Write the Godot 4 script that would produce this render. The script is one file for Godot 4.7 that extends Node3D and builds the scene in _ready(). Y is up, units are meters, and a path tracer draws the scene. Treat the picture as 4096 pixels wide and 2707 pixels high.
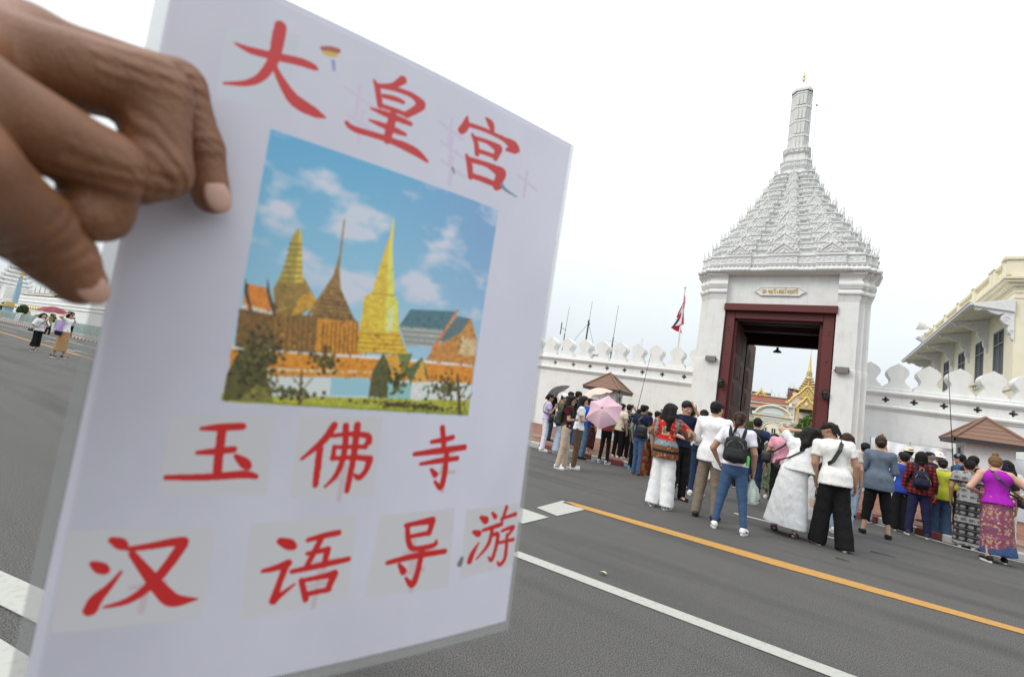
extends Node3D
# A street in front of a white palace gate: crowd, wall, card held up close to the lens.

func _ready() -> void:
	rng.seed = 20
	# camera: a 16 mm lens held at chest height, tipped up and rolled
	var cam := Camera3D.new()
	cam.name = "camera"
	add_child(cam)
	var pitch := 0.12572339
	var roll := 0.168031
	var yaw := 0.5868848
	var fw := Vector3(-sin(yaw) * cos(pitch), sin(pitch), -cos(yaw) * cos(pitch))
	var r0 := Vector3(cos(yaw), 0, -sin(yaw))
	var u0 := r0.cross(fw)
	var r := r0 * cos(roll) + u0 * sin(roll)
	var u := u0 * cos(roll) - r0 * sin(roll)
	cam.transform = Transform3D(Basis(r, u, -fw), Vector3(0, 1.3251294, 0))
	cam.fov = rad_to_deg(2.0 * atan(2707.0 / 2.0 / 1820.0))
	cam.near = 0.01; cam.far = 1500.0
	cam.current = true
	var env := Environment.new()
	env.background_mode = Environment.BG_SKY
	var sk := ProceduralSkyMaterial.new()
	sk.sky_top_color = Color(0.985, 0.99, 1.0); sk.sky_horizon_color = Color(0.545, 0.57, 0.583); sk.sky_curve = 1.2
	sk.ground_horizon_color = Color(0.5, 0.5, 0.5); sk.ground_bottom_color = Color(0.3, 0.3, 0.3)
	var clouds := noise_tex(0.006, 77, [[0.0, Color(1, 1, 1, 0.0)], [0.5, Color(1, 1, 1, 0.012)], [1.0, Color(1, 1, 1, 0.05)]], 512, 5)
	clouds.width = 1024
	sk.sky_cover = clouds
	env.sky = Sky.new(); env.sky.sky_material = sk
	env.background_energy_multiplier = 2.6
	env.tonemap_mode = Environment.TONE_MAPPER_LINEAR
	env.tonemap_exposure = 1.0
	env.sdfgi_enabled = true; env.ssao_enabled = true; env.ssil_enabled = true
	var we := WorldEnvironment.new()
	we.name = "world"; we.environment = env
	var at := CameraAttributesPhysical.new()
	at.exposure_aperture = 9.0; at.frustum_focal_length = 16.0; at.frustum_focus_distance = 9.0
	we.camera_attributes = at
	add_child(we)
	var sun := DirectionalLight3D.new()
	sun.name = "sun"; sun.light_energy = 0.5; sun.light_angular_distance = 25.0; sun.light_color = Color(1.0, 0.97, 0.93); sun.shadow_enabled = true; sun.sky_mode = DirectionalLight3D.SKY_MODE_LIGHT_ONLY
	add_child(sun)
	sun.look_at_from_position(Vector3(-5, 6.5, 5.5), Vector3.ZERO)
	var t0 := Time.get_ticks_msec()
	materials(); make_protos()
	print("protos ", Time.get_ticks_msec() - t0)
	street(); walls()
	gate()
	gate_fittings()
	cream_building(); booth(4.8, "white guard booth with brown hip roof at the right", -1.0); booth(-7.8, "white guard booth with brown hip roof left of the gate", 1.0)
	masts(); palace(); trees(); far_left()
	print("set ", Time.get_ticks_msec() - t0)
	crowd()
	print("crowd ", Time.get_ticks_msec() - t0)
	card(); hand_()
	print("all ", Time.get_ticks_msec() - t0)

class MB:
	var v := PackedVector3Array()
	var n := PackedVector3Array()
	var t := PackedVector2Array()
	var c := PackedColorArray()
	var col := Color(1, 1, 1)
	func tri(a: Vector3, b: Vector3, d: Vector3) -> void:
		var m := (d - a).cross(b - a)
		var l := m.length()
		if l < 1e-12: return
		m /= l
		v.append(a); v.append(b); v.append(d)
		for i in 3:
			n.append(m); c.append(col); t.append(Vector2.ZERO)
	func quad(a: Vector3, b: Vector3, d: Vector3, e: Vector3) -> void:
		tri(a, b, d); tri(a, d, e)
	func trin(a: Vector3, b: Vector3, d: Vector3, na: Vector3, nb: Vector3, nd: Vector3) -> void:
		if (d - a).cross(b - a).length_squared() < 1e-20: return
		v.append(a); v.append(b); v.append(d)
		n.append(na); n.append(nb); n.append(nd)
		for i in 3:
			c.append(col); t.append(Vector2.ZERO)
	# rows of points going up; each row runs so that up x along points outwards
	func grid(rows: Array, closed := true, smooth := false) -> void:
		var h := rows.size()
		var w: int = rows[0].size()
		var last := w if closed else w - 1
		if not smooth:
			for i in h - 1:
				for j in last:
					var k := (j + 1) % w
					quad(rows[i][j], rows[i][k], rows[i + 1][k], rows[i + 1][j])
			return
		var nn := []
		for i in h:
			var r := PackedVector3Array()
			for j in w:
				var p0: Vector3 = rows[i][(j - 1 + w) % w] if closed else rows[i][maxi(j - 1, 0)]
				var p1: Vector3 = rows[i][(j + 1) % w] if closed else rows[i][mini(j + 1, w - 1)]
				var q0: Vector3 = rows[maxi(i - 1, 0)][j]
				var q1: Vector3 = rows[mini(i + 1, h - 1)][j]
				var m := (q1 - q0).cross(p1 - p0)
				if m.length_squared() < 1e-16:
					var o: Vector3 = rows[i][(j + w / 2) % w]
					var ce := Vector3.ZERO
					for p in rows[i - 1 if i > h / 2 else mini(i + 1, h - 1)]: ce += p
					m = rows[i][j] - ce / w
					if m.length_squared() < 1e-16: m = Vector3.UP
				r.append(m.normalized())
			nn.append(r)
		for i in h - 1:
			for j in last:
				var k := (j + 1) % w
				trin(rows[i][j], rows[i][k], rows[i + 1][k], nn[i][j], nn[i][k], nn[i + 1][k])
				trin(rows[i][j], rows[i + 1][k], rows[i + 1][j], nn[i][j], nn[i + 1][k], nn[i + 1][j])
	func cap(r: PackedVector3Array, up := true) -> void:
		var m := Vector3.ZERO
		for p in r: m += p
		m /= r.size()
		for j in r.size():
			var k := (j + 1) % r.size()
			if up: tri(m, r[j], r[k])
			else: tri(m, r[k], r[j])
	func box(o: Vector3, s: Vector3, b := Basis()) -> void:
		var x := b.x * s.x * 0.5
		var y := b.y * s.y * 0.5
		var z := b.z * s.z * 0.5
		var lo := PackedVector3Array([o + x - y - z, o + x - y + z, o - x - y + z, o - x - y - z])
		var hi := PackedVector3Array([o + x + y - z, o + x + y + z, o - x + y + z, o - x + y - z])
		grid([lo, hi]); cap(hi); cap(lo, false)
	# box with chamfered edges
	func cbox(o: Vector3, s: Vector3, e: float, b := Basis()) -> void:
		var rows := []
		for f in [[-0.5, 1], [-0.5, 0], [0.5, 0], [0.5, 1]]:
			var ins: float = e if f[1] == 1 else 0.0
			var y: float = f[0] * s.y + (0.0 if f[1] == 1 else (e if f[0] < 0 else -e))
			var r := PackedVector3Array()
			var hx := s.x * 0.5 - ins
			var hz := s.z * 0.5 - ins
			for q in [[hx, -hz + e], [hx, hz - e], [hx - e, hz], [-hx + e, hz], [-hx, hz - e], [-hx, -hz + e], [-hx + e, -hz], [hx - e, -hz]]:
				r.append(o + b.x * q[0] + b.y * y + b.z * q[1])
			rows.append(r)
		grid(rows); cap(rows[3]); cap(rows[0], false)
	func tube(pts: Array, radii: Array, seg := 8, caps := true) -> void:
		var rows := []
		var u := Vector3.ZERO
		for i in pts.size():
			var d: Vector3 = (pts[mini(i + 1, pts.size() - 1)] - pts[maxi(i - 1, 0)]).normalized()
			if u == Vector3.ZERO:
				u = d.cross(Vector3.UP if absf(d.y) < 0.9 else Vector3.RIGHT).normalized()
			u = (u - d * u.dot(d)).normalized()
			var w := u.cross(d)
			var rad: float = radii[mini(i, radii.size() - 1)]
			var r := PackedVector3Array()
			for j in seg:
				var a := TAU * j / seg
				r.append(pts[i] + (u * cos(a) + w * sin(a)) * rad)
			rows.append(r)
		grid(rows, true, true)
		if caps:
			cap(rows[-1]); cap(rows[0], false)
	func bar(a: Vector3, b: Vector3, r: float, seg := 6) -> void:
		tube([a, b], [r, r], seg)
	# profile of [radius, height]
	func lathe(o: Vector3, prof: Array, seg := 16, smooth := true) -> void:
		var rows := []
		for p in prof:
			var r := PackedVector3Array()
			for j in seg:
				var a := TAU * j / seg
				r.append(o + Vector3(cos(a) * p[0], p[1], sin(a) * p[0]))
			rows.append(r)
		grid(rows, true, smooth)
		if prof[-1][0] > 0.001: cap(rows[-1])
		if prof[0][0] > 0.001: cap(rows[0], false)
	# outline in the plane (u, w) pushed along d; outline runs anticlockwise seen from the tip of d
	func slab(o: Vector3, pl: PackedVector2Array, u: Vector3, w: Vector3, d: Vector3) -> void:
		var tri_i := Geometry2D.triangulate_polygon(pl)
		var area := 0.0
		for i in pl.size():
			area += pl[i].cross(pl[(i + 1) % pl.size()])
		var flip := (area > 0) != (u.cross(w).dot(d) > 0)
		for i in range(0, tri_i.size(), 3):
			var q := []
			for k in 3: q.append(o + u * pl[tri_i[i + k]].x + w * pl[tri_i[i + k]].y)
			var m: Vector3 = (q[2] - q[0]).cross(q[1] - q[0])
			if m.dot(d) < 0: q = [q[0], q[2], q[1]]
			tri(q[0] + d, q[1] + d, q[2] + d); tri(q[0], q[2], q[1])
		for i in pl.size():
			var a := o + u * pl[i].x + w * pl[i].y
			var p1 := pl[(i + 1) % pl.size()]
			var b := o + u * p1.x + w * p1.y
			if flip: quad(a, b, b + d, a + d)
			else: quad(b, a, a + d, b + d)
	func add(o: MB, x := Transform3D()) -> void:
		var neg := x.basis.determinant() < 0.0
		var nb := x.basis.inverse().transposed()
		for i in range(0, o.v.size(), 3):
			for k in [0, 2, 1] if neg else [0, 1, 2]:
				v.append(x * o.v[i + k]); n.append((nb * o.n[i + k]).normalized()); c.append(o.c[i + k]); t.append(o.t[i + k])
	func mesh(m: Material = null) -> ArrayMesh:
		var a := []
		a.resize(Mesh.ARRAY_MAX)
		a[Mesh.ARRAY_VERTEX] = v; a[Mesh.ARRAY_NORMAL] = n; a[Mesh.ARRAY_COLOR] = c; a[Mesh.ARRAY_TEX_UV] = t
		var am := ArrayMesh.new()
		if v.size() == 0: return am
		am.add_surface_from_arrays(Mesh.PRIMITIVE_TRIANGLES, a)
		if m: am.surface_set_material(0, m)
		return am

# ---- naming -------------------------------------------------------------
func put(mb: MB, called: String, m: Material, parent: Node = self) -> MeshInstance3D:
	var o := MeshInstance3D.new()
	o.name = called; o.mesh = mb.mesh(m)
	parent.add_child(o, true)
	return o
func share(am: Mesh, called: String, parent: Node, m: Material = null, x := Transform3D()) -> MeshInstance3D:
	var o := MeshInstance3D.new()
	o.name = called; o.mesh = am; o.transform = x
	if m: o.material_override = m
	parent.add_child(o, true)
	return o
func tag(o: Node, label: String, category: String, group := "") -> Node:
	o.set_meta("label", label); o.set_meta("category", category)
	if group: o.set_meta("group", group)
	return o
func setting(o: Node) -> Node:
	o.set_meta("kind", "structure"); return o
var taken := {}
func numbered(called: String) -> String:
	taken[called] = taken.get(called, 0) + 1
	return called if taken[called] == 1 else "%s_%03d" % [called, taken[called] - 1]
func thing(called: String, label: String, category: String, at := Vector3.ZERO, turn := 0.0, group := "") -> Node3D:
	var o := Node3D.new()
	o.name = numbered(called); add_child(o)
	o.position = at; o.rotation.y = turn
	tag(o, label, category, group)
	return o

# ---- materials ----------------------------------------------------------
func lin(r: float, g: float, b: float) -> Color:
	return Color(r, g, b).linear_to_srgb()
func mat(c: Color, rough := 0.8, metal := 0.0) -> StandardMaterial3D:
	var m := StandardMaterial3D.new()
	m.albedo_color = c.linear_to_srgb(); m.roughness = rough; m.metallic = metal
	return m
func noise_tex(freq: float, seed_: int, ramp: Array, size := 512, oct := 4, kind := FastNoiseLite.TYPE_SIMPLEX_SMOOTH) -> NoiseTexture2D:
	var f := FastNoiseLite.new()
	f.noise_type = kind; f.frequency = freq; f.seed = seed_; f.fractal_octaves = oct
	var x := NoiseTexture2D.new()
	x.width = size; x.height = size; x.seamless = true; x.noise = f
	if ramp.size():
		var g := Gradient.new()
		var off := PackedFloat32Array()
		var cs := PackedColorArray()
		for r in ramp:
			off.append(r[0]); cs.append(Color(r[1], r[1], r[1]) if r[1] is float else r[1])
		g.offsets = off; g.colors = cs
		x.color_ramp = g
	return x
var bump_cache := {}
func bump_tex(freq: float, seed_: int, strength: float, size := 512) -> NoiseTexture2D:
	var key := "%f_%d_%f" % [freq, seed_, strength]
	if not bump_cache.has(key):
		var x := noise_tex(freq, seed_, [], size)
		x.as_normal_map = true; x.bump_strength = strength
		if seed_ == 31:
			# cloth: sharp wandering folds
			x.noise.fractal_type = FastNoiseLite.FRACTAL_RIDGED; x.noise.fractal_octaves = 2; x.noise.fractal_gain = 0.35
			x.noise.domain_warp_enabled = true; x.noise.domain_warp_amplitude = 40.0; x.noise.domain_warp_frequency = 0.01
		bump_cache[key] = x
	return bump_cache[key]
# a surface whose tone wanders between the greys of the ramp, laid over the world at 1/scale metres a tile
func rough_mat(c: Color, rough: float, tex: Texture2D, scale: float, normal: Texture2D = null, nscale := 0.5, world := true) -> StandardMaterial3D:
	var m := mat(c, rough)
	m.albedo_texture = tex
	m.uv1_triplanar = true; m.uv1_world_triplanar = world
	m.uv1_scale = Vector3.ONE * scale
	if normal:
		m.normal_enabled = true; m.normal_texture = normal; m.normal_scale = nscale
	return m

# ---- rounded bodies: distance field of tapered capsules, meshed as surface nets ---
# a bone: [a, b, ra, rb, k, flat (1 at b, 2 at a, 4 carve), squash axis, squash factor]
func bone(a: Vector3, b: Vector3, ra: float, rb: float, k := 0.03, flat := 0, ax := Vector3.ZERO, sq := 1.0) -> Array:
	return [a, b, ra, rb, k, flat, ax, sq]
func net(bones: Array, h: float, wrinkle := 0.0, wf := 22.0, colour := Color(1, 1, 1)) -> MB:
	var lo := Vector3(1e9, 1e9, 1e9)
	var hi := -lo
	for b in bones:
		if b[5] & 4: continue
		var r := Vector3.ONE * (maxf(b[2], b[3]) + h * 2.5)
		lo = lo.min(b[0] - r).min(b[1] - r); hi = hi.max(b[0] + r).max(b[1] + r)
	var nx := int(ceil((hi.x - lo.x) / h)) + 1
	var ny := int(ceil((hi.y - lo.y) / h)) + 1
	var nz := int(ceil((hi.z - lo.z) / h)) + 1
	var g := PackedFloat32Array()
	g.resize(nx * ny * nz); g.fill(1.0)
	for bn in bones:
		var a: Vector3 = bn[0]
		var ra: float = bn[2]
		var dr: float = bn[3] - ra
		var k: float = bn[4]
		var fl: int = bn[5]
		var ax: Vector3 = bn[6]
		var sq: float = bn[7] - 1.0
		var ab: Vector3 = bn[1] - a
		var m: float = maxf(ra, bn[3]) + h * 2.2 + k * 0.6
		var bl := a.min(bn[1]) - Vector3(m, m, m) - lo
		var bh := a.max(bn[1]) + Vector3(m, m, m) - lo
		if sq != 0.0: ab += ax * (ab.dot(ax) * sq)
		var l2: float = ab.length_squared()
		var len := sqrt(l2)
		if l2 < 1e-9: l2 = 1e-9
		var carve := (fl & 4) != 0
		for iz in range(maxi(0, int(bl.z / h)), mini(nz - 1, int(bh.z / h) + 1) + 1):
			for iy in range(maxi(0, int(bl.y / h)), mini(ny - 1, int(bh.y / h) + 1) + 1):
				var base := (iz * ny + iy) * nx
				for ix in range(maxi(0, int(bl.x / h)), mini(nx - 1, int(bh.x / h) + 1) + 1):
					var p := Vector3(lo.x + ix * h - a.x, lo.y + iy * h - a.y, lo.z + iz * h - a.z)
					if sq != 0.0: p += ax * (p.dot(ax) * sq)
					var s := p.dot(ab) / l2
					var sc := clampf(s, 0.0, 1.0)
					var d := (p - ab * sc).length() - ra - dr * sc
					if fl & 1: d = maxf(d, (s - 1.0) * len)
					if fl & 2: d = maxf(d, -s * len)
					var i := base + ix
					var e := g[i]
					if carve:
						g[i] = maxf(e, -d)
					else:
						var q := k - absf(d - e)
						if q > 0.0: g[i] = minf(d, e) - q * q / (4.0 * k)
						elif d < e: g[i] = d
	var ids := {}
	var pts := PackedVector3Array()
	var sx := 1
	var sy := nx
	var sz := nx * ny
	var faces := PackedInt32Array()
	var lim := h * 2.6
	for iz in range(0, nz - 1):
		for iy in range(0, ny - 1):
			var base := (iz * ny + iy) * nx
			for ix in range(0, nx - 1):
				var i := base + ix
				var d0 := g[i]
				if d0 > lim or d0 < -lim: continue
				var dd := [d0, g[i + 1], g[i + sy], g[i + sy + 1], g[i + sz], g[i + sz + 1], g[i + sy + sz], g[i + sy + sz + 1]]
				var neg := 0
				for q in dd:
					if q < 0.0: neg += 1
				if neg == 0 or neg == 8: continue
				var sum := Vector3.ZERO
				var cnt := 0
				for e in EDGES:
					var da: float = dd[e[0]]
					var db: float = dd[e[1]]
					if (da < 0.0) != (db < 0.0):
						var f := da / (da - db)
						sum += CORN[e[0]].lerp(CORN[e[1]], f); cnt += 1
				ids[i] = pts.size()
				pts.append(lo + (Vector3(ix, iy, iz) + sum / cnt) * h)
	for i in ids:
		var d0: float = g[i]
		# edges from this node along x, y, z
		for ax in 3:
			var st: int = [sx, sy, sz][ax]
			var d1: float = g[i + st]
			if (d0 < 0.0) == (d1 < 0.0): continue
			var u: int = [sy, sz, sx][ax]
			var w: int = [sz, sx, sy][ax]
			if not (ids.has(i - u) and ids.has(i - w) and ids.has(i - u - w)): continue
			var q := [ids[i], ids[i - u], ids[i - u - w], ids[i - w]]
			if d0 < 0.0: q = [q[0], q[3], q[2], q[1]]
			faces.append_array([q[0], q[1], q[2], q[0], q[2], q[3]])
	var nor := PackedVector3Array()
	nor.resize(pts.size())
	for i in range(0, faces.size(), 3):
		var m := (pts[faces[i + 2]] - pts[faces[i]]).cross(pts[faces[i + 1]] - pts[faces[i]])
		nor[faces[i]] += m; nor[faces[i + 1]] += m; nor[faces[i + 2]] += m
	for i in nor.size(): nor[i] = nor[i].normalized()
	if wrinkle > 0.0:
		for i in pts.size():
			var p := pts[i] * wf
			var s := sin(p.y * 1.3 + p.x * 0.5 + 1.9 * sin(p.x * 0.55 + p.z * 0.5)) * 0.55 + sin(p.x * 1.5 + p.z * 1.1 + p.y * 0.22 + 1.2 * sin(p.y * 0.3)) * 0.6
			s = s * absf(s) * 0.9
			pts[i] += nor[i] * (s * wrinkle)
		nor.fill(Vector3.ZERO)
		for i in range(0, faces.size(), 3):
			var m := (pts[faces[i + 2]] - pts[faces[i]]).cross(pts[faces[i + 1]] - pts[faces[i]])
			nor[faces[i]] += m; nor[faces[i + 1]] += m; nor[faces[i + 2]] += m
		for i in nor.size(): nor[i] = nor[i].normalized()
	var o := MB.new()
	for i in faces:
		o.v.append(pts[i]); o.n.append(nor[i]); o.c.append(colour); o.t.append(Vector2.ZERO)
	return o
const CORN := [Vector3(0, 0, 0), Vector3(1, 0, 0), Vector3(0, 1, 0), Vector3(1, 1, 0), Vector3(0, 0, 1), Vector3(1, 0, 1), Vector3(0, 1, 1), Vector3(1, 1, 1)]
const EDGES := [[0, 1], [2, 3], [4, 5], [6, 7], [0, 2], [1, 3], [4, 6], [5, 7], [0, 4], [1, 5], [2, 6], [3, 7]]
# ---- people -------------------------------------------------------------
var proto := {}
var skin_mat: StandardMaterial3D
var hair_mats := {}
func add_skin(mb: MB, o: MB, x: Transform3D, skin: Color) -> void:
	var neg := x.basis.determinant() < 0.0
	for i in range(0, o.v.size(), 3):
		for k in [0, 2, 1] if neg else [0, 1, 2]:
			var c: Color = o.c[i + k]
			mb.v.append(x * o.v[i + k]); mb.n.append((x.basis * o.n[i + k]).normalized()); mb.t.append(Vector2.ZERO)
			mb.c.append(Color(skin.r * c.r, skin.g * c.g, skin.b * c.b) if c.a > 0.9 else Color(c.r, c.g, c.b))
func ball(mb: MB, o: Vector3, r: Vector3, seg := 8) -> void:
	var prof := []
	for i in seg / 2 + 1:
		var a := -PI / 2 + PI * i / (seg / 2)
		prof.append([maxf(cos(a), 0.0), sin(a)])
	var m := MB.new()
	m.col = mb.col
	m.lathe(Vector3.ZERO, prof, seg)
	mb.add(m, Transform3D(Basis.from_scale(r), o))
func make_protos() -> void:
	var f := []
	f.append(bone(Vector3(0, 0.036, 0.03), Vector3(0, 0.034, -0.02), 0.076, 0.074, 0.03))
	f.append(bone(Vector3(0, 0.0, -0.03), Vector3(0, -0.06, -0.034), 0.061, 0.046, 0.03))
	f.append(bone(Vector3(-0.016, -0.09, -0.056), Vector3(0.016, -0.09, -0.056), 0.022, 0.022, 0.03))
	for s in [-1, 1]:
		f.append(bone(Vector3(s * 0.034, -0.02, -0.05), Vector3(s * 0.03, -0.03, -0.052), 0.034, 0.03, 0.02))
		f.append(bone(Vector3(s * 0.05, -0.05, 0.0), Vector3(s * 0.02, -0.088, -0.05), 0.026, 0.02, 0.03))
		f.append(bone(Vector3(s * 0.079, 0.008, 0.012), Vector3(s * 0.075, -0.026, 0.004), 0.015, 0.011, 0.006, 0, Vector3.RIGHT, 1.8))
	f.append(bone(Vector3(-0.03, 0.03, -0.082), Vector3(0.03, 0.03, -0.082), 0.011, 0.011, 0.012))
	f.append(bone(Vector3(0, 0.02, -0.088), Vector3(0, -0.024, -0.108), 0.008, 0.0135, 0.012))
	f.append(bone(Vector3(-0.014, -0.026, -0.098), Vector3(0.014, -0.026, -0.098), 0.009, 0.009, 0.008))
	f.append(bone(Vector3(-0.016, -0.053, -0.089), Vector3(0.016, -0.053, -0.089), 0.010, 0.010, 0.008))
	f.append(bone(Vector3(0, -0.06, 0.018), Vector3(0, -0.19, 0.035), 0.05, 0.056, 0.03))
	for s in [-1, 1]:
		f.append(bone(Vector3(s * 0.031, 0.01, -0.104), Vector3(s * 0.031, 0.01, -0.104), 0.013, 0.013, 0.01, 4))
	var hd := net(f, 0.0065)
	for i in hd.v.size():
		var p := hd.v[i]
		if p.z < -0.08 and absf(p.x) < 0.024 and absf(p.y + 0.054) < 0.009: hd.c[i] = Color(0.95, 0.62, 0.6)
		elif absf(p.x) > 0.072 or (p.z < -0.1 and p.y < 0.0): hd.c[i] = Color(1.0, 0.88, 0.84)
	for s in [-1, 1]:
		hd.col = Color(0.6, 0.57, 0.54, 0.5)
		ball(hd, Vector3(s * 0.031, 0.009, -0.083), Vector3(0.013, 0.0065, 0.009))
		hd.col = Color(0.015, 0.01, 0.008, 0.5)
		ball(hd, Vector3(s * 0.031, 0.009, -0.0905), Vector3(0.0055, 0.0055, 0.004))
		hd.tube([Vector3(s * 0.015, 0.028, -0.094), Vector3(s * 0.032, 0.034, -0.092), Vector3(s * 0.05, 0.027, -0.08)], [0.003, 0.004, 0.002], 5)
		hd.tube([Vector3(s * 0.018, 0.014, -0.09), Vector3(s * 0.032, 0.017, -0.091), Vector3(s * 0.046, 0.012, -0.082)], [0.0015, 0.002, 0.0012], 4)
	proto.head = hd
	# hands: wrist at the origin, fingers down, thumb to the front, palm towards -x
	for kind in ["hand", "grip"]:
		var b := [bone(Vector3(0, 0.02, 0), Vector3(0, -0.02, 0), 0.027, 0.027, 0.02, 0, Vector3.RIGHT, 1.35)]
		for j in 4:
			var z: float = [-0.027, -0.009, 0.009, 0.026][j]
			var ln: float = [0.92, 1.0, 0.94, 0.76][j]
			b.append(bone(Vector3(0, -0.01, z * 0.6), Vector3(0, -0.088, z), 0.014, 0.0125, 0.008))
			if kind == "hand":
				var p1 := Vector3(-0.005, -0.09 - 0.040 * ln, z * 1.05)
				var p2 := Vector3(-0.018, -0.09 - 0.066 * ln, z * 1.05)
				var p3 := Vector3(-0.031, -0.09 - 0.084 * ln, z)
				b.append(bone(Vector3(0, -0.09, z), p1, 0.0095, 0.0088, 0.003)); b.append(bone(p1, p2, 0.0088, 0.0082, 0.003)); b.append(bone(p2, p3, 0.0082, 0.0072, 0.003))
			else:
				var p1 := Vector3(-0.014, -0.09 - 0.034 * ln, z * 1.02)
				var p2 := Vector3(-0.040, -0.09 - 0.026 * ln, z * 1.02)
				var p3 := Vector3(-0.044, -0.085 + 0.004 * ln, z)
				b.append(bone(Vector3(0, -0.09, z), p1, 0.0098, 0.009, 0.003)); b.append(bone(p1, p2, 0.009, 0.0085, 0.003)); b.append(bone(p2, p3, 0.0085, 0.0075, 0.003))
		var t1 := Vector3(-0.014, -0.052, -0.045)
		var t2 := Vector3(-0.026, -0.078, -0.054) if kind == "hand" else Vector3(-0.04, -0.075, -0.042)
		var t3 := Vector3(-0.034, -0.102, -0.052) if kind == "hand" else Vector3(-0.052, -0.088, -0.022)
		b.append(bone(Vector3(-0.004, -0.018, -0.02), t1, 0.014, 0.0115, 0.01)); b.append(bone(t1, t2, 0.0112, 0.010, 0.003)); b.append(bone(t2, t3, 0.010, 0.008, 0.003))
		proto[kind] = net(b, 0.0046)
	# hair, in the head's frame
	var cap_ := [bone(Vector3(0, 0.048, 0.03), Vector3(0, 0.046, -0.022), 0.083, 0.081, 0.02), bone(Vector3(0, 0.0, 0.045), Vector3(0, -0.02, 0.05), 0.07, 0.062, 0.03), bone(Vector3(-0.045, 0.05, -0.06), Vector3(0.045, 0.06, -0.055), 0.04, 0.036, 0.02)]
	var face := [bone(Vector3(-0.05, -0.02, -0.125), Vector3(0.05, -0.02, -0.125), 0.08, 0.08, 0.0, 4), bone(Vector3(-0.12, -0.03, -0.028), Vector3(0.12, -0.03, -0.028), 0.042, 0.042, 0.0, 4)]
	var nape := [bone(Vector3(-0.12, -0.115, 0.03), Vector3(0.12, -0.115, 0.03), 0.062, 0.062, 0.0, 4), bone(Vector3(-0.12, -0.12, 0.09), Vector3(0.12, -0.12, 0.09), 0.07, 0.07, 0.0, 4)]
	var h := {}
	h.short = cap_ + face + nape
	h.curly = [bone(Vector3(0, 0.056, 0.03), Vector3(0, 0.056, -0.03), 0.09, 0.086, 0.02)] + cap_ + face + nape
	h.balding = cap_ + face + nape + [bone(Vector3(0, 0.15, -0.01), Vector3(0, 0.145, 0.035), 0.062, 0.05, 0.0, 4)]
	var long_ := cap_ + [face[0]]
	for s in [-1, 1]:
		long_ += [bone(Vector3(s * 0.055, 0.03, 0.045), Vector3(s * 0.08, -0.14, 0.07), 0.055, 0.058, 0.03), bone(Vector3(s * 0.08, -0.14, 0.07), Vector3(s * 0.075, -0.31, 0.085), 0.058, 0.04, 0.03), bone(Vector3(s * 0.075, 0.03, -0.005), Vector3(s * 0.098, -0.2, 0.02), 0.032, 0.036, 0.03)]
	long_ += [bone(Vector3(0, 0, 0.06), Vector3(0, -0.34, 0.095), 0.06, 0.042, 0.03)]
	h.long = long_
	var bob := cap_ + [face[0]]
	for s in [-1, 1]:
		bob += [bone(Vector3(s * 0.055, 0.03, 0.03), Vector3(s * 0.075, -0.12, 0.03), 0.045, 0.038, 0.03), bone(Vector3(s * 0.065, 0.03, -0.01), Vector3(s * 0.085, -0.13, -0.015), 0.03, 0.024, 0.02)]
	bob += [bone(Vector3(0, 0, 0.05), Vector3(0, -0.13, 0.065), 0.06, 0.055, 0.03)]
	h.bob = bob
	var tied := cap_ + [bone(Vector3(0, 0.0, 0.03), Vector3(0, -0.04, 0.045), 0.07, 0.05, 0.02)] + face
	h.pony = tied + [bone(Vector3(0, 0.03, 0.1), Vector3(0, 0.035, 0.125), 0.03, 0.024, 0.01), bone(Vector3(0, 0.035, 0.125), Vector3(-0.01, -0.06, 0.15), 0.028, 0.03, 0.02), bone(Vector3(-0.01, -0.06, 0.15), Vector3(-0.06, -0.25, 0.15), 0.028, 0.012, 0.02)]
	h.bun = tied + [bone(Vector3(-0.01, 0.0, 0.11), Vector3(0.01, 0.005, 0.115), 0.042, 0.04, 0.01)]
	h.topbun = tied + [bone(Vector3(-0.01, 0.14, 0.04), Vector3(0.01, 0.142, 0.035), 0.034, 0.03, 0.01), bone(Vector3(0.01, 0.15, 0.05), Vector3(-0.02, 0.13, 0.02), 0.026, 0.024, 0.012)]
	var br := [bone(Vector3(0, 0.055, 0.03), Vector3(0, 0.055, -0.02), 0.079, 0.077, 0.02), bone(Vector3(0, 0.03, 0.06), Vector3(0, 0.0, 0.06), 0.05, 0.03, 0.02)] + face + [bone(Vector3(-0.12, -0.06, 0.02), Vector3(0.12, -0.06, 0.02), 0.075, 0.075, 0.0, 4)]
	for j in 7:
		var x := -0.06 + j * 0.02
		br += [bone(Vector3(x * 0.5, 0.125, -0.02), Vector3(x, 0.07, 0.09), 0.016, 0.015, 0.003), bone(Vector3(x, 0.07, 0.09), Vector3(x * 1.2, -0.05 - 0.02 * (j % 3), 0.1 + 0.012 * (j % 2)), 0.014, 0.011, 0.003)]
	h.braids = br
	for key in h:
		var m := net(h[key], 0.0075 if key != "braids" else 0.006, 0.0018 if key != "braids" else 0.0, 75.0 if key != "curly" else 150.0)
		proto["hair_" + key] = m.mesh()
	# shoes, toe towards -z, sole on the ground
	for kind in ["sneaker", "flat"]:
		var up := [bone(Vector3(0, 0.05, 0.045), Vector3(0, 0.036, -0.13), 0.034, 0.029, 0.02, 0, Vector3.UP, 1.1), bone(Vector3(0, 0.055, 0.04), Vector3(0, 0.095, 0.035), 0.036, 0.033, 0.03, 1), bone(Vector3(-0.012, 0.032, -0.135), Vector3(0.012, 0.032, -0.135), 0.026, 0.026, 0.02)]
		if kind == "flat": up[1] = bone(Vector3(0, 0.05, 0.045), Vector3(0, 0.07, 0.042), 0.036, 0.034, 0.03, 1)
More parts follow.
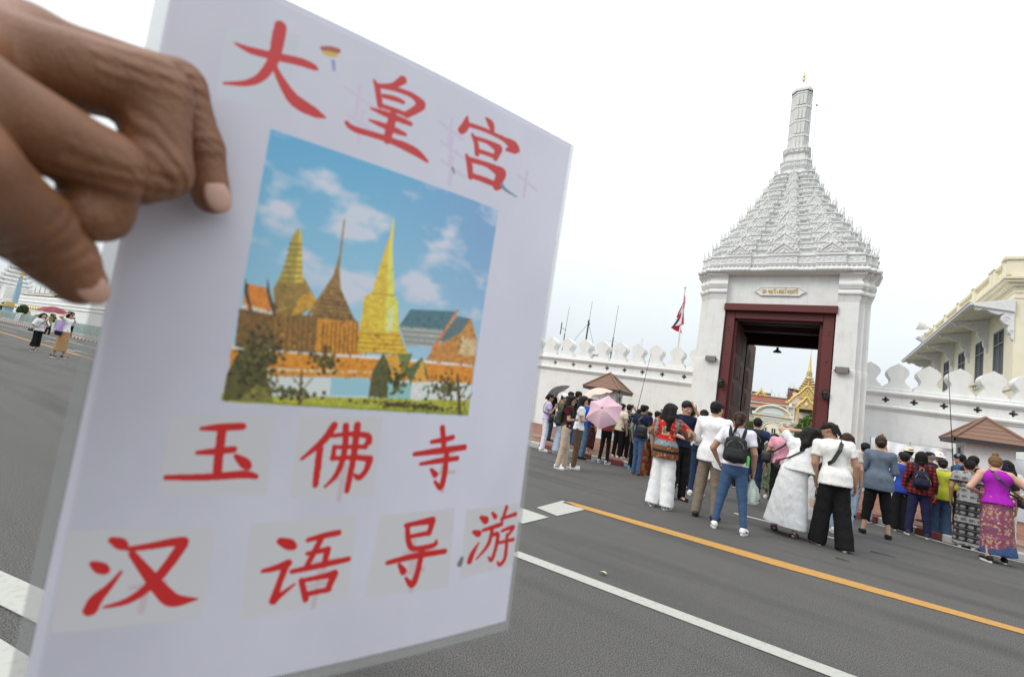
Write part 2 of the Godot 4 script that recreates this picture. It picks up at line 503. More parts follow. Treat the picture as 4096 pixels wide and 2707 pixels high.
		proto[kind] = net(up + [bone(Vector3(-0.2, -0.48, 0), Vector3(0.2, -0.48, 0), 0.5, 0.5, 0.0, 4)], 0.0085).mesh()
	var pl := PackedVector2Array()
	for i in 20:
		var a := TAU * i / 20
		var z := cos(a) * 0.128 - 0.044
		pl.append(Vector2(sin(a) * (0.038 if z > -0.03 else 0.044), z))
	var so := MB.new()
	so.slab(Vector3.ZERO, pl, Vector3.RIGHT, Vector3.BACK, Vector3.UP * 0.026)
	proto.sole = so.mesh()
	var st := MB.new()
	st.slab(Vector3.ZERO, pl, Vector3.RIGHT, Vector3.BACK, Vector3.UP * 0.016)
	for z in [-0.1, -0.06, 0.05]:
		st.tube([Vector3(-0.046, 0.012, z), Vector3(-0.03, 0.055, z), Vector3(0, 0.068, z), Vector3(0.03, 0.055, z), Vector3(0.046, 0.012, z)], [0.008], 6)
	proto.sandal = st.mesh()
	# hats in the head's frame
	var cp := MB.new()
	var rows := []
	for q in [[0.099, 0.04], [0.099, 0.06], [0.094, 0.09], [0.078, 0.118], [0.045, 0.136], [0.012, 0.142]]:
		var r := PackedVector3Array()
		for j in 20:
			var a := TAU * j / 20
			r.append(Vector3(cos(a) * q[0] * 0.92, q[1], sin(a) * q[0] * 1.08 + 0.005))
		rows.append(r)
	cp.grid(rows, true, true); cp.cap(rows[-1])
	var bill := PackedVector2Array()
	for i in 11:
		var a := PI * i / 10
		bill.append(Vector2(cos(a) * 0.076, -0.085 - sin(a) * 0.085))
	bill.append(Vector2(-0.06, -0.06)); bill.append(Vector2(0.06, -0.06))
	cp.slab(Vector3(0, 0.045, 0), bill, Vector3.RIGHT, Vector3(0, 0.12, 1).normalized(), Vector3.UP * 0.006)
	proto.cap = cp.mesh()
	var bh := MB.new()
	bh.lathe(Vector3(0, 0, 0.005), [[0.19, 0.035], [0.195, 0.04], [0.15, 0.052], [0.1, 0.058], [0.098, 0.1], [0.085, 0.13], [0.05, 0.142], [0.0, 0.14]], 22)
	proto.brim = bh.mesh()
	var bk := MB.new()
	bk.lathe(Vector3(0, 0, 0.005), [[0.135, 0.02], [0.137, 0.026], [0.102, 0.06], [0.099, 0.1], [0.085, 0.135], [0.05, 0.146], [0.0, 0.146]], 20)
	proto.bucket = bk.mesh()
	var ph := MB.new()
	ph.lathe(Vector3(0, 0, 0.0), [[0.165, 0.03], [0.167, 0.036], [0.125, 0.065], [0.112, 0.075], [0.108, 0.11], [0.085, 0.15], [0.04, 0.172], [0.0, 0.175]], 22)
	proto.pith = ph.mesh()
	var sp := MB.new()
	sp.lathe(Vector3(0, 0.17, 0), [[0.022, 0.0], [0.014, 0.015], [0.01, 0.05], [0.0, 0.085]], 8)
	sp.lathe(Vector3(0, 0, 0), [[0.113, 0.072], [0.116, 0.078], [0.111, 0.088]], 20)
	ball(sp, Vector3(0, 0.115, -0.103), Vector3(0.022, 0.03, 0.01))
	proto.pith_trim = sp.mesh()
	var gl := MB.new()
	for s in [-1, 1]:
		gl.cbox(Vector3(s * 0.033, 0.006, -0.1), Vector3(0.05, 0.036, 0.008), 0.003)
		gl.bar(Vector3(s * 0.06, 0.012, -0.097), Vector3(s * 0.082, 0.012, 0.01), 0.003)
	gl.bar(Vector3(-0.012, 0.012, -0.102), Vector3(0.012, 0.012, -0.102), 0.003)
	proto.glasses = gl.mesh()

const ARMS := {
	"down": [Vector3(0.225, 1.13, 0.02), Vector3(0.235, 0.885, -0.05), "hand"],
	"hold": [Vector3(0.225, 1.13, 0.02), Vector3(0.235, 0.885, -0.05), "grip"],
	"fold": [Vector3(0.2, 1.13, -0.05), Vector3(0.03, 1.14, -0.155), "grip"],
	"phone": [Vector3(0.2, 1.17, -0.16), Vector3(0.08, 1.40, -0.33), "grip"],
	"raise": [Vector3(0.27, 1.47, -0.2), Vector3(0.22, 1.70, -0.3), "grip"],
	"hip": [Vector3(0.37, 1.16, 0.08), Vector3(0.19, 1.0, 0.0), "hand"],
	"front": [Vector3(0.22, 1.12, -0.02), Vector3(0.07, 1.06, -0.23), "grip"],
	"strap": [Vector3(0.22, 1.14, -0.06), Vector3(0.1, 1.30, -0.18), "grip"],
	"brow": [Vector3(0.27, 1.34, -0.2), Vector3(0.09, 1.565, -0.17), "hand"],
	"head": [Vector3(0.43, 1.5, -0.06), Vector3(0.16, 1.66, -0.05), "hand"],
}
# d: l label, at, h, yaw, skin, hair, hc, top, bot, shoe, L, R, lean (side, back), turn (head yaw, pitch, roll), fat, legs, cell, stance, step, hat, glasses
func person(d: Dictionary) -> Node3D:
	var root := thing("person", d.l, "person", d.at, deg_to_rad(d.get("yaw", 0.0)), d.get("group", ""))
	var s: float = d.h / 1.7
	var cell: float = d.get("cell", 0.018)
	var fat: float = d.get("fat", 1.0)
	var male: bool = d.get("male", false)
	var skin: Color = d.get("skin", Color(0.40, 0.23, 0.15))
	var legs: bool = d.get("legs", true)
	var bare: bool = not d.has("bot") or d.bot[0] in ["skirt", "sarong", "crop"]
	var lean: Vector2 = d.get("lean", Vector2.ZERO)
	var piv := Vector3(0, 0.93, 0)
	var tb := Basis.from_euler(Vector3(lean.y, 0, -lean.x))
	var T := func(p: Vector3) -> Vector3: return (piv + tb * (p - piv)) * s
	var sw := (0.185 if male else 0.158) * (0.6 + 0.4 * fat)
	var fwd := tb.z
	var sh := [T.call(Vector3(-sw, 1.395, 0)), T.call(Vector3(sw, 1.395, 0))]
	var arms := []
	for i in 2:
		var sd := -1.0 if i == 0 else 1.0
		var pre = d.get("L" if i == 0 else "R", "down")
		var a: Array = ARMS[pre] if pre is String else pre
		var off := (sw - 0.17) * 0.8 + (fat - 1.0) * 0.12
		var e: Vector3 = a[0]
		var w: Vector3 = a[1]
		arms.append([T.call(Vector3(sd * (e.x + off), e.y, e.z)), T.call(Vector3(sd * (w.x + off * 0.7), w.y, w.z)), a[2] if a.size() > 2 else "hand"])
	var st: float = d.get("stance", 0.1)
	var step: float = d.get("step", 0.0)
	var hip := []
	var knee := []
	var ank := []
	for i in 2:
		var sd := -1.0 if i == 0 else 1.0
		hip.append(Vector3(sd * 0.076, 0.90, 0) * s)
		ank.append(Vector3(sd * st, 0.085, sd * step) * s)
		knee.append((hip[i] * 0.5 + ank[i] * 0.5) + Vector3(0, 0.0, -0.02 - absf(step) * 0.12) * s)
	# skin
	var b := []
	b.append(bone(T.call(Vector3(-0.08, 1.36, 0)), T.call(Vector3(0.08, 1.36, 0)), 0.085 * s, 0.085 * s, 0.04 * s, 0, fwd, 1.3))
	b.append(bone(T.call(Vector3(0, 1.34, 0)), T.call(Vector3(0, 0.98, 0)), 0.105 * s, 0.105 * s, 0.05 * s, 0, fwd, 1.3))
	b.append(bone(T.call(Vector3(0, 1.38, 0.01)), T.call(Vector3(0, 1.5, -0.005)), 0.06 * s, 0.05 * s, 0.05 * s))
	for i in 2:
		b.append(bone(T.call(Vector3((i * 2 - 1) * 0.06, 1.425, 0.005)), sh[i], 0.05 * s, 0.056 * s * fat, 0.04 * s))
		b.append(bone(sh[i], arms[i][0], 0.05 * s * fat, 0.039 * s * fat, 0.015 * s))
		b.append(bone(arms[i][0], arms[i][1], 0.039 * s * fat, 0.0265 * s, 0.012 * s))
		if legs:
			var cov := 0.6 if not bare else 0.8
			var cal := 0.62 if not bare else (0.78 if d.has("bot") and d.bot[0] == "crop" else 1.0)
			b.append(bone(hip[i], knee[i], 0.072 * s * cov, 0.052 * s * cal, 0.02 * s))
			b.append(bone(knee[i], knee[i].lerp(ank[i], 0.35) + Vector3(0, 0, 0.012) * s, 0.05 * s * cal, 0.053 * s * cal, 0.02 * s))
			b.append(bone(knee[i].lerp(ank[i], 0.35) + Vector3(0, 0, 0.012) * s, ank[i], 0.053 * s * cal, 0.032 * s, 0.02 * s))
			b.append(bone(ank[i] + Vector3(0, -0.045, 0.03) * s, ank[i] + Vector3(0, -0.05, -0.13) * s, 0.03 * s, 0.026 * s, 0.015 * s))
	var body := net(b, minf(cell, 0.016), 0.0, 1.0, skin)
	var trn: Vector3 = d.get("turn", Vector3.ZERO)
	var hb := (tb if not d.get("level", true) else Basis()) * Basis.from_euler(Vector3(deg_to_rad(trn.y), deg_to_rad(trn.x), deg_to_rad(trn.z)), EULER_ORDER_YXZ)
	var nk: Vector3 = T.call(Vector3(0, 1.45, 0.0))
	var hs := s * 1.0
	var hx := Transform3D(hb * Basis.from_scale(Vector3.ONE * hs), nk + hb * Vector3(0, 0.135, -0.018) * s)
	add_skin(body, proto.head, hx, skin)
	for i in 2:
		var dir: Vector3 = (arms[i][1] - arms[i][0]).normalized()
		var zz := Vector3.BACK
		zz = (zz - dir * zz.dot(dir))
		if zz.length() < 0.3: zz = Vector3.UP - dir * dir.y
		zz = zz.normalized()
		var yy := -dir
		var xx := yy.cross(zz)
		add_skin(body, proto[arms[i][2]], Transform3D(Basis(xx * (s if i == 1 else -s), yy * s, zz * s), arms[i][1]), skin)
	put(body, "body", skin_mat, root)
	# trousers or skirt
	var bot = d.get("bot", null)
	if legs and bot:
		var kind: String = bot[0]
		var q := []
		var k := 0.02 * s
		var pel := 0.148 * s * (0.4 + 0.6 * fat) * (1.0 if male else 1.04)
		q.append(bone(Vector3(0, 1.03, 0) * s, Vector3(0, 0.9, 0.005) * s, pel * 0.93, pel, 0.04 * s, 2, Vector3.BACK, 1.28))
		if kind in ["skirt", "sarong"]:
			var hem: float = bot[2] if bot.size() > 2 else 0.12
			q.append(bone(Vector3(0, 0.95, 0) * s, Vector3(0, 0.62, 0) * s, pel, pel * 1.16, 0.03 * s, 0, Vector3.BACK, 1.2))
			q.append(bone(Vector3(0, 0.66, 0) * s, Vector3(0.02 * (1.0 if kind == "sarong" else 0.0), hem, 0) * s, pel * 1.12, pel * (1.25 if kind == "sarong" else 1.32), 0.03 * s, 1, Vector3.BACK, 1.15))
		else:
			var r: Array = {"slim": [0.088, 0.06, 0.06, 0.046], "pants": [0.088, 0.072, 0.07, 0.063], "wide": [0.092, 0.094, 0.098, 0.112], "crop": [0.09, 0.076, 0.072, 0.066], "flare": [0.086, 0.07, 0.08, 0.105]}[kind]
			var en: float = bot[2] if bot.size() > 2 else (0.22 if kind == "crop" else 0.045)
			for i in 2:
				var f := clampf((knee[i].y - en * s) / (knee[i].y - ank[i].y), 0.1, 1.3)
				q.append(bone(hip[i], knee[i], r[0] * s * fat, r[1] * s * fat, k))
				q.append(bone(knee[i], knee[i].lerp(ank[i], f), r[2] * s * (0.5 + 0.5 * fat), r[3] * s, k, 1))
		put(net(q, cell, 0.0045, 26.0), "skirt" if kind in ["skirt", "sarong"] else "trousers", bot[1], root)
	# top
	var top = d.get("top", null)
	if top:
		var kind: String = top[0]
		var q := []
		var k := 0.035 * s
		var ch := (0.125 if male else 0.112) * s * (0.3 + 0.7 * fat)
		var hemy: float = top[2] if top.size() > 2 else 0.86
		var hemr: float = (0.166 if male else 0.172) * s * (0.3 + 0.7 * fat) * (top[3] if top.size() > 3 else 1.0)
		q.append(bone(T.call(Vector3(-0.075, 1.335, 0)), T.call(Vector3(0.075, 1.335, 0)), ch, ch, k, 0, fwd, 1.12))
		q.append(bone(T.call(Vector3(0, 1.32, 0)), T.call(Vector3(0, 1.08, 0)), ch * 1.22, (0.128 if male else 0.118) * s * (0.2 + 0.8 * fat), k, 0, fwd, 1.25))
		q.append(bone(T.call(Vector3(0, 1.1, 0)), T.call(Vector3(0, maxf(hemy, 0.86), 0)), (0.13 if male else 0.12) * s * (0.2 + 0.8 * fat), hemr, k, 1, fwd, 1.22))
		if hemy < 0.86:
			q.append(bone(T.call(Vector3(0, 0.95, 0)), Vector3(0, hemy, 0) * s, hemr, hemr * (1.04 + 0.75 * (0.86 - hemy) * (1.0 if kind == "dress" else 0.25)), k, 1, Vector3.BACK, 1.18))
		var n := 2 if kind != "tank" else 0
		if kind != "tank":
			q.append(bone(T.call(Vector3(-0.05, 1.41, 0.008)), T.call(Vector3(0.05, 1.41, 0.008)), 0.064 * s, 0.064 * s, 0.03 * s))
		else:
			for i in 2: q.append(bone(T.call(Vector3((i * 2 - 1) * 0.085, 1.31, 0)), T.call(Vector3((i * 2 - 1) * 0.075, 1.45, 0.005)), 0.07 * s, 0.062 * s, 0.03 * s, 1))
		for i in n:
			var slv: float = {"tee": 0.62, "tunic": 0.95, "dress": 0.75, "polo": 0.6}.get(kind, 1.0)
			q.append(bone(T.call(Vector3((i * 2 - 1) * 0.06, 1.405, 0.004)), sh[i], 0.062 * s, 0.06 * s * fat, 0.03 * s))
			var w1: float = {"tunic": 0.085, "dress": 0.072, "long": 0.052}.get(kind, 0.061)
			q.append(bone(sh[i], sh[i].lerp(arms[i][0], slv), 0.061 * s * fat, w1 * s * fat, 0.02 * s, 1 if kind != "long" else 0))
			if kind == "long":
				q.append(bone(arms[i][0], arms[i][0].lerp(arms[i][1], top[4] if top.size() > 4 else 0.95), 0.052 * s * fat, 0.042 * s, 0.02 * s, 1))
		put(net(q, cell, 0.005, 24.0), "dress" if kind == "dress" else "top", top[1], root)
	# shoes
	if legs and d.has("shoe"):
		for i in 2:
			var sx := Transform3D(Basis.from_euler(Vector3(0, (-0.18 if i == 1 else 0.18), 0)) * Basis.from_scale(Vector3.ONE * s * 1.02), Vector3(ank[i].x, 0.0, ank[i].z))
			var o := share(proto[d.shoe[0]], "shoe", root, d.shoe[1], sx)
			if d.shoe[0] != "sandal":
				share(proto.sole, "sole", o, d.shoe[2] if d.shoe.size() > 2 else M.white_rubber)
	if d.get("hair", "") != "":
		share(proto["hair_" + d.hair], "hair", root, hair_mats[d.get("hc", "black")], hx)
	if d.has("hat"):
		var hm := share(proto[d.hat[0]], "helmet" if d.hat[0] == "pith" else "hat", root, d.hat[1], hx * Transform3D(Basis.from_euler(Vector3(0, deg_to_rad(d.hat[2]) if d.hat.size() > 2 else 0.0, 0)), Vector3.ZERO))
		if d.hat[0] == "pith": share(proto.pith_trim, "badge", hm, M.gold)
	if d.get("glasses", false): share(proto.glasses, "sunglasses", root, M.black_gloss, hx)
	# where things hang on this body, for whoever carries something
	
	if d.has("wrap"):
		# a loose shawl over the shoulders
		var q := [bone(T.call(Vector3(-0.13, 1.37, 0.0)), T.call(Vector3(0.13, 1.37, 0.0)), 0.1 * s, 0.1 * s, 0.04 * s, 0, fwd, 1.1), bone(T.call(Vector3(0.0, 1.38, 0.01)), T.call(Vector3(0.07, 1.0, 0.02)), 0.15 * s, 0.25 * s, 0.05 * s, 1, fwd, 1.35)]
		put(net(q, cell, 0.007, 22.0), "shawl", d.wrap, root)
	root.rotation.z = deg_to_rad(d.get("tilt", 0.0))
	spots[d.get("id", "")] = {"x": root.transform, "s": s, "T": T, "sh": sh, "arms": arms, "tb": tb, "ch": (0.125 if male else 0.112) * s * fat}
	return root
var spots := {}
# ---- the street ---------------------------------------------------------
var M := {}
func sheet(pl: PackedVector2Array, y: float, thick := 0.004) -> MB:
	# a thin plate over the ground; points are x, z
	var m := MB.new()
	m.slab(Vector3(0, y, 0), pl, Vector3.RIGHT, Vector3.BACK, Vector3.UP * thick)
	return m
func pv(a: Array) -> PackedVector2Array:
	var p := PackedVector2Array()
	for i in range(0, a.size(), 2): p.append(Vector2(a[i], a[i + 1]))
	return p
const KERB_L := [-160.0, -12.7, -60.0, -12.6, -20.0, -12.4, -6.4, -12.1, -4.8, -12.05, -4.0, -12.35, -3.5, -12.85, -3.25, -13.5, -3.2, -14.6]
const KERB_R := [0.75, -14.6, 0.8, -13.5, 1.0, -12.95, 1.45, -12.75, 2.0, -12.45, 2.7, -12.12, 3.6, -12.05, 14.0, -12.2]
func street() -> void:
	var g := MB.new()
	g.box(Vector3(-40, -0.25, -40), Vector3(900, 0.5, 900))
	setting(put(g, "road", M.asphalt))
	# pavements either side of the driveway through the gate
	for side in [0, 1]:
		var k := pv(KERB_L if side == 0 else KERB_R)
		var pl := PackedVector2Array()
		for p in k: pl.append(p)
		if side == 0: pl.append(Vector2(-3.2, -22.55)); pl.append(Vector2(-160, -22.55))
		else: pl.append(Vector2(14, -22.55)); pl.append(Vector2(0.75, -22.55))
		var pave := put(sheet(pl, 0.0, 0.112), "pavement", M.mortar) as MeshInstance3D
		setting(pave)
		# pavers: near ones piece by piece, the far ones joined
		var rest := MB.new()
		var n := 0
		var inner := Geometry2D.offset_polygon(pl, -0.16)[0]
		var box := [MB.new(), MB.new(), MB.new()]
		var meshes := []
		for v in 3:
			box[v].cbox(Vector3(0, 0, 0), Vector3(0.29, 0.03, 0.29), 0.006)
			meshes.append(box[v].mesh(M.paver[v]))
		var x0 := -13.0 if side == 0 else 0.9
		var x1 := -3.2 if side == 0 else 8.5
		for iz in range(0, 34):
			for ix in range(0, int((x1 - x0) / 0.3)):
				var c := Vector2(x0 + (ix + 0.5) * 0.3, -12.2 - (iz + 0.5) * 0.3)
				if not Geometry2D.is_point_in_polygon(c, inner): continue
				var tn := rng.randi() % 3
				var o := Vector3(c.x, 0.117 + rng.randf() * 0.004, c.y)
				if n < 150 and iz < 15 and (c.x > 2.6 or (c.x < -4.0 and c.x > -8.5)):
					n += 1
					share(meshes[tn], "paver", pave, null, Transform3D(Basis(), o))
				else:
					rest.col = [Color(1, 1, 1), Color(0.82, 0.74, 0.7), Color(1.12, 0.92, 0.85)][tn]
					rest.cbox(o, Vector3(0.29, 0.03, 0.29), 0.006)
		var ro := put(rest, "paving", M.paver_all, pave)
		ro.set_meta("kind", "stuff")
		# kerbstones, red and white in turn
		var kb := thing("kerb", ["red and white kerb along the pavement left of the gate", "red and white kerb below the pavement right of the gate"][side], "kerb")
		var run := 0.0
		var stones := 0
		var far := [MB.new(), MB.new()]
		for i in k.size() - 1:
			var a := k[i]
			var b := k[i + 1]
			var ln := a.distance_to(b)
			var cnt := maxi(1, int(round(ln / 0.5)))
			for j in cnt:
				var p0 := a.lerp(b, float(j) / cnt)
				var p1 := a.lerp(b, (j + 1.0) / cnt)
				var d := (p1 - p0).normalized()
				var ctr := (p0 + p1) * 0.5
				var bs := Basis(Vector3(d.x, 0, d.y), Vector3.UP, Vector3(d.x, 0, d.y).cross(Vector3.UP))
				var odd := int(round(run / 0.62)) % 2
				run += p0.distance_to(p1)
				var hid := ctr.x < -12 and ctr.x > -48 or ctr.x < -110
				odd = stones % 2
				stones += 1
				var st: MB = far[odd] if hid else MB.new()
				st.cbox(Vector3(ctr.x, 0.062, ctr.y), Vector3(p0.distance_to(p1) - 0.012, 0.148, 0.17), 0.018, bs)
				if not hid: put(st, "kerbstone", M.kerb_red if odd else M.kerb_white, kb)
		for v in 2:
			if far[v].v.size():
				put(far[v], "kerb_run", M.kerb_red if v else M.kerb_white, kb).set_meta("kind", "stuff")
	# painted markings
	var y := 0.004
	setting(put(sheet(pv([-2.74, -6.14, -2.68, -6.22, 2.0, -6.52, 14, -7.34, 14, -7.17, 2.0, -6.35, -0.15, -6.09, -2.72, -6.02]), y), "yellow_line", M.yellow))
	setting(put(sheet(pv([-46, -6.3, -46, -6.48, -9, -6.35, -9, -6.2]), y), "yellow_line", M.yellow))
	setting(put(sheet(pv([-2.02, -3.70, 12, -4.30, 12, -4.14, -2.02, -3.56]), y), "white_line", M.road_white))
	for b in [[-2.75, -5.34, -2.78, -6.16, -2.38, -6.0, -2.42, -5.26], [-3.2, -4.2, -3.2, -5.1, -2.44, -5.08, -2.46, -4.52], [-3.6, -3.2, -3.6, -4.0, -2.6, -4.0, -2.6, -3.4], [-3.2, -2.1, -3.3, -2.7, -2.3, -2.75, -2.3, -2.2], [-4.6, -0.27, -4.6, -0.43, -1.9, -1.22, -1.9, -1.03], [-4.2, 0.0, -4.2, -0.31, -1.6, -0.93, -1.6, -0.6]]:
		setting(put(sheet(pv(b), y), "crossing_bar", M.road_white))
	for b in [[-0.9, -9.0, -0.9, -9.12, 0.6, -9.16, 0.6, -9.04], [-70, -9.55, -70, -9.72, -36, -9.62, -36, -9.46], [-49.4, -7.5, -49.4, -7.62, -46.3, -7.9, -46.3, -7.78], [-64, -10.7, -64, -10.86, -60, -10.9, -60, -10.76], [-37.4, -7.62, -37.4, -7.78, -35.4, -7.8, -35.4, -7.66], [-37.4, -7.5, -36.6, -7.86, -36.3, -7.86, -36.9, -7.5], [-30.2, -6.72, -30.2, -6.82, -28.6, -6.92, -28.6, -6.8], [-30, -7.12, -30, -7.22, -28.2, -7.32, -28.2, -7.2], [-47, -10.56, -47, -10.68, -44.5, -10.66, -44.5, -10.54], [-12, -11.86, -12, -11.97, -4.6, -11.86, -4.6, -11.76], [1.4, -12.52, 2.5, -11.92, 3.3, -11.84, 14, -11.95, 14, -11.85, 3.3, -11.74, 2.46, -11.82, 1.34, -12.42]]:
		setting(put(sheet(pv(b), y), "white_line", M.road_white))
	# litter
	var lf := MB.new()
	for j in 2:
		lf.col = Color(0.55, 0.45, 0.32) if j == 0 else Color(0.75, 0.7, 0.6)
		var rows := []
		for i in 6:
			var f := i / 5.0
			var w := sin(f * PI) * 0.014 + 0.001
			var c := Vector3(-1.34 + f * 0.06, 0.008 + 0.008 * sin(f * PI) + j * 0.002, -3.93 + j * 0.015)
			rows.append(PackedVector3Array([c + Vector3(0, 0.008, -w), c, c + Vector3(0, 0.01, w)]))
		lf.grid(rows, false, true)
	tag(put(lf, "leaf", M.vcol), "curled dry leaf lying alone on the near asphalt", "leaf")
	for q in [[0.92, -8.73, 0.4, "dry twig on the asphalt behind the man with braids"], [0.45, -7.5, 0.2, "pale thin twig on the asphalt before the woman in the grey blazer"], [-19.9, -4.66, 0.5, "dark scrap on the road beside the woman in the tan skirt"]]:
		var tw := MB.new()
		tw.tube([Vector3(q[0], 0.012, q[1]), Vector3(q[0] + q[2] * 0.4, 0.02, q[1] + 0.04), Vector3(q[0] + q[2] * 0.7, 0.014, q[1] + 0.03)], [0.007, 0.006, 0.003], 5)
		tag(put(tw, numbered("twig"), M.wood_dark), q[3], "twig")

# ---- the wall with its merlons -----------------------------------------
func merlon_mesh() -> ArrayMesh:
	var half := [[0.42, 0.0], [0.42, 0.09], [0.36, 0.11], [0.36, 0.17], [0.29, 0.21], [0.225, 0.29], [0.205, 0.36], [0.225, 0.44], [0.29, 0.53], [0.33, 0.62], [0.335, 0.71], [0.30, 0.80], [0.22, 0.88], [0.10, 0.955], [0.0, 1.02]]
	var pl := PackedVector2Array()
	for p in half: pl.append(Vector2(p[0], p[1]))
	for i in range(half.size() - 2, -1, -1): pl.append(Vector2(-half[i][0], half[i][1]))
	var m := MB.new()
	m.slab(Vector3(0, 0, -0.66), pl, Vector3.RIGHT, Vector3.UP, Vector3.BACK * 0.62)
	return m.mesh(M.plaster)
func plus_cell(m: MB, x0: float, x1: float, cx: float, y0: float, y1: float, z: float, t: float) -> void:
	var cy := (y0 + y1) * 0.5
	var a := 0.11
	var b := 0.042
	var put_ := func(xa: float, xb: float, ya: float, yb: float) -> void:
		m.box(Vector3((xa + xb) / 2, (ya + yb) / 2, z - t / 2), Vector3(xb - xa, yb - ya, t))
	put_.call(x0, cx - a, y0, y1); put_.call(cx + a, x1, y0, y1)
	put_.call(cx - a, cx + a, cy + a, y1); put_.call(cx - a, cx + a, y0, cy - a)
	for sx in [-1, 1]:
		for sy in [-1, 1]:
			put_.call(minf(cx + sx * b, cx + sx * a), maxf(cx + sx * b, cx + sx * a), minf(cy + sy * b, cy + sy * a), maxf(cy + sy * b, cy + sy * a))
func moulding(m: MB, x0: float, x1: float, prof: Array, z: float) -> void:
	# profile of [out, y] run along x, facing +z
	var rows := []
	for p in prof: rows.append(PackedVector3Array([Vector3(x1, p[1], z + p[0]), Vector3(x0, p[1], z + p[0])]))
	m.grid(rows, false, false)
func half_round(y: float, r: float, out: float) -> Array:
	var a := []
	for i in 9:
		var t := -PI / 2 + PI * i / 8
		a.append([out + cos(t) * r, y + sin(t) * r])
	return a
func walls() -> void:
	var mm := merlon_mesh()
	var z := -22.5
	for side in 2:
		var x0 := -165.0 if side == 0 else 1.72
		var x1 := -4.18 if side == 0 else 24.0
		var w := thing("palace_wall", ["long white palace wall left of the gate with onion topped merlons", "white palace wall right of the gate below the cream building"][side], "wall", Vector3((x0 + x1) / 2, 0, z))
		var m := MB.new()
		m.box(Vector3((x0 + x1) / 2, 1.62, z - 0.45), Vector3(x1 - x0, 3.24, 0.9))
		m.box(Vector3((x0 + x1) / 2, 3.62, z - 0.7), Vector3(x1 - x0, 0.77, 0.4))
		m.box(Vector3((x0 + x1) / 2, 3.955, z - 0.25), Vector3(x1 - x0, 0.1, 0.5))
		w.position = Vector3.ZERO
		put(m, "wall_body", M.plaster, w)
		m = MB.new()
		moulding(m, x0, x1, [[0.0, 3.2], [0.05, 3.205], [0.05, 3.24]] + half_round(3.335, 0.095, 0.03) + [[0.06, 3.435], [0.06, 3.455], [0.0, 3.46]], z)
		put(m, "lower_moulding", M.plaster, w)
		m = MB.new()
		moulding(m, x0, x1, [[0.0, 3.755], [0.06, 3.76], [0.06, 3.785]] + half_round(3.88, 0.095, 0.04) + [[0.08, 3.98], [0.08, 4.0], [0.03, 4.006], [0.03, 4.03], [-0.7, 4.034]], z)
		put(m, "upper_moulding", M.plaster, w)
		# band with the cross shaped holes
		var xs := []
		if side == 0: xs = [-11.84, -10.72, -9.75, -8.79, -7.85, -6.93, -5.95, -4.93]
		else: xs = [2.53, 3.36, 4.19, 5.07, 5.95, 6.85, 7.75]
		m = MB.new()
		var e0 := -12.4 if side == 0 else 1.72
		for i in xs.size():
			var e1: float = (xs[i] + xs[i + 1]) / 2 if i + 1 < xs.size() else (x1 if side == 0 else 8.2)
			plus_cell(m, e0, e1, xs[i], 3.46, 3.755, z, 0.5)
			e0 = e1
		if side == 0: m.box(Vector3((x0 - 12.4) / 2, 3.6075, z - 0.25), Vector3(-12.4 - x0, 0.295, 0.5))
		else: m.box(Vector3((x1 + 8.2) / 2, 3.6075, z - 0.25), Vector3(x1 - 8.2, 0.295, 0.5))
		put(m, "pierced_band", M.plaster, w)
		var ms := []
		if side == 0:
			ms = [-11.32, -10.23, -9.23, -8.26, -7.31, -6.4, -5.38, -4.48]
			for i in 4: ms.append(-12.32 - i)
			for i in 62: ms.append(-84.0 - i * 0.98)
		else: ms = [2.0, 2.86, 3.75, 4.59, 5.45, 6.3, 7.16, 8.02]
		for x in ms: share(mm, "merlon", w, null, Transform3D(Basis(), Vector3(x, 4.03, z)))
		if side == 0:
			var rest := MB.new()
			var one := MB.new()
			var sa := mm.surface_get_arrays(0)
			one.v = sa[Mesh.ARRAY_VERTEX]; one.n = sa[Mesh.ARRAY_NORMAL]; one.c = sa[Mesh.ARRAY_COLOR]; one.t = sa[Mesh.ARRAY_TEX_UV]
			for i in 68: rest.add(one, Transform3D(Basis(), Vector3(-16.3 - i, 4.03, z)))
			put(rest, "merlon_row", M.plaster, w).set_meta("kind", "stuff")

